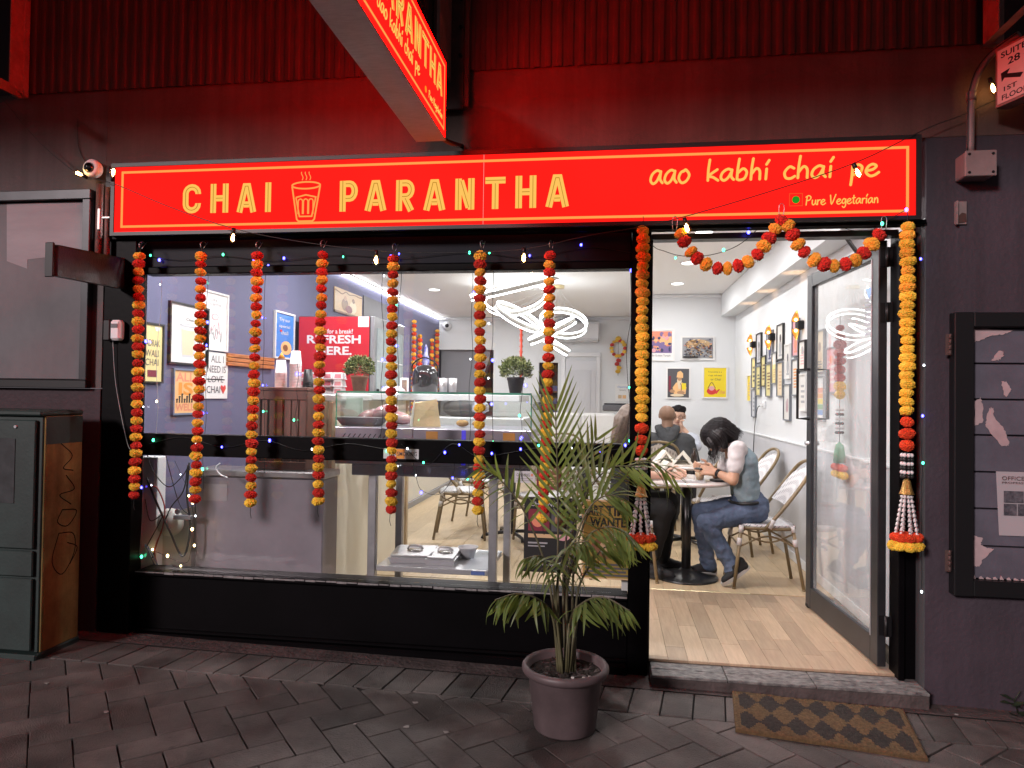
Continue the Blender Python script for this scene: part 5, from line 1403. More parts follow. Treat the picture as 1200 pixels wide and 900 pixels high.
# ---------------- counter side of the cafe ----------------
M_cream = mat('cream_counter_panel', (.80, .75, .62), .6, var=.05, scale=2, bump=.03)
M_batten = mat('pale_timber_batten', (.50, .38, .24), .55, var=.2, scale=5, stretch=(8, 8, 1))
M_lam = mat('white_laminate', (.60, .60, .62), .4, var=.06, scale=4)
ct = thing('service_counter', 'cream panelled service counter with pale timber battens on its end', 'counter', (0, 0, 0))
m = MB(); m.box(-2.16, -1.80, .60, 2.42, .205, 1.50, .004); m.build('carcass', M_cream, ct)
m = MB(); m.box(-2.165, -1.70, .57, 2.45, 1.502, 1.545, .006); m.build('worktop', M_lam, ct)
for i in range(4):
    x = -1.865+i*.045
    m = MB(); m.box(x, x+.026, .535, .598, .205, 1.500, .003); m.build('batten', M_batten, ct)
m = MB(); m.box(-1.796, -1.765, 2.38, 2.43, .205, 1.50, .003); m.build('corner_post', M_batten, ct)
m = MB(); m.box(-1.799, -1.785, .60, 2.379, .205, 1.498); m.build('front_panel', M_cream, ct)

un = thing('steel_cabinet', 'dull white steel cabinet back standing against the window at lower left', 'cabinet', (0, 0, 0))
M_dullw = mat('dull_mauve_white_steel', (.30, .27, .31), .34, var=.16, scale=1.6, metal=.15, grime=.2)
c = (-2.457, -1.655, 0.390, 1.085)
m = MB(); m.box(c[0], c[1], .30, .52, .21, 1.045, .006); m.build('body', M_dullw, un)
m = MB(); m.box(c[0]-.02, c[1]+.012, .28, .53, 1.047, 1.088, .008); m.build('top', mat('steel_worktop', (.40, .38, .38), .3, metal=.9, var=.2), un)
m = MB(); m.box(c[0]+.05, c[0]+.20, .298, .2995, .90, 1.0); m.build('rating_plate', mat('grey_rating_plate', (.33, .31, .33), .6), un)
m = MB(); m.box(-2.60, -2.47, .23, .24, .35, .60); 
cn = thing('cable_cover', 'white plastic trunking and clutter standing in the left window corner', 'trunking', (0, 0, 0))
m = MB(); m.box(-2.78, -2.655, .22, .30, .2, 1.16, .004); m.build('upright', M_white, cn)
m = MB(); m.hexa([(-2.66, .28, .2), (-2.48, .30, .2), (-2.48, .50, .2), (-2.66, .50, .2), (-2.66, .28, .80), (-2.48, .30, .86), (-2.48, .50, .86), (-2.66, .50, .80)]); m.build('board', mat('grey_white_board', (.50, .49, .47), .6, var=.15, scale=4), cn)
pf = thing('pedestal_fan_motor', 'pale round plastic housing half hidden behind the cables', 'appliance', (0, 0, 0))
p = (-2.599, 0.270, 0.767)
m = MB(); m.lathe([(.0001, .04), (.07, .035), (.085, .0), (.07, -.04), (.02, -.055), (.0001, -.056)], (p[0], .27, p[2]), 20, True, 'y'); m.build('housing', mat('aged_white_plastic', (.55, .54, .50), .5), pf)
m = MB(); m.box(p[0]+.06, p[0]+.17, .2, .235, p[2]+.03, p[2]+.055, .004); m.cyl((p[0]+.08, .21, p[2]+.075), (p[0]+.08, .22, p[2]+.075), .016); m.build('bracket', M_steeld, pf)

# stainless bench under the display case
bn = thing('steel_bench', 'stainless steel bench with corner legs and low shelf behind the window', 'bench', (0, 0, 0))
m = MB(); m.box(-1.500, -.44, .33, .92, 1.262, 1.300, .003); m.build('top', M_steel, bn)
M_apron = mat('dark_reflective_steel', (.22, .21, .27), .25, metal=.85, var=.2, scale=3)
m = MB(); m.box(-1.497, -.443, .335, .345, 1.075, 1.14, .002); m.build('apron', M_apron, bn)
for x0, x1, y in ((-1.400, -1.352, .35), (-.680, -.632, .35), (-1.395, -1.350, .87), (-.672, -.628, .87)):
    m = MB(); m.box(x0, x1, y, y+.045, .205, 1.074, .004); m.build('leg', M_steeld, bn)
m = MB(); m.box(-1.351, -.681, .36, .90, .515, .545, .004); m.build('shelf', M_steel, bn)
m = MB(); m.box(-.78, -.70, .3585, .3597, .519, .541); m.build('label_plate', mat('blue_label', (.10, .16, .42), .5), bn)

dc = thing('display_case', 'glass display case with green-edged panes on a steel base', 'display case', (0, 0, 0))
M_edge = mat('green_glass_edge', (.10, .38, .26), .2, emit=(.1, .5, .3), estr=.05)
c = (-1.598, -0.432, 1.263, 1.367)
CX0, CX1 = -1.60, -.44
M_facia = mat('mauve_steel_facia', (.36, .33, .40), .28, metal=.5, var=.12, scale=2)
m = MB(); m.box(CX0, CX1, .34, .90, 1.302, 1.355, .003); m.build('base', M_facia, dc)
m = MB(); m.box(CX0, -1.13, .328, .339, 1.14, 1.354, .002); m.build('vent_panel', M_facia, dc)
m = MB(); m.box(-1.128, CX1, .328, .339, 1.141, 1.353, .002); m.build('facia_panel', M_facia, dc)
m = MB()
for r in range(2):
    for i in range(11):
        x = -1.56+i*.031; z = 1.290-r*.045
        m.prism([(x, z), (x+.006, z), (x+.026, z+.028), (x+.020, z+.028)], lambda u, v, w: (u, .3278-w, v), .0008)
m.build('vent_slot', M_blackm, dc)
for (a, b) in ((.545, .565),):
    for x in (-1.05, -.60): 
        m = MB(); m.box(x, x+.07, .3262, .3275, 1.17, 1.34); m.build('amber_sticker', mat('amber_panel', (.50, .22, .03), .5), dc)
m = MB(); m.box(-.84, -.815, .3262, .3275, 1.15, 1.35); m.build('blue_strip', mat('blue_panel', (.08, .06, .6), .4, emit=(.05, .03, 1), estr=.3), dc)
for bx in ((CX0, CX1, .34, .345, 1.356, 1.558), (CX0, CX0+.005, .346, .894, 1.356, 1.558), (CX1-.005, CX1, .346, .894, 1.356, 1.558), (CX0, CX1, .895, .90, 1.356, 1.558)):
    m = MB(); m.box(*bx); m.build('pane', M_glasscase, dc)
m = MB(); m.box(CX0, CX1, .34, .90, 1.559, 1.566); m.build('top_pane', M_glasscase, dc)
for bx in ((CX0, CX1, .336, .3395, 1.557, 1.568), (CX0-.003, CX0+.004, .336, .3395, 1.356, 1.556), (CX1-.004, CX1+.003, .336, .3395, 1.356, 1.556)):
    m = MB(); m.box(*bx); m.build('glass_edge', M_edge, dc)
m = MB(); m.box(CX0+.006, CX1-.006, .45, .88, 1.455, 1.460); m.build('inner_shelf', M_glasscase, dc)

# things in and on the case
def newthing(name, lab, cat, loc, rz=0, group=None): return thing(name, lab, cat, loc, rz, group)
M_kraft = mat('kraft_paper', (.72, .52, .30), .8, var=.12, scale=10, bump=.3)
p = (-1.120, 0.600, 1.360)
bg = newthing('paper_bag', 'brown paper bag slumped on the display case deck', 'paper bag', (p[0], .6, 1.356), .3)
m = MB(); m.hexa([(-.085, -.04, 0), (.085, -.04, 0), (.085, .04, 0), (-.085, .04, 0), (-.075, -.012, .14), (.06, -.02, .17), (.06, .03, .16), (-.075, .02, .15)]); m.build('body', M_kraft, bg)
m = MB(); m.hexa([(-.105, -.045, 0), (-.088, -.045, 0), (-.088, .04, 0), (-.105, .04, 0), (-.082, -.014, .15), (-.070, -.014, .175), (-.070, .02, .175), (-.082, .02, .15)]); m.build('side_fold', mat('pale_paper', (.62, .58, .52), .8), bg)
p0, p1 = (-1.640, 0.550, 1.362), (-1.388, 0.550, 1.414)
tr = newthing('serving_tray', 'dark grey serving dish in the left of the display case', 'dish', ((p0[0]+p1[0])/2, .55, 1.356))
m = MB(); m.hexa([(-.10, -.08, 0), (.10, -.08, 0), (.10, .08, 0), (-.10, .08, 0), (-.135, -.11, .052), (.135, -.11, .052), (.135, .11, .052), (-.135, .11, .052)]); m.build('bowl', mat('grey_tray', (.13, .11, .12), .4), tr)
wp = newthing('wrapped_bread', 'pale plastic-wrapped loaves with red print piled in the display case', 'bread', ((-1.456), .72, 1.357))
M_wrap = mat('clear_red_wrap', (.62, .50, .52), .25, col2=(.45, .12, .14), scale=7, stretch=(1, 1, 3), coat=.5)
for (x, z, s, r) in ((-.09, .045, .9, .5), (.02, .075, 1.0, .35), (.12, .045, .85, -.2)):
    m = MB(); m.sphere((0, 0, 0), .065, 14, 8, (1.6*s, .9, .75*s)); o = m.build('loaf', M_wrap, wp, loc=(x, 0, z), rot=(0, -r, 0))
for i, (x, lab) in enumerate(((560, 'round brown snack at the right end of the case deck'), (545, 'small brown snack beside the paper bag in the case'))):
    s_ = newthing('pastry', lab, 'pastry', (-0.798-.1*i, .62, 1.357))
    m = MB(); m.sphere((0, 0, .022), .034, 10, 6, (1.2, 1, .65)); m.build('crust', mat('golden_crust', (.45, .25, .09), .7, var=.3, scale=30), s_)
bk = newthing('helmet_bag', 'black and white patterned bag lying at the back of the display case', 'bag', (-1.025, 1.3, 1.40))
m = MB(); m.sphere((0, 0, .06), .1, 14, 8, (1.7, .8, .75)); m.build('body', mat('black_nylon', (.03, .03, .035), .5, var=.3), bk); 
m = MB(); m.sphere((.12, -.06, .07), .055, 12, 6, (1.2, .5, .9)); m.build('pocket', mat('white_speckled_cloth', (.5, .5, .55), .7, col2=(.1, .1, .15), scale=40), bk)
m = MB(); m.box(-.5, .45, -.25, .3, -.06, -.002, .004); m.build('shelf', M_lam, bk)

# menu card holder standing in the case
mh = newthing('menu_holder', 'clear green-tinted menu stand in the left end of the case', 'menu stand', (-1.663, .75, 1.357))
m = MB(); m.box(-.075, .075, -.002, .002, 0, .17); m.build('sheet', mat('pale_green_sheet', (.50, .62, .52), .4), mh)
m = MB(); m.box(-.08, .08, -.03, .03, -.0005, .006); m.build('foot', M_glasscase, mh)

# crate with cups, napkin boxes
M_crate = mat('dark_stained_timber', (.15, .060, .040), .5, var=.3, scale=6, stretch=(5, 5, 1), bump=.1)
KX0, KX1, KZ0, KZ1 = -2.17, -1.79, 1.09, 1.585
kr = newthing('slatted_crate', 'dark stained slatted timber crate holding paper cups by the window', 'crate', (-1.98, .44, KZ0))
def kp(name, *bx, mt=M_crate, c=.003): m = MB(); m.box(*bx, c); return local(m.build(name, mt, kr), (-1.98, .44, KZ0))
kp('top_board', KX0-.005, KX1+.005, .34, .55, KZ1-.02, KZ1)
kp('rail', KX0, KX1, .345, .355, KZ1-.075, KZ1-.021); kp('rail', KX0, KX1, .345, .355, KZ0, KZ0+.05)
for i in range(8):
    x = KX0+i*.0475
    kp('slat', x+.0015, x+.0475-(.010 if i in (0, 1, 2, 3, 4) else .003), .349, .358, KZ0+.051, KZ1-.076)
kp('back_board', KX0, KX1, .54, .549, KZ0, KZ1-.021); kp('side_board', KX0, KX0+.012, .356, .539, KZ0, KZ1-.021); kp('side_board', KX1-.012, KX1, .356, .539, KZ0, KZ1-.021)
m = MB(); m.box(KX0+.02, KX1-.02, .50, .52, KZ0+.01, KZ1-.03); local(m.build('pale_lining', M_batten, kr), (-1.98, .44, KZ0))
M_cup = mat('pink_white_paper_cup', (.82, .72, .73), .6)
def cups(x, y, n, lab, top=True, r=.036, z0=KZ1, pitch=.0092):
    t = newthing('cup_stack', lab, 'paper cups', (x, y, z0), group='stacks of upturned paper cups')
    for i in range(n):
        z = i*pitch
        m = MB(); last = (i == n-1)
        hgt = .085 if last else pitch*1.02
        m.lathe([(r, z+.0005), (r*1.03, z+.003), (r*.985, z+.005), (r*(.985-.25*hgt/.085), z+hgt)]+([(.0001, z+hgt)] if last else []), n=18)
        m.build('cup', M_cup, t)
    return t
cups(-2.006, .45, 10, 'shorter stack of upturned pale cups on the slatted crate')
cups(-1.902, .43, 16, 'taller stack of upturned pale cups on the slatted crate')
bp_ = newthing('party_hat', 'small orange paper cone on top of the shorter cup stack', 'paper cone', (-2.004, .45, KZ1+.178))
m = MB(); m.lathe([(.022, 0), (.0001, .04)], n=12); m.build('cone', mat('amber_paper', (.70, .36, .05), .6), bp_)
cups(-1.834, .46, 4, 'low stack of black lids beside the paper cups', r=.032)
for o in bpy.data.objects:
    if o.parent and o.parent.get('label') == 'low stack of black lids beside the paper cups': o.data.materials[0] = M_blackm
M_clearp = mat('clear_frosted_plastic', (.60, .58, .60), .25, coat=.4, spec=.7)
M_redp = mat('red_tint_plastic', (.50, .12, .16), .3, coat=.4)
NB = 'stacked clear plastic tubs on the counter end'
for i, (px_, zt, lab, mm) in enumerate(((-1.930, 3, 'stack of clear plastic tubs just right of the tall cup stack', M_clearp), (-1.856, 3, 'stack of clear plastic tubs behind the garland at the red poster', M_clearp), (-1.764, 3, 'stack of clear plastic tubs left of the red tinted stack', M_clearp), (-1.696, 2.6, 'red tinted stack of plastic tubs beside the terracotta pot', M_redp))):
    t = newthing('tub_stack', lab, 'plastic tubs', (px_, .62, 1.546), group=NB)
    for k in range(3):
        z = k*.047; m = MB(); h = .045
        a, b = .034, .027
        m.hexa([(-a, -a, z), (a, -a, z), (a, a, z), (-a, a, z), (-b, -b, z+h), (b, -b, z+h), (b, b, z+h), (-b, b, z+h)])
        tb_ = m.build('tub', M_clearp, t); m = MB(); m.box(-a-.002, a+.002, -a-.002, a+.002, z+.0005, z+.006); m.build('rim', M_white, tb_)
        if mm is M_redp or k > 0:
            m = MB(); m.add([(-.022, -.0335, z+.009), (.022, -.0335, z+.009), (.019, -.0302, z+.034), (-.019, -.0302, z+.034)], [(0, 1, 2, 3)]); m.build('label', M_redp, tb_)

# potted boxwood
def leafball(parent, c, R, n, mats, seed, sq=.85, lf=.012):
    r_ = random.Random(seed); m = MB(); sz = len(mats)
    for i in range(n):
        d = Vector((r_.gauss(0, 1), r_.gauss(0, 1), r_.gauss(0, 1))).normalized()
        if d.z < -.6: continue
        rr = R*(r_.random()**.28)*(1+.16*noise.noise(d*3+Vector((seed, 0, 0))))
        p = Vector(c)+Vector((d.x*rr, d.y*rr, d.z*rr*sq)); dd = (d+Vector((r_.uniform(-.7, .7), r_.uniform(-.7, .7), r_.uniform(-.2, .9)))).normalized()
        s = dd.cross(Vector((r_.uniform(-1, 1), r_.uniform(-1, 1), r_.uniform(-1, 1)))).normalized()*lf*.28
        L = lf*r_.uniform(.7, 1.3); m.mi = r_.randrange(sz)
        m.add([p, p+dd*L*.55+s, p+dd*L, p+dd*L*.55-s], [(0, 1, 2, 3)], False)
    return m.build('foliage', mats, parent, kind='stuff')
M_box = [mat('boxwood_leaf', (.17, .22, .07), .5), mat('boxwood_leaf_pale', (.36, .40, .17), .5), mat('boxwood_leaf_dark', (.06, .09, .03), .5)]
M_terra = mat('terracotta', (.62, .36, .25), .8, var=.2, scale=14, bump=.3)
M_soil = mat('dark_soil', (.018, .013, .010), .95, var=.6, scale=60, bump=1.0, bscale=70)
for (px_, y_, z_, lab, mt, R, s_) in ((-1.539, .55, 1.567, 'small leafy plant in a terracotta pot on the display case', M_terra, .088, 1), (-0.571, .62, 1.567, 'small leafy plant in a black pot on the display case', mat('black_plastic_pot', (.012, .012, .013), .4), .095, 2)):
    t = newthing('potted_plant', lab, 'potted plant', (px_, y_, z_), group='small leafy plants on the display case')
    m = MB(); m.lathe([(.036, 0), (.052, .082), (.055, .083), (.055, .098), (.049, .098), (.047, .085), (.0001, .084)], n=20); m.build('pot', mt, t)
    leafball(t, (0, 0, .145), R, 2600, M_box, s_, .78, .016)

# drinks fridge with the red break poster
fg = thing('drinks_fridge', 'tall drinks fridge with red side poster reading REFRESH HERE', 'fridge', (0, 0, 0))
FX0, FX1, FY0, FY1, FT = -2.86, -2.12, 2.50, 3.42, 2.262
m = MB(); m.box(FX0, FX1-.05, FY0, FY1, .205, FT, .006); m.build('body', mat('fridge_black', (.03, .03, .035), .4), fg)
m = MB(); m.box(FX0+.01, FX1-.055, FY0-.004, FY0-.0005, .6, FT-.005); m.build('side_poster', mat('cherry_red_poster', (.60, .018, .035), .4), fg)
fP = lambda u, v, w: (u, FY0-.0048-w, v)
M_pw = mat('white_poster_print', (.82, .80, .80), .5)
m = MB()
for s_, a, b, bo in (('Time for a break?', (-2.698, 2.500, 2.101), (-2.330, 2.500, 2.145), .015), ('REFRESH', (-2.771, 2.500, 2.010), (-2.255, 2.500, 2.088), .03), ('HERE.', (-2.678, 2.500, 1.905), (-2.339, 2.500, 1.984), .03)):
    text_mb(s_, m, fP, a[0], b[0], a[2], b[2], 0, bo)
m.build('poster_print', M_pw, fg)
m = MB(); a = (-2.282, 2.500, 2.219); m.box(a[0], FX1-.06, FY0-.0062, FY0-.0045, FT-.10, FT-.005); m.build('corner_label', M_pw, fg)
m = MB(); m.box(FX1-.048, FX1-.01, FY0+.002, FY1, .30, FT-.002, .004); m.build('door_frame', mat('fridge_silver', (.45, .46, .48), .3, metal=.6), fg)
m = MB(); m.box(FX1-.0095, FX1-.004, FY0+.07, FY1-.05, .40, FT-.10); m.build('door_glass', mat('misted_fridge_glass', (.42, .50, .52), .12, var=.2, scale=4, spec=.7), fg)
for z in (.8, 1.15, 1.5, 1.85):
    m = MB(); m.box(FX1-.0038, FX1-.002, FY0+.08, FY1-.06, z, z+.012); m.build('shelf_edge', M_white, fg)
m = MB(); m.box(FX1-.002, FX1+.02, FY0+.06, FY0+.085, 1.1, 1.6, .005); m.build('handle', M_blackm, fg)

# small stuff further along the counter
bl = newthing('hot_drink_urn', 'black domed urn on the counter before the back doorway', 'urn', (-1.377, 1.5, 1.56))
m = MB(); m.lathe([(.085, 0), (.095, .02), (.10, .10), (.095, .16), (.07, .20), (.03, .215), (.0001, .218)], n=24); m.build('body', mat('black_gloss_urn', (.02, .02, .022), .15, coat=.6), bl)
m = MB(); m.tube(spl([(-.10, 0, .13), (-.09, -.02, .22), (0, -.03, .27), (.09, -.02, .22), (.10, 0, .13)], 6), .006, 6); m.build('handle', M_blackm, bl)
m = MB(); m.box(-.7, .75, -.25, .35, -.05, -.002, .004); m.build('counter_shelf', M_lam, bl)
for i, lab in enumerate(('left of two steel tumblers on the glass case near the back doorway', 'right of two steel tumblers on the glass case near the back doorway')):
    t = newthing('steel_tumbler', lab, 'tumbler', (-1.082+i*.064, .86, 1.567), group='steel tumblers on the glass case')
    m = MB(); m.lathe([(.024, 0), (.028, .095), (.026, .095), (.022, .003), (.0001, .002)], n=20); m.build('cup', M_steel, t)
m = MB(); p = (-1.379, 1.100, 1.577); m.lathe([(.0001, .045), (.05, .04), (.085, .015), (.09, 0)], (p[0]-.12, 1.1, 1.567), 20); m.build('serving_dome', mat('white_enamel', (.62, .60, .60), .3), label='low white domed lid on the counter left of the urn', cat='lid')
tc = newthing('menu_card', 'small white framed card standing left of the hanging marigolds', 'card', (-1.446, 1.2, 1.56))
m = MB(); m.box(-.03, .03, -.004, .004, 0, .11, .002); m.build('frame', M_white, tc); m = MB(); m.box(-.018, .018, -.0055, -.0042, .015, .095); m.build('picture', mat('dark_card_print', (.12, .10, .10), .5, col2=(.3, .2, .15), scale=60), tc)
# marigold strings on the violet wall near the back
for (px_, zt, n, lab) in (((-2.850, 6.301, 2.622), 0, 24, 'long marigold string on the violet wall, left of the urn'), ((-2.850, 6.627, 2.437), 0, 13, 'short marigold string on the violet wall, second from left'), ((-2.850, 7.343, 2.431), 0, 9, 'shortest marigold string on the violet wall behind the urn'), ((-2.850, 7.680, 2.614), 0, 22, 'marigold string nearest the back doorway on the violet wall')):
    g = thing('marigold_string', lab, 'garland', px_, group='marigold strings on the violet wall')
    for i in range(n): pompom(g, 'O' if i % 2 == 0 else 'D', (.0, U(-.004, .004), -i*.048*1.25), 1.12)
    m = MB(); m.tube([(-.02, 0, .03), (0, 0, -n*.06)], .002, 4); m.build('thread', M_thread, g)
orn = thing('blue_ornament', 'small blue and white ornament hung between the marigold strings', 'ornament', (-2.850, 6.973, 2.187))
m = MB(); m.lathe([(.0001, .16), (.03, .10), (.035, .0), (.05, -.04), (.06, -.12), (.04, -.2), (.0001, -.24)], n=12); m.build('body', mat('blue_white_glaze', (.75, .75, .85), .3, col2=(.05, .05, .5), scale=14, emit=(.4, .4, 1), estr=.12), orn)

# back wall pieces
ac = thing('air_conditioner', 'white split air conditioner high on the back wall', 'air conditioner', (0, 0, 0))
c = (-0.936, -0.172, 2.459, 2.780)
m = MB(); m.box(c[0], c[1], 7.80, 7.999, c[2], c[3], .03); m.build('case', mat('ac_white', (.66, .67, .69), .4), ac)
m = MB(); m.box(c[0]+.03, c[1]-.03, 7.795, 7.83, c[2]+.012, c[2]+.05, .004); m.build('louvre', mat('ac_louvre', (.5, .51, .53), .5), ac)
bd = thing('back_door', 'plain white panelled door in the back wall', 'door', (0, 0, 0))
c = (-0.735, -0.369, 0.214, 2.318)
m = MB(); m.box(c[0], c[1]+.14, 7.97, 7.998, .2, 2.16, .004); m.build('leaf', mat('door_white', (.66, .67, .70), .5), bd)
for (a, b) in ((.25, .9), (1.05, 2.0)): m = MB(); m.box(c[0]+.06, c[1]+.06, 7.962, 7.9695, a+.1, b, .004); m.build('door_panel', mat('door_white2', (.60, .61, .64), .5), bd)
m = MB(); m.box(c[0]-.07, c[0]-.002, 7.96, 7.999, .2, 2.22, .005); m.box(c[1]+.142, c[1]+.21, 7.96, 7.999, .2, 2.22, .005); m.box(c[0]-.07, c[1]+.21, 7.958, 7.998, 2.222, 2.29, .005); m.build('architrave', M_white, bd)
ks = thing('kitchen_shelving', 'dark shelving with goods seen through the narrow back opening', 'shelving', (0, 0, 0))
m = MB(); m.box(-1.3, -.7, 8.6, 8.95, .2, 2.2); m.build('case', mat('shelf_dark', (.05, .04, .045), .6), ks)
for z in (1.2, 1.4, 1.62):
    m = MB(); m.box(-1.28, -.72, 8.5, 8.6, z, z+.03); m.build('shelf', mat('shelf_brown', (.18, .12, .08), .6), ks)
    for i in range(4): m = MB(); m.box(-1.25+i*.13, -1.17+i*.13, 8.5, 8.58, z+.031, z+.12+.02*(i % 2)); m.build('jar', mat('jar_mix%d' % (i % 3), [(.35, .3, .2), (.25, .12, .05), (.1, .12, .3)][i % 3], .4), ks)
dl = thing('wall_toran', 'small ring decoration of yellow and maroon pompoms on the back wall', 'ornament', (0.128, 7.960, 2.361))
for i in range(14):
    a = 2*math.pi*i/14; pompom(dl, ('Y', 'R')[i % 3 == 0], (.11*math.cos(a), 0, .13*math.sin(a)), 1.05)
for i in range(3): pompom(dl, 'Y', (0, 0, .16+.0*i), 1.3)
for i in range(4): pompom(dl, ('R', 'Y')[i > 1], (U(-.02, .02), 0, -.20-.06*i), 1.25)
m = MB(); m.tube([(0, 0, .2), (0, .02, -.45)], .003, 4); m.build('thread', M_thread, dl)
rs_ = thing('red_tinsel', 'single red tinsel strand hanging from the ceiling near the black pot', 'tinsel', (-1.343, 6.900, 2.567))
m = MB()
for i in range(44):
    z = -i*.02; r = .03; a = i*2.4
    m.add([(0, 0, z), (r*math.cos(a), r*math.sin(a), z+.012), (r*math.cos(a+.5), r*math.sin(a+.5), z-.006)], [(0, 1, 2)]); m.add([(0, 0, z), (-r*math.cos(a), -r*math.sin(a), z+.012), (-r*math.cos(a+.5), -r*math.sin(a+.5), z-.006)], [(0, 1, 2)])
m.cyl((0, 0, .02), (0, 0, -.88), .018, n=6); m.build('strand', mat('red_tinsel', (.55, .05, .02), .5), rs_)
picture('poster', 'small white notice with blue heading on the back wall by the post', 'poster', *onF((0.088, 0.323, 1.494, 1.775), y=7.9995), M_fw, 0.0, 'white', [('t', 'blue', 'Opening', .15, .75, .85, .88), ('t', 'dark', 'hours', .3, .6, .7, .7), ('r', 'tan', .2, .15, .45, .35), ('r', 'peach', .5, .15, .75, .35)])
pn = newthing('printer', 'grey receipt printer on the white ledge at the back', 'printer', (0.095, 6.9, 1.346))
m = MB(); m.box(-.20, .17, -.12, .12, 0, .10, .02); m.build('case', mat('printer_grey', (.12, .12, .13), .4), pn); m = MB(); m.box(-.18, .15, -.10, .10, .101, .12, .01); m.build('lid', mat('printer_dark', (.04, .04, .045), .3), pn)
sc2 = thing('ceiling_camera', 'small white dome camera on the back wall above the dark doorway', 'camera', (-2.756, 7.980, 2.730))
m = MB(); m.lathe([(.0001, -.09), (.05, -.08), (.075, -.04), (.08, 0)], (0, .02, 0), 16, True, 'y'); m.build('housing', M_white, sc2)
m = MB(); m.sphere((.01, -.06, .0), .035, 10, 8); m.build('lens', M_blackm, sc2)

# trays and bowl on the bench shelf
def lidtray(px_, y, rz, lab, sx=1.0):
    t = newthing('tray_lid', lab, 'tray lid', (px_, y, .546), rz, 'steel food tray lids on the low shelf')
    m = MB(); m.hexa([(-.13*sx, -.15, 0), (.13*sx, -.15, 0), (.13*sx, .15, 0), (-.13*sx, .15, 0), (-.145*sx, -.165, .035), (.145*sx, -.165, .035), (.145*sx, .165, .035), (-.145*sx, .165, .035)]); m.build('tray', M_steel, t)
    m = MB(); m.box(-.13*sx, .13*sx, -.15, .15, .036, .046, .004); m.build('lid', M_steel, t)
    m = MB(); m.lathe([(.0001, .047), (.045, .0475), (.045, .052), (.0001, .05)], n=16); m.build('recess', mat('bright_steel', (.7, .7, .7), .2, metal=1), t)
    m = MB(); m.tube(spl([(-.045, 0, .05), (-.03, 0, .07), (.03, 0, .07), (.045, 0, .05)], 4), .008, 6, flat=(.6, 1.3)); m.build('handle', M_steel, t)
lidtray(-1.18, .60, .12, 'left steel food tray with lid on the low shelf', .95)
lidtray(-.985, .58, .02, 'right steel food tray with lid on the low shelf', .62)
bw = newthing('plastic_bowl', 'white plastic bowl on the low steel shelf right of the trays', 'bowl', (-.86, .66, .546))
m = MB(); m.lathe([(.040, 0), (.056, .062), (.064, .064), (.064, .069), (.054, .067), (.038, .004), (.0001, .003)], n=24); m.build('bowl', mat('white_plastic', (.70, .70, .72), .35), bw)
bs = newthing('shelf_mat', 'pale blue-white mat lying on the right of the low shelf', 'mat', (-.76, .63, .5452))
m = MB(); m.box(-.075, .07, -.25, .24, 0, .002); m.build('sheet', mat('pale_blue_sheet', (.55, .60, .66), .5), bs)

# signs and posters on the window
def wposter(name, lab, cat, r, y, bg, art, **k): return picture(name, lab, cat, *onF(r, y=y), M_fb, 0.0, bg, art, fd=.003, **k)
wposter('sticker', 'mauve sticker reading NO SMOKING on the black middle rail', 'sign', (-1.213, -1.016, 1.203, 1.257), .0575, 'lgrey', [('r', 'orange', .36, .02, .60, .98), ('t', 'dark', 'NO SMOKING', .16, .3, .95, .72, .01)])
wposter('sticker', 'small mauve OPENING sticker on the glass beside the palm top', 'sign', (-0.499, -0.389, 1.089, 1.152), .0965, 'lgrey', [('t', 'dark', 'OPENING', .1, .55, .75, .8), ('r', 'grey', .1, .35, .9, .4), ('r', 'grey', .1, .18, .8, .23), ('e', 'coral', .85, .68, .06, .12)])
wposter('menu_board', 'dark red menu card on the window behind the palm', 'menu', (-0.380, -0.248, 1.057, 1.197), .0963, 'maroon', [('r', 'brown', .08, .1, .92, .9), ('t', 'cream', 'MENU', .25, .7, .75, .82)]+lines('tan', 5, .2, .8, .15, .6))
wposter('window_poster', 'black event poster on the window glass behind the palm', 'poster', (-0.444, -0.164, 0.621, 1.016), .0962, 'black', [('t', 'lgrey', 'CHAI NIGHTS', .12, .88, .88, .94), ('r', 'maroon', .08, .55, .48, .84), ('e', 'coral', .26, .70, .12, .10), ('r', 'dark', .52, .55, .92, .84), ('e', 'skin', .70, .70, .12, .10), ('r', 'tan', .08, .46, .92, .51), ('e', 'pink', .74, .47, .12, .04), ('t', 'lgrey', 'every friday evening', .12, .08, .88, .13), ('r', 'grey', .08, .38, .45, .40), ('r', 'grey', .08, .34, .40, .355)])
wposter('window_poster', 'mustard yellow PART TIME WANTED poster on the window right of the black one', 'poster', (-0.137, 0.137, 0.600, 1.013), .0964, 'tan', [('r', 'tan', .01, .01, .99, .99), ('r', 'mustard', .03, .02, .97, .98), ('t', 'black', 'PART', .05, .80, .40, .93, .03), ('t', 'black', 'TIME', .45, .80, .95, .93, .03), ('t', 'black', 'WANTED', .15, .66, .96, .78, .03), ('e', 'brown', .55, .40, .38, .15), ('e', 'tan', .5, .42, .16, .07)]+[('r', 'dark', .06, .04+i*.045, .94-.1*(i % 2), .065+i*.045) for i in range(4)])
m = MB(); a = (0.111, 0.140, 0.527); m.box(a[0]-.04, a[0]+.035, .15, .152, .531, .60); m.build('paper_scrap', mat('white_notice', (.6, .6, .58), .7), label='little white notice in the lower right corner of the window', cat='notice')

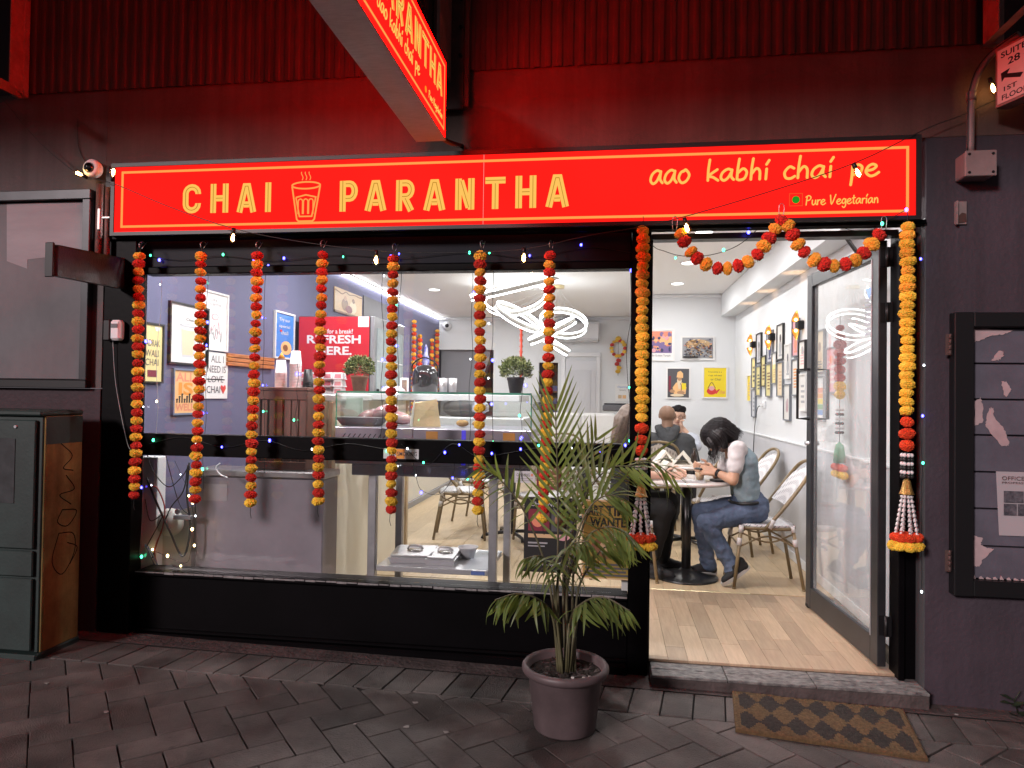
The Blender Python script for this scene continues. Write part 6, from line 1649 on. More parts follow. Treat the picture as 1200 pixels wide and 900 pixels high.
# power point and cord on the right wall
pt = thing('power_outlet', 'white wall outlet with a black cord drooping down on the right wall', 'outlet', (1.558, 3.775, 1.501))
m = MB(); m.box(-.012, 0, -.06, .06, -.035, .035, .003); m.build('plate', M_white, pt)
m = MB(); m.box(-.035, -.0125, .01, .05, -.02, .015, .004); m.build('plug', M_white, pt)
m = MB(); m.tube(spl([(-.03, .03, -.01), (-.03, .2, -.05), (-.02, .38, -.25), (-.02, .45, -.6), (-.02, .46, -.95)], 6), .004, 5); m.build('cord', M_thread, pt)
# solid garland added in place of a reflection in the door glass
ig = thing('reflection_garland', 'pink garland with green bell added in place of a door glass reflection', 'garland', (1.50, 1.25, 2.03))
for i in range(9): pompom(ig, 'R' if i < 7 else 'Y', (0, 0, -i*.055), 1.15*(.5+.5*min(1, (i+1)/3)))
m = MB()
for i in range(6):
    m.mi = i % 2
    for k in range(8): m.sphere((.02*math.cos(k*.785), .02*math.sin(k*.785), -.54-.03*i), .010, 6, 4)
m.build('bead_band', [M_bead, M_beadb], ig)
m = MB(); m.lathe([(.0001, .05), (.025, .03), (.035, -.03), (.038, -.09), (.0001, -.06)], (0, 0, -.80), 14); m.build('bell', mat('green_glitter_bell', (.03, .32, .14), .35, bump=.5, bscale=200), ig)
for k in range(5): pompom(ig, 'D', (0, -.08+.04*k, -.92), .9); pompom(ig, 'Y', (0, -.08+.04*k, -.965), .95)
m = MB(); m.tube([(0, 0, .1), (0, 0, -.9)], .002, 4); m.build('thread', M_thread, ig)

# ---------------- bistro chairs and tables ----------------
def weavemat(name, base, dot, k, ax=1):
    m = mat(name, base, .5, bump=.25, bscale=120)
    nt = m.node_tree; N = nt.nodes; L = nt.links; b = N['Principled BSDF']
    tc = N.new('ShaderNodeTexCoord'); sp = N.new('ShaderNodeSeparateXYZ'); L.new(tc.outputs['Object'], sp.inputs[0])
    def mth(op, a, c=None):
        n = N.new('ShaderNodeMath'); n.operation = op
        for i, v in enumerate((a, c)):
            if v is None: continue
            if isinstance(v, (int, float)): n.inputs[i].default_value = v
            else: L.new(v, n.inputs[i])
        return n.outputs[0]
    s1 = mth('SINE', mth('MULTIPLY', sp.outputs[1], k)); q = mth('ADD', sp.outputs[0], sp.outputs[2])
    s2 = mth('SINE', mth('MULTIPLY', q, k)); pr_ = mth('GREATER_THAN', mth('MULTIPLY', s1, s2), .58)
    mx = N.new('ShaderNodeMix'); mx.data_type = 'RGBA'; L.new(pr_, mx.inputs[0]); mx.inputs[6].default_value = (*base, 1); mx.inputs[7].default_value = (*dot, 1)
    L.new(mx.outputs[2], b.inputs['Base Color'])
    return m
M_weave = weavemat('white_black_weave', (.66, .65, .66), (.16, .16, .19), 205)
M_cane = mat('bamboo_look_tube', (.20, .145, .075), .4, var=.25, scale=18, stretch=(1, 1, .4))
M_wrapw = mat('white_wrap', (.64, .61, .60), .5, bump=.4, bscale=200)
CH = {}
def chair_meshes():
    m = MB()
    # seat: rounded slab, slightly dished
    n = 20; pts = []
    for i in range(n):
        a = 2*math.pi*i/n; c, s = math.cos(a), math.sin(a)
        r = 1/max(1e-6, (abs(c)**3.2+abs(s)**3.2)**(1/3.2)); pts.append((.20*c*r+.0, .195*s*r))
    vs = []; F = []
    for k, (z, q) in enumerate(((.432, .97), (.452, 1), (.458, .93), (.452, .5), (.450, .02))):
        for (x, y) in pts: vs.append((x*q, y*q, z))
    for k in range(4):
        for i in range(n): F.append((k*n+i, k*n+(i+1) % n, (k+1)*n+(i+1) % n, (k+1)*n+i))
    F.append(tuple(reversed(range(n)))); m.add(vs, F, True); CH['seat'] = m.mesh('seat', M_weave)
    m = MB(); m.tube([(x*1.03, y*1.03, .432) for x, y in pts], .0125, 8, True); CH['seat_frame'] = m.mesh('seat_frame', M_cane)
    def arch(y): return None
    half = [(.03, .212, .43), (-.07, .215, .55), (-.175, .215, .69), (-.245, .205, .79), (-.29, .165, .86), (-.312, .09, .895)]
    full = half+[(-.318, 0, .905)]+[(x, -y, z) for x, y, z in reversed(half)]
    m = MB(); m.tube(spl(full, 5), .0135, 8); CH['back_frame'] = m.mesh('back_frame', M_cane)
    # woven backrest, curved, inside the arch
    vs = []; F = []; nu = 12; nv = 7
    for j in range(nv+1):
        t = j/nv; z = .60+.29*t; x = -.105-.215*t+.0*t; wid = .20*math.sqrt(max(.02, 1-(max(0, t-.35)/.66)**2.3))
        for i in range(nu+1):
            s = -1+2*i/nu; vs.append((x-.02*(1-s*s)-.0, s*wid, z-.02*s*s*(t > .8)))
    k = (nu+1)*(nv+1)
    vs2 = [(x-.006, y, z) for x, y, z in vs]
    for j in range(nv):
        for i in range(nu):
            a = j*(nu+1)+i; F.append((a, a+1, a+nu+2, a+nu+1)); F.append((k+a, k+a+nu+1, k+a+nu+2, k+a+1))
    m = MB(); m.add(vs+vs2, F, True); CH['backrest'] = m.mesh('backrest', M_weave)
    for nm, a, b in (('f', (.185, .185, .43), (.235, .20, 0)), ('r', (-.17, .165, .44), (-.245, .175, 0))):
        for s in (1, -1):
            m = MB(); m.cyl((a[0], a[1]*s, a[2]), (b[0], b[1]*s, b[2]+.012), .0135, .012, 8); m.cyl((b[0]-.0, b[1]*s, .0), (b[0], b[1]*s, .012), .013, n=8); CH[nm+str(s)] = m.mesh('leg', M_cane)
    m = MB()
    for s in (1, -1):
        m.tube(spl([(.195, .186*s, .30), (.05, .19*s, .37), (-.05, .185*s, .37), (-.195, .17*s, .30)], 4), .007, 6)
        m.tube(spl([(.19, .186*s, .40), (.05, .19*s, .345), (-.05, .185*s, .345), (-.18, .168*s, .40)], 4), .007, 6)
    for x in (.195, -.195): m.tube([(x, -.18, .30), (x, .18, .30)], .007, 6)
    CH['stretcher'] = m.mesh('stretcher', M_cane)
    m = MB()
    for s in (1, -1):
        for p, q in (((.195, .187*s, .36), (.202, .189*s, .31)), ((.184, .184*s, .45), (.188, .186*s, .40)), ((-.182, .168*s, .36), (-.19, .170*s, .31)), ((-.03, .214*s, .50), (-.0, .213*s, .44)), ((-.168, .166*s, .455), (-.174, .167*s, .41))): m.cyl(p, q, .0175, n=8)
    CH['binding'] = m.mesh('binding', M_wrapw)
chair_meshes()
def chair(x, y, rz, lab, s=1.0):
    t = thing('bistro_chair', lab, 'chair', (x, y, FZ+.001), rz, 'woven bistro chairs in the cafe'); t.scale = (s, s, s)
    for k, nm in (('seat', 'seat'), ('seat_frame', 'seat_frame'), ('back_frame', 'back_frame'), ('backrest', 'backrest'), ('f1', 'leg'), ('f-1', 'leg'), ('r1', 'leg'), ('r-1', 'leg'), ('stretcher', 'stretcher'), ('binding', 'binding')):
        link(nm, CH[k], t)
    return t
PI = math.pi
chair(1.125, 1.76, PI, 'woven bistro chair the girl in jeans sits on, nearest the door', 1.0)
chair(.12, 1.80, 0, 'woven bistro chair of the sitter hidden by the door post')
chair(.50, 3.95, PI/2, 'woven bistro chair of the man in the grey hoodie')
chair(1.17, 2.95, PI+.1, 'empty woven bistro chair right behind the girl by the right wall')
chair(.95, 2.75, PI/2+.5, 'empty woven bistro chair beyond the front table, seat showing under it')
chair(-1.40, 2.98, .15, 'woven bistro chair seen side on behind the steel bench', 1.0)
chair(-1.38, 3.85, -.25, 'woven bistro chair just behind the one beyond the steel bench')
chair(-.62, 2.78, 1.9, 'woven bistro chair left of the black window poster')
chair(-.55, 5.2, PI/2, 'woven bistro chair with round back seen above the rail behind the palm')
chair(.40, 5.05, -PI/2, 'woven bistro chair of the man facing the hoodie')
M_marble = mat('pale_marble_top', (.62, .57, .54), .25, col2=(.48, .42, .40), scale=5, coat=.3)
M_cast = mat('black_cast_base', (.014, .014, .015), .3)
def table(x, y, r, lab, base='disc', ztop=.74):
    t = thing('cafe_table', lab, 'table', (x, y, FZ+.001), 0, 'round marble-look cafe tables')
    m = MB(); m.lathe([(.0001, ztop-.025), (r-.02, ztop-.025), (r, ztop-.018), (r, ztop-.004), (r-.006, ztop), (.0001, ztop)], n=40); m.build('tabletop', M_marble, t)
    m = MB(); m.cyl((0, 0, .03), (0, 0, ztop-.026), .035, n=16); m.build('pole', M_cast, t)
    if base == 'disc':
        m = MB(); m.lathe([(.0001, .0), (.235, .0), (.238, .008), (.225, .016), (.12, .035), (.05, .055), (.036, .07)], n=36); m.build('base', M_cast, t)
    else:
        for i in range(4):
            a = .5+i*PI/2; c, s = math.cos(a), math.sin(a)
            m = MB(); m.tube([(0, 0, .055), (.2*c, .2*s, .045), (.28*c, .28*s, .035), (.295*c, .295*s, .002)], .017, 6); m.build('foot', M_cast, t)
    return t
table(.585, 1.83, .345, 'front round cafe table on a black disc base, with cup and tray')
table(.70, 3.05, .36, 'second round cafe table behind the front one with two folded menu tents', 'cross')
table(-.92, 3.05, .36, 'round cafe table behind the steel bench with crossed black feet', 'cross')
table(-.25, 3.9, .36, 'round cafe table behind the palm left of the door post', 'cross')
table(.40, 4.50, .33, 'round cafe table between the two men at the end wall', 'cross')
# white booth seat at the back behind the palm
bo = thing('booth_bench', 'long white padded booth bench at the back behind the palm', 'bench', (0, 0, 0))
a = (-0.865, 0.089, 0.912, 1.332)
for i in range(2):
    w = (a[1]-a[0])/2; m = MB(); m.box(a[0]+i*w+.004, a[0]+(i+1)*w-.004, 6.0, 6.12, .62, a[3], .035); m.build('back_cushion', mat('white_booth_vinyl', (.68, .67, .65), .4, var=.03), bo)
m = MB(); m.box(a[0], a[1], 5.55, 5.99, .50, .62, .03); m.build('seat_cushion', mat('white_booth_vinyl', (.68, .67, .65)), bo); m = MB(); m.box(a[0]+.03, a[1]-.03, 5.6, 6.1, .2, .499); m.build('plinth', M_white, bo)
lw = thing('low_white_cabinet', 'long low white cabinet with grey plinth along the back left wall', 'cabinet', (0, 0, 0))
m = MB(); m.box(-2.88, -2.36, 3.6, 7.4, .27, 1.15, .004); m.build('body', mat('warm_white_cabinet', (.68, .66, .60), .5), lw); m = MB(); m.box(-2.88, -2.34, 3.58, 7.42, .203, .268); m.build('plinth', mat('grey_plinth', (.30, .30, .31), .6), lw)

# things on the tables
TZ = FZ+.742
def tent(x, y, z, rz, lab, s=1.0):
    t = thing('menu_tent', lab, 'menu tent', (x, y, z), rz, 'white triangular menu tents on the tables'); t.scale = (s,)*3
    m = MB(); th = .008; W2 = .085; H = .10; D = .075
    out = [(-W2, 0), (W2, 0), (0, H)]; inn = [(-W2+.028, th*1.2), (W2-.028, th*1.2), (0, H-.022)]
    vs = []
    for y_ in (-D, D):
        vs += [(a, y_, b) for a, b in out]; vs += [(a, y_, b) for a, b in inn]
    F = []
    for k in (0, 6):
        for i in range(3): j = (i+1) % 3; F.append((k+i, k+j, k+3+j, k+3+i))
    for i in range(3):
        j = (i+1) % 3; F.append((i, j, 6+j, 6+i)); F.append((3+i, 9+i, 9+j, 3+j))
    m.add(vs, F, False); m.build('card', mat('cream_card', (.70, .66, .58), .7, var=.06), t)
    m = MB(); m.box(-W2+.03, W2-.03, D-.01, D-.006, th*1.3, .03); m.build('napkin', M_white, t)
tent(.44, 1.93, TZ, .15, 'menu tent nearest the hidden sitter on the front table', 1.25)
tent(.665, 2.92, TZ, -.15, 'menu tent just left of the girl on the second table', 1.3)
tent(.51, 3.05, TZ, .1, 'menu tent farthest left on the second table below the hoodie', 1.25)
cupt = thing('coffee_glass', 'half full glass of milky tea with black lid by the girl\'s hands', 'glass', (0.666, 1.720, 0.970))
cupt.location.z = TZ+.009
m = MB(); m.lathe([(.0001, .001), (.027, .001), (.034, .055), (.0001, .056)], n=20); m.build('tea', mat('milky_tea', (.42, .27, .15), .3), cupt)
m = MB(); m.lathe([(.028, 0), (.037, .080), (.036, .080)], n=20); m.build('glass_wall', M_glasscase, cupt)
m = MB(); m.lathe([(.0001, .088), (.030, .088), (.039, .082), (.039, .076), (.0001, .076)], n=20); m.build('lid', M_blackm, cupt)
tr2 = thing('small_tray', 'small white metal tray on the front edge of the front table', 'tray', (.57, 1.66, TZ), -.05)
m = MB(); m.box(-.12, .12, -.08, .08, .0, .006, .002); m.box(-.122, .122, -.084, -.079, .0, .016); m.box(-.122, -.118, -.078, .08, .0, .016); m.box(.118, .122, -.078, .08, 0, .016); m.build('tray', M_steel, tr2)
ph = thing('phone', 'black phone held over the glass by the girl', 'phone', (0.731, 1.750, 1.038), .3)
m = MB(); m.box(-.038, .038, -.075, .075, 0, .009, .003); m.build('body', M_blackm, ph)
wa = thing('wallet', 'black wallet lying on the table beside the girl\'s wrist', 'wallet', (.80, 1.72, TZ), .3)
m = MB(); m.box(-.05, .05, -.045, .045, 0, .014, .004); m.build('body', mat('black_leather', (.02, .02, .022), .5), wa)
bt = thing('sauce_bottle', 'small dark bottle standing behind the girl\'s bowed face', 'bottle', (.76, 2.88, TZ))
m = MB(); m.lathe([(.0001, 0), (.03, 0), (.03, .10), (.014, .13), (.013, .16), (.0001, .161)], n=16); m.build('body', mat('dark_bottle', (.03, .018, .012), .2), bt)

# ---------------- people ----------------
def organic(name, caps, mt, parent, vox=.008, smooth=4, wrinkle=0.0, wsc=14, label=None):
    m = MB()
    for c in caps:
        if c[0] == 'e': m.sphere(c[1], 1.0, 16, 10, c[2]); continue
        p, q, r0, r1 = c
        p = Vector(p); q = Vector(q)
        if (q-p).length > 1e-5: m.cyl(p, q, r0, r1, 14)
        m.sphere(p, r0, 14, 8); m.sphere(q, r1, 14, 8)
    me = m.mesh(name, mt); ob = bpy.data.objects.new(name, me); COL.objects.link(ob)
    md = ob.modifiers.new('r', 'REMESH'); md.mode = 'VOXEL'; md.voxel_size = vox
    ms = ob.modifiers.new('s', 'SMOOTH'); ms.iterations = smooth; ms.factor = .6
    dg = bpy.context.evaluated_depsgraph_get(); dg.update()
    me2 = bpy.data.meshes.new_from_object(ob.evaluated_get(dg)); me2.name = name
    bpy.data.objects.remove(ob); bpy.data.meshes.remove(me)
    if wrinkle:
        for v in me2.vertices:
            d = noise.noise(Vector((v.co.x*wsc, v.co.y*wsc, v.co.z*wsc*2.2)))+.5*noise.noise(v.co*wsc*2.7)
            v.co += v.normal*d*wrinkle
    me2.polygons.foreach_set('use_smooth', [True]*len(me2.polygons))
    me2.materials.clear(); me2.materials.append(mt)
    return link(name, me2, parent, label=label)
def V(*a): return Vector(a)
def hand(caps, w, d, side, curl=.5, s=1.0, thumb=1):
    """palm from wrist w along d; side: direction across the knuckles; fingers curl towards d x side"""
    w = Vector(w); d = Vector(d).normalized(); side = Vector(side); side = (side-d*side.dot(d)).normalized(); n = d.cross(side)
    for k in (-1, 0, 1): caps.append((w+side*.014*k*s, w+d*.078*s+side*.024*k*s, .017*s, .014*s))
    for i, L in enumerate((.070, .080, .075, .060)):
        r = w+d*.080*s+side*(.030-.020*i)*s; p = r; a = .15
        for j, f in enumerate((.45, .32, .25)):
            a += curl*(.9 if j else .6); q = p+(d*math.cos(a)+n*math.sin(a))*L*f*s
            caps.append((p, q, (.0095-.001*j)*s, (.009-.001*j)*s)); p = q
    r = w+d*.025*s+side*.026*s*thumb; q = r+(d*.6+side*.75*thumb+n*.35).normalized()*.038*s; q2 = q+(d*.85+side*.15*thumb+n*.5).normalized()*.030*s
    caps.append((r, q, .012*s, .0105*s)); caps.append((q, q2, .0105*s, .0085*s))
def head(caps, c, f, up, s=1.0):
    c = Vector(c); f = Vector(f).normalized(); up = Vector(up); up = (up-f*up.dot(f)).normalized(); r = f.cross(up)
    caps += [(c-f*.025*s+up*.02*s, c+f*.02*s+up*.025*s, .083*s, .078*s), (c+f*.03*s-up*.02*s, c+f*.045*s-up*.075*s, .060*s, .034*s),
             (c+f*.085*s+up*.0*s, c+f*.105*s-up*.025*s, .010*s, .014*s), (c+f*.078*s-up*.055*s, c+f*.082*s-up*.055*s, .016*s, .014*s)]
    for k in (-1, 1): caps += [(c+r*.078*s*k+up*.012*s, c+r*.080*s*k-up*.022*s, .014*s, .010*s), (c+f*.055*s+r*.035*s*k-up*.01*s, c+f*.05*s+r*.045*s*k-up*.03*s, .022*s, .02*s)]
    return c, f, up, r
def face(par, H, s=1.0, glasses=False, hairc=None):
    c, f, up, r = H
    m = MB()
    for k in (-1, 1): m.sphere(c+f*.080*s+r*.031*s*k+up*.008*s, .0095*s, 10, 6)
    m.build('eyes', mat('eye_white', (.6, .58, .55), .3), par)
    m = MB()
    for k in (-1, 1): m.sphere(c+f*.0875*s+r*.031*s*k+up*.007*s, .0045*s, 8, 5)
    for k in (-1, 1): m.tube([c+f*.088*s+r*.014*s*k+up*.028*s, c+f*.086*s+r*.033*s*k+up*.034*s, c+f*.074*s+r*.048*s*k+up*.027*s], .0035*s, 5)
    m.build('brows_and_irises', mat('dark_hair', (.012, .010, .009), .5), par)
    m = MB(); m.tube([c+f*.090*s+r*.022*s-up*.055*s, c+f*.098*s-up*.054*s, c+f*.090*s-r*.022*s-up*.055*s], .005*s, 6, flat=(1, .8)); m.build('lips', mat('lips', (.35, .14, .11), .5), par)
    if glasses:
        m = MB()
        for k in (-1, 1):
            cc = c+f*.098*s+r*.033*s*k+up*.004*s
            m.tube([cc+r*.024*s*math.cos(t*.5236)+up*.019*s*math.sin(t*.5236) for t in range(12)], .0018*s, 4, True)
            m.tube([cc+r*.024*s*k, c+r*.085*s*k+up*.01*s], .0018*s, 4)
        m.tube([c+f*.10*s+r*.009*s, c+f*.10*s-r*.009*s], .0018*s, 4)
        m.build('glasses', M_blackm, par)
def strands(par, name, mt, roots, r=.0016, n=5, label=None):
    m = MB()
    for pts in roots: m.tube(spl(pts, 3), lambda t: r*(1-.6*t), n)
    return m.build(name, mt, par, label=label)
M_skin = mat('skin_light_brown', (.42, .235, .15), .55, var=.08, scale=12)
M_skin2 = mat('skin_pale', (.55, .34, .25), .55, var=.08, scale=12)
M_skin3 = mat('skin_brown', (.22, .125, .08), .55, var=.12, scale=20)
M_hair = mat('black_hair', (.008, .006, .007), .6, spec=.15, var=.4, scale=60)
M_denim = mat('blue_denim', (.12, .165, .26), .85, col2=(.05, .075, .13), scale=9, bump=.6, bscale=45)
M_vest = mat('pale_denim_vest', (.26, .34, .38), .85, col2=(.17, .24, .28), scale=8, bump=.3, bscale=250)
M_tee = mat('pale_grey_tee', (.52, .49, .49), .85, var=.08, scale=10, bump=.1)
M_shoe = mat('black_canvas', (.012, .012, .014), .7)
M_sole = mat('white_rubber', (.55, .53, .52), .6)

# girl in jeans
wo = thing('person', 'person with black bob in pale vest and blue jeans bowed over the front table', 'person', (0, 0, 0))
YN, YF = 1.66, 1.84
hipN, hipF = V(*(1.061, 1.680, 0.745)), V(*(1.056, 1.840, 0.758))
kneN, kneF = V(*(0.701, 1.640, 0.652)), V(*(0.680, 1.860, 0.690))
ankN, ankF = V(*(0.908, 1.640, 0.315)), V(*(0.758, 1.900, 0.284))
waist = V(*(0.991, 1.760, 0.856)); chest = V(*(0.953, 1.760, 1.063)); shN = V(*(0.916, 1.620, 1.179)); shF = V(*(0.943, 1.920, 1.171))
neck = V(*(0.905, 1.770, 1.193)); hd = V(*(0.806, 1.770, 1.267))
elN = V(*(0.877, 1.560, 0.970)); wrN = V(*(0.773, 1.660, 1.017)); elF = V(*(0.840, 1.980, 0.939)); wrF = V(*(0.765, 1.860, 1.022))
fdir = V(-.62, -.05, -.78); updir = V(-.78, 0, .62)
caps = []
H = head(caps, hd, fdir, updir, .98)
caps += [(neck+V(.02, 0, -.02), hd+V(.01, 0, -.02), .052, .050), (shN, elN, .042, .038), (elN, wrN, .038, .025), (shF, elF, .042, .036), (elF, wrF, .036, .024), (shN+V(.01,.02,-.01), shF+V(.01,-.02,-.01), .045, .045), (neck, chest, .06, .09)]
hand(caps, wrN, V(-1, .25, .12), V(0, .35, 1), .75); hand(caps, wrF, V(-1, -.2, .05), V(0, -.3, 1), .7, thumb=1)
organic('body', caps, M_skin, wo, .0055, 3)
face(wo, H, .98)
organic('tee_shirt', [(shN+V(.0, .0, .006), shN+(elN-shN)*.58, .064, .058), (shF+V(0, .0, .006), shF+(elF-shF)*.58, .064, .058), (shN+V(.008, .02, 0), shF+V(.008, -.02, 0), .070, .070), (neck+V(.035, 0, -.02), chest, .065, .105)], M_tee, wo, .009, 4, .006)
organic('vest', [(chest+V(.02, -.075, .035), waist+V(.008, -.065, 0), .100, .094), (chest+V(.02, .075, .035), waist+V(.008, .065, 0), .100, .094), (shN+V(.03, .07, .005), chest+V(.01, -.05, 0), .052, .10), (shF+V(.03, -.07, .005), chest+V(.01, .05, 0), .052, .10)], M_vest, wo, .009, 4, .007)
organic('jeans', [(hipN+V(0, .02, .0), kneN, .098, .067), (hipF, kneF, .098, .067), (hipN+V(.0, .06, .01), hipF+V(.0, -.06, .01), .108, .108), (waist+V(.005, -.05, -.02), hipN+V(0, .03, .03), .088, .10), (waist+V(.005, .05, -.02), hipF+V(0, -.03, .03), .088, .10),
         (kneN, kneN.lerp(ankN, .8), .066, .058), (kneN.lerp(ankN, .8), ankN+V(-.005, 0, .0), .058, .066), (kneF, kneF.lerp(ankF, .8), .064, .055), (kneF.lerp(ankF, .8), ankF, .055, .062)], M_denim, wo, .009, 3, .009, 13)
m = MB()
bpts = [waist+V(.010+.112*math.cos(t*.3927), .168*math.sin(t*.3927), -.052+.010*math.cos(t*.39)) for t in range(16)]
m.tube(bpts, .017, 4, True, flat=(.35, 1), up=(0, 0, 1)) if False else m.tube(bpts, .012, 6, True); m.build('belt', mat('black_belt', (.012, .012, .013), .5), wo)
def shoe(par, heel, toe, mt=M_shoe, sole=M_sole, s=1.0):
    heel = Vector(heel); toe = Vector(toe); d = (toe-heel).normalized(); L = (toe-heel).length; sd = d.cross(V(0, 0, 1)).normalized(); up = sd.cross(d).normalized()
    if up.z < 0: up = -up
    organic('shoe', [(heel+up*.035, heel+d*L*.45+up*.035, .038*s, .040*s), (heel+d*L*.45+up*.030, toe-d*.035+up*.022, .040*s, .030*s), (heel+up*.07, heel+d*.06+up*.065, .036*s, .036*s)], mt, par, .006, 3)
    m = MB(); vs = []; n = 18
    for z in (-.004, .020):
        for i in range(n):
            a = 2*PI*i/n; u = .5-.5*math.cos(a); w = .040*math.sin(a)*(1 if abs(math.sin(a)) < .99 else 1)
            vs.append(heel+d*(-.038+u*(L+.045))+sd*w*(1.0+.12*math.sin(u*3))+up*z)
    F = [tuple(reversed(range(n))), tuple(range(n, 2*n))]+[(i, (i+1) % n, n+(i+1) % n, n+i) for i in range(n)]
    m.add(vs, F, False); m.build('sole', sole, par)
tN = V(*(0.819, 1.600, 0.223)); tN.z = FZ+.012
shoe(wo, V(*(0.981, 1.620, 0.324)), tN)
tF = V(*(0.720, 1.900, 0.230)); shoe(wo, V(ankF.x+.03, ankF.y, FZ+.018), V(ankF.x-.19, ankF.y-.01, FZ+.014))
# bob haircut: solid under-volume plus strands
c, f, up, r = H
organic('hair', [(c-f*.035+up*.02, c+up*.035+f*.01, .112, .104), (c-f*.06-up*.03, c-f*.045+up*.02, .088, .10), (c+r*.075+up*.0, c+r*.080+f*.03-up*.06, .034, .026), (c-r*.075+up*.0, c-r*.080+f*.03-up*.06, .034, .026), (c-f*.06-up*.05, c-f*.07-up*.075, .062, .045), (c+r*.06+f*.02-up*.03, V(c.x-.05, c.y-.085, c.z-.13), .034, .018), (c-r*.06+f*.02-up*.03, V(c.x-.05, c.y+.085, c.z-.13), .034, .018)], M_hair, wo, .006, 2, .003, 40)
rt_ = []
for i in range(420):
    az = U(-2.7, 2.7); lat = U(.0, .35)
    dirn = (-f*math.cos(az)+r*math.sin(az))
    top = c+up*.118+(-f*.02)+dirn*.01
    R = .116+U(-.004, .008); p1 = c+up*(.085)+dirn*R*.68; p2 = c+up*.03+dirn*R*1.02
    fall = V(U(-.02, .02)-.0, U(-.012, .012), -.065-U(0, .055))
    if dirn.dot(-f) > .35: fall = -up*(.05+U(0, .035))-f*(.004+U(-.01, .016))
    p3 = p2-up*.045+dirn*.006+fall*.25; p4 = p3+fall
    if dirn.dot(f) > .8: continue
    rt_.append([top, p1, p2, p3, p4])
strands(wo, 'hair_strands', mat('black_hair_sheen', (.014, .011, .012), .45, spec=.4), rt_, .0016, 4)
m = MB(); d_ = (elN-wrN).normalized(); m.cyl(wrN+d_*.012, wrN+d_*.036, .030, n=16); m.box(wrN.x-.005, wrN.x+.03, wrN.y-.036, wrN.y-.028, wrN.z-.014, wrN.z+.018, .003); m.build('wristwatch', M_blackm, wo)

# sitter mostly hidden by the door post
ws = thing('person', 'person in black with long fair-brown hair, mostly hidden by the door post', 'person', (0, 0, 0))
yb = 1.85
hip1 = V(.12, 1.76, .72); knee1 = V(*(0.407, 1.700, 0.725)); ank1 = V(*(0.325, 1.740, 0.377)); hip2 = V(.12, 1.96, .72); knee2 = V(.46, 2.0, .74); ank2 = V(.42, 2.02, .30)
ch1 = V(.13, 1.86, 1.06); nk = V(.17, 1.86, 1.26); hd2 = V(*(0.180, 1.840, 1.381))
s1 = V(.15, 1.70, 1.20); s2 = V(.15, 2.02, 1.20); e1 = V(.20, 1.62, .985); w1 = V(*(0.399, 1.720, 1.058)); w1.z = TZ+.03; e2 = V(.30, 2.08, .99); w2 = V(.46, 2.0, TZ+.03)
caps = []
H2 = head(caps, hd2, V(.95, 0, -.30), V(.3, 0, .95), 1.0)
caps += [(nk-V(0, 0, .04), hd2, .052, .052), (s1, e1, .045, .040), (e1, w1, .040, .026), (s2, e2, .045, .04), (e2, w2, .04, .026), (s1, s2, .05, .05)]
hand(caps, w1, V(1, .1, -.05), V(0, .2, 1), .4); hand(caps, w2, V(1, -.1, -.05), V(0, -.2, 1), .4)
organic('body', caps, M_skin2, ws, .006, 3)
face(ws, H2)
M_bt = mat('black_jersey', (.014, .014, .016), .85)
organic('shirt', [(ch1-V(0, .07, -.04), V(.11, 1.78, .76), .10, .11), (ch1+V(0, .07, .04), V(.11, 1.93, .76), .10, .11), (s1, s2, .062, .062), (s1, s1.lerp(e1, .75), .062, .055), (s2, s2.lerp(e2, .75), .062, .055)], M_bt, ws, .010, 4, .004)
organic('trousers', [(hip1, knee1, .10, .085), (hip2, knee2, .10, .085), (hip1, hip2, .115, .115), (knee1, ank1, .085, .062), (knee2, ank2, .085, .062)], mat('black_wool', (.010, .010, .011), .9), ws, .010, 4, .006, 9)
shoe(ws, V(ank1.x-.04, ank1.y, FZ+.018), V(ank1.x+.17, ank1.y-.02, FZ+.016), M_shoe, M_blackm, 1.1); shoe(ws, V(ank2.x-.04, ank2.y, FZ+.018), V(ank2.x+.19, ank2.y, FZ+.016), M_shoe, M_blackm, 1.1)
M_fair = mat('fair_brown_hair', (.20, .15, .115), .5, col2=(.10, .07, .055), scale=50)
c, f, up, r = H2
organic('hair', [(c-f*.03+up*.02, c+f*.005+up*.03, .10, .092), (c-f*.055-up*.03, c-f*.06-up*.17, .09, .065)], M_fair, ws, .008, 3, .003, 30)
rt_ = []
for i in range(260):
    az = U(-2.0, 2.0); dirn = (-f*math.cos(az)+r*math.sin(az)); R = .105+U(-.003, .01)
    rt_.append([c+up*.118, c+up*.08+dirn*R*.7, c+up*.02+dirn*R, c-up*.07+dirn*R*(1+.1*rnd()), c-up*(.15+U(0, .09))+dirn*R*U(.8, 1.15)])
strands(ws, 'hair_strands', M_fair, rt_, .0018, 4)

# man in grey hoodie, back to the street
mh_ = thing('person', 'bald man in dark grey hoodie seen from behind at the far table', 'person', (0, 0, 0))
c0 = V(*(0.611, 4.020, 1.365)); cx = c0.x
caps = []
H3 = head(caps, c0, V(.25, .96, -.12), V(0, .1, 1), 1.04)
sL, sR = V(cx-.20, 3.98, c0.z-.27), V(cx+.20, 3.98, c0.z-.27)
eL, eR = V(cx-.27, 4.08, c0.z-.54), V(cx+.30, 4.10, c0.z-.52); wL, wR = V(cx-.10, 4.32, TZ+.04), V(cx+.14, 4.30, TZ+.04)
caps += [(V(cx, 3.98, c0.z-.22), c0-V(0, .01, .03), .062, .06), (eL, wL, .04, .028), (eR, wR, .04, .028), (sL, sR, .05, .05), (sL, eL, .045, .042), (sR, eR, .045, .042)]
hand(caps, wL, V(.4, 1, 0), V(0, 0, 1), .5); hand(caps, wR, V(-.4, 1, 0), V(0, 0, 1), .5)
organic('body', caps, M_skin3, mh_, .008, 3); face(mh_, H3, 1.04)
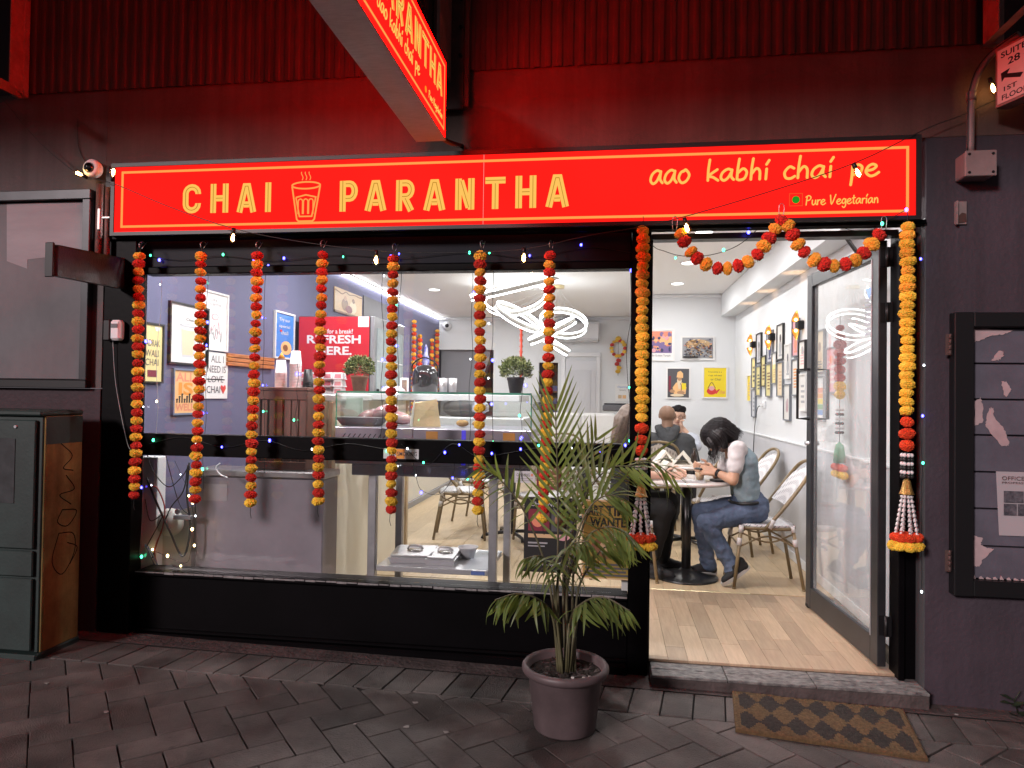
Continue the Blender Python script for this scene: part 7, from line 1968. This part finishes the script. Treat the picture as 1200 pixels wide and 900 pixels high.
M_hood = mat('charcoal_fleece', (.050, .052, .056), .95, var=.15, scale=14, bump=.3, bscale=150)
organic('hoodie', [(sL+V(.04, 0, -.02), V(cx-.13, 3.92, .78), .115, .13), (sR+V(-.04, 0, -.02), V(cx+.13, 3.92, .78), .115, .13), (sL+V(.04, 0, .0), sR-V(.04, 0, .0), .085, .085), (sL, eL, .085, .068), (sR, eR, .085, .068), (eL, wL, .068, .045), (eR, wR, .068, .045), (V(cx, 3.97, c0.z-.20), V(cx, 3.96, c0.z-.30), .09, .13)], M_hood, mh_, .012, 4, .008, 9)
organic('hood', [(V(cx-.08, 3.94, c0.z-.15), V(cx, 3.86, c0.z-.26), .05, .062), (V(cx+.08, 3.94, c0.z-.15), V(cx, 3.86, c0.z-.26), .05, .062), (V(cx-.10, 3.99, c0.z-.13), V(cx-.06, 4.06, c0.z-.12), .035, .03), (V(cx+.10, 3.99, c0.z-.13), V(cx+.06, 4.06, c0.z-.12), .035, .03), (V(cx, 3.88, c0.z-.24), V(cx, 3.87, c0.z-.33), .07, .04)], M_hood, mh_, .009, 3, .006, 18)
organic('trousers', [(V(cx-.1, 4.0, .72), V(cx-.12, 4.4, .72), .10, .08), (V(cx+.1, 4.0, .72), V(cx+.12, 4.4, .72), .10, .08), (V(cx-.12, 4.4, .72), V(cx-.12, 4.36, .28), .075, .055), (V(cx+.12, 4.4, .72), V(cx+.12, 4.36, .28), .075, .055), (V(cx-.1, 4.0, .72), V(cx+.1, 4.0, .72), .11, .11)], mat('dark_trousers', (.03, .03, .04), .9), mh_, .014, 3)
for s in (-1, 1): shoe(mh_, V(cx+s*.12, 4.33, FZ+.018), V(cx+s*.12, 4.56, FZ+.016), M_shoe, M_blackm)

# man facing the street
mf = thing('person', 'dark-haired man in glasses and pale shirt, hand to his mouth at the end wall', 'person', (0, 0, 0))
c0 = V(*(0.814, 4.980, 1.334)); cx = c0.x
caps = []
H4 = head(caps, c0, V(-.15, -.98, -.12), V(0, -.1, 1), 1.04)
sL, sR = V(cx-.19, 5.03, c0.z-.27), V(cx+.19, 5.03, c0.z-.27); eL, eR = V(cx-.25, 4.86, c0.z-.50), V(cx+.20, 4.78, TZ+.05); wL = V(cx-.1, 4.70, TZ+.04); wR = V(cx+.055, 4.84, c0.z-.145)
caps += [(V(cx, 5.02, c0.z-.22), c0-V(0, -.01, .03), .06, .058), (eL, wL, .04, .028), (eR, wR, .04, .028), (sL, sR, .05, .05), (sL, eL, .045, .042), (sR, eR, .045, .042)]
hand(caps, wL, V(.4, -1, 0), V(0, 0, 1), .5); hand(caps, wR, V(-.5, .1, .9), V(-.3, -.9, 0), 1.0, .95)
organic('body', caps, M_skin2, mf, .008, 3); face(mf, H4, 1.04, True)
organic('shirt', [(sL+V(.04, 0, -.02), V(cx-.12, 5.05, .78), .105, .12), (sR+V(-.04, 0, -.02), V(cx+.12, 5.05, .78), .105, .12), (sL+V(.03, 0, 0), sR-V(.03, 0, 0), .072, .072), (sL, eL, .07, .06), (sR, eR, .07, .056), (eL, wL, .058, .042), (eR, eR.lerp(wR, .6), .055, .045)], mat('pale_blue_shirt', (.55, .58, .66), .8, var=.06), mf, .012, 4, .007, 10)
organic('hair', [(c0+V(0, .02, .05), c0+V(0, -.02, .065), .088, .078), (c0+V(-.05, -.03, .08), c0+V(.05, -.03, .085), .045, .045), (c0+V(0, .05, -.02), c0+V(0, .04, .03), .07, .08)], M_hair, mf, .008, 2, .004, 40)
organic('trousers', [(V(cx-.1, 5.0, .72), V(cx-.12, 4.62, .72), .10, .08), (V(cx+.1, 5.0, .72), V(cx+.12, 4.62, .72), .10, .08), (V(cx-.12, 4.62, .72), V(cx-.12, 4.66, .28), .075, .055), (V(cx+.12, 4.62, .72), V(cx+.12, 4.66, .28), .075, .055), (V(cx-.1, 5.0, .72), V(cx+.1, 5.0, .72), .11, .11)], mat('dark_trousers', (.03, .03, .04), .9), mf, .014, 3)
for s in (-1, 1): shoe(mf, V(cx+s*.12, 4.70, FZ+.018), V(cx+s*.12, 4.48, FZ+.016), M_shoe, M_blackm)

# ---------------- potted palm ----------------
PX, PY = -.176, -.585
pot = thing('potted_palm', 'kentia palm with arching fronds in a brown plastic pot before the window', 'potted palm', (PX, PY, gz(PX)))
M_pot = mat('mauve_brown_plastic_pot', (.125, .092, .096), .5, var=.15, grime=.35, bump=.05)
m = MB(); m.lathe([(.0001, .004), (.118, .004), (.126, .0), (.132, .01), (.158, .225), (.166, .232), (.178, .236), (.186, .247), (.186, .262), (.178, .272), (.168, .272), (.158, .262), (.156, .235)], n=48); m.build('pot', M_pot, pot)
m = MB(); n = 28; vs = [(0, 0, .243)]; F = []
for j in range(1, 8):
    for i in range(n):
        a = 2*PI*i/n; rr = .157*j/7; vs.append((rr*math.cos(a), rr*math.sin(a), .236+U(-.006, .010)*(j < 7)))
for i in range(n): F.append((0, 1+i, 1+(i+1) % n))
for j in range(6):
    for i in range(n): a = 1+j*n+i; b = 1+j*n+(i+1) % n; F.append((a, a+n, b+n, b))
m.add(vs, F, False); m.build('soil', M_soil, pot)
m = MB()
for i in range(60):
    a, rr = U(0, 6.28), .15*math.sqrt(rnd()); s = U(.003, .008); m.sphere((rr*math.cos(a), rr*math.sin(a), .245), s, 5, 4, (1, 1, .6))
m.build('bark_chips', M_soil, pot, kind='stuff')
m = MB()
for (x, y) in ((.03, -.10), (.075, -.095), (.10, -.08), (-.02, -.02)): m.box(x, x+.012, y, y+.008, .247, .252)
m.build('white_chips', mat('perlite', (.6, .58, .55), .8), pot)
M_leaf = mat('palm_leaf', (.14, .185, .055), .42, col2=(.085, .125, .04), scale=4, rand=.35, spec=.4)
_nt = M_leaf.node_tree; _b = _nt.nodes['Principled BSDF']; _t = _nt.nodes.new('ShaderNodeBsdfTranslucent'); _x = _nt.nodes.new('ShaderNodeMixShader')
_x.inputs[0].default_value = .32; _t.inputs[0].default_value = (.30, .36, .06, 1)
_nt.links.new(_b.outputs[0], _x.inputs[1]); _nt.links.new(_t.outputs[0], _x.inputs[2]); _nt.links.new(_x.outputs[0], _nt.nodes['Material Output'].inputs[0])
M_rach = mat('palm_stem', (.12, .115, .055), .5, col2=(.07, .06, .035), scale=12)
LEAF = {}
def blade(L, g, w):
    """unit blade along +X drooping to -Z with a shallow fold"""
    key = (round(L, 2), round(g, 2), round(w, 3))
    if key in LEAF: return LEAF[key]
    n = 7; vs = []; F = []
    for i in range(n+1):
        t = i/n; wd = w*math.sin(min(1, t*3+.12)*PI/2)*(1-t**2.2)+.0006
        x = L*t*(1-.22*g*t); z = -g*L*t*t*.55
        vs += [(x, wd, z+wd*.35), (x, 0, z), (x, -wd, z+wd*.35)]
    for i in range(n): a = i*3; F += [(a, a+1, a+4, a+3), (a+1, a+2, a+5, a+4)]
    m = MB(); m.add(vs, F, True); LEAF[key] = m.mesh('leaflet', M_leaf)
    return LEAF[key]
NLEAF = 0
def frond(path, t0, n, L0, a0, a1, g, w=.0076, N=(0, -1, 0), lean=0.0, sag=0.0, r=.0055, sides=(1, -1), Lend=.6):
    global NLEAF
    base = Vector((PX, PY, gz(PX)))
    c = [p-base for p in spl(path, 8)]
    fr_ = MB(); fr_.tube(c, lambda t: r*(1-.72*t)+.0008, 7); fo = fr_.build('frond', M_rach, pot)
    N = Vector(N).normalized(); tot = len(c)-1
    for i in range(n):
        t = t0+(1-t0)*(i+.3)/n; k = t*tot; a = int(min(k, tot-1)); p = c[a].lerp(c[a+1], k-a); T = (c[min(a+1, tot)]-c[max(a-1, 0)]).normalized()
        u = (i+.5)/n; ang_ = a0+(a1-a0)*u
        prof = (.55+.45*math.sin(min(1, u*2.2)*PI/2))*(1-(1-Lend)*max(0, (u-.45)/.55)**1.5)
        for s in sides:
            S = T.cross(N).normalized()*s
            d = (T*math.cos(ang_)+S*math.sin(ang_)*(1-.35*sag*(S.z > 0))+N*(lean+U(-.18, .18))+Vector((0, 0, -sag*U(.7, 1.2)))).normalized()
            L = L0*prof*U(.92, 1.08); gg = g*U(.75, 1.25)
            z = Vector((0, 0, 1)); y = z.cross(d); y = y.normalized() if y.length > .05 else Vector((0, 1, 0))
            if abs(d.z) > .55:   # steep leaflets show their flat side to the street
                y = (N.cross(d)).normalized(); 
            zz = d.cross(y).normalized()
            if zz.z < 0 and abs(d.z) <= .55: y, zz = -y, -zz
            M3 = Matrix((d, y, zz)).transposed()
            M3 = M3 @ Matrix.Rotation(U(-.35, .35), 3, 'X')
            q = .02; o = link('leaflet', blade(round(L/q)*q, round(gg/.1)*.1, w*(.8+.3*prof)), fo)
            o.location = p; o.rotation_euler = M3.to_euler(); NLEAF += 1
B = lambda dx, dy: Vector((PX+dx, PY+dy, gz(PX)+.235))
def Wp(p): return Vector(p)
frond([B(-.01, .0), Wp((-0.213, -0.560, 0.680)), Wp((-0.218, -0.540, 1.009)), Wp((-0.226, -0.530, 1.250)), Wp((-0.237, -0.530, 1.512))], .42, 15, .27, .85, .36, .06, w=.0068, lean=.10, Lend=.75)
frond([B(-.02, .01), Wp((-0.250, -0.520, 0.704)), Wp((-0.303, -0.500, 0.885)), Wp((-0.390, -0.500, 1.064)), Wp((-0.489, -0.520, 1.185)), Wp((-0.575, -0.560, 1.236))], .50, 12, .15, .9, .6, .55, lean=.2, sag=.5)
frond([B(.02, .02), Wp((-0.188, -0.500, 0.740)), Wp((-0.155, -0.460, 0.959)), Wp((-0.090, -0.420, 1.127)), Wp((0.009, -0.400, 1.232)), Wp((0.146, -0.400, 1.236))], .42, 15, .22, .95, .5, .45, w=.0088, lean=.2, sag=.25)
frond([B(-.03, -.01), Wp((-0.229, -0.620, 0.606)), Wp((-0.283, -0.680, 0.700)), Wp((-0.369, -0.740, 0.737)), Wp((-0.451, -0.800, 0.725))], .36, 11, .17, 1.2, .7, 1.0, w=.0078, lean=.15, sag=.9)
frond([B(.03, -.01), Wp((-0.158, -0.600, 0.593)), Wp((-0.099, -0.640, 0.688)), Wp((-0.014, -0.680, 0.725)), Wp((0.090, -0.720, 0.687))], .34, 12, .19, 1.15, .6, 1.0, w=.0078, lean=.15, sag=.9)
frond([B(.02, -.02), Wp((-0.173, -0.600, 0.694)), Wp((-0.138, -0.620, 0.863)), Wp((-0.067, -0.660, 0.986)), Wp((0.031, -0.700, 1.018)), Wp((0.106, -0.740, 0.967))], .42, 14, .20, 1.1, .7, .9, w=.0070, lean=.15, sag=.8)
frond([B(-.02, -.02), Wp((-0.225, -0.600, 0.691)), Wp((-0.237, -0.640, 0.809)), Wp((-0.278, -0.680, 0.881)), Wp((-0.345, -0.720, 0.877))], .45, 9, .15, 1.1, .7, 1.0, lean=.15, sag=.8)
frond([B(.03, .03), Wp((-0.150, -0.500, 0.779)), Wp((-0.103, -0.440, 0.996)), Wp((-0.006, -0.380, 1.160)), Wp((0.164, -0.330, 1.261)), Wp((0.306, -0.300, 1.183))], .62, 9, .24, .8, .4, .9, w=.0065, lean=.1)
frond([B(.0, .03), Wp((-0.196, -0.480, 0.734)), Wp((-0.173, -0.420, 1.028)), Wp((-0.115, -0.380, 1.238)), Wp((-0.055, -0.360, 1.368))], .45, 10, .20, .85, .45, .2, w=.0070, lean=.05)
frond([B(.04, .0), Wp((-0.132, -0.550, 0.682)), Wp((-0.076, -0.520, 0.817)), Wp((-0.003, -0.500, 0.898)), Wp((0.083, -0.500, 0.872))], .42, 10, .16, 1.1, .7, .8, lean=.15, sag=.8)
frond([B(.02, .0), Wp((-0.175, -0.580, 0.724)), Wp((-0.148, -0.570, 0.906)), Wp((-0.085, -0.560, 1.069)), Wp((0.002, -0.550, 1.129)), Wp((0.090, -0.540, 1.094))], .42, 14, .21, 1.0, .6, .7, w=.0088, lean=.2, sag=.4)
frond([B(-.01, -.03), Wp((-0.215, -0.630, 0.664)), Wp((-0.199, -0.670, 0.826)), Wp((-0.155, -0.720, 0.938)), Wp((-0.077, -0.780, 0.974))], .40, 12, .18, 1.1, .7, .9, w=.0080, lean=.15, sag=.8)
m = MB()
for i in range(9):
    a = U(0, 6.28); x, y = .025*math.cos(a), .025*math.sin(a); m.tube([(x, y, .23), (x*1.4, y*1.4, .33), (x*2.0+U(-.01, .01), y*2, .42+U(0, .08))], lambda t: .0065*(1-.5*t), 7)
m.build('leaf_sheath', M_rach, pot)

for o in QUEUE: COL.objects.link(o)
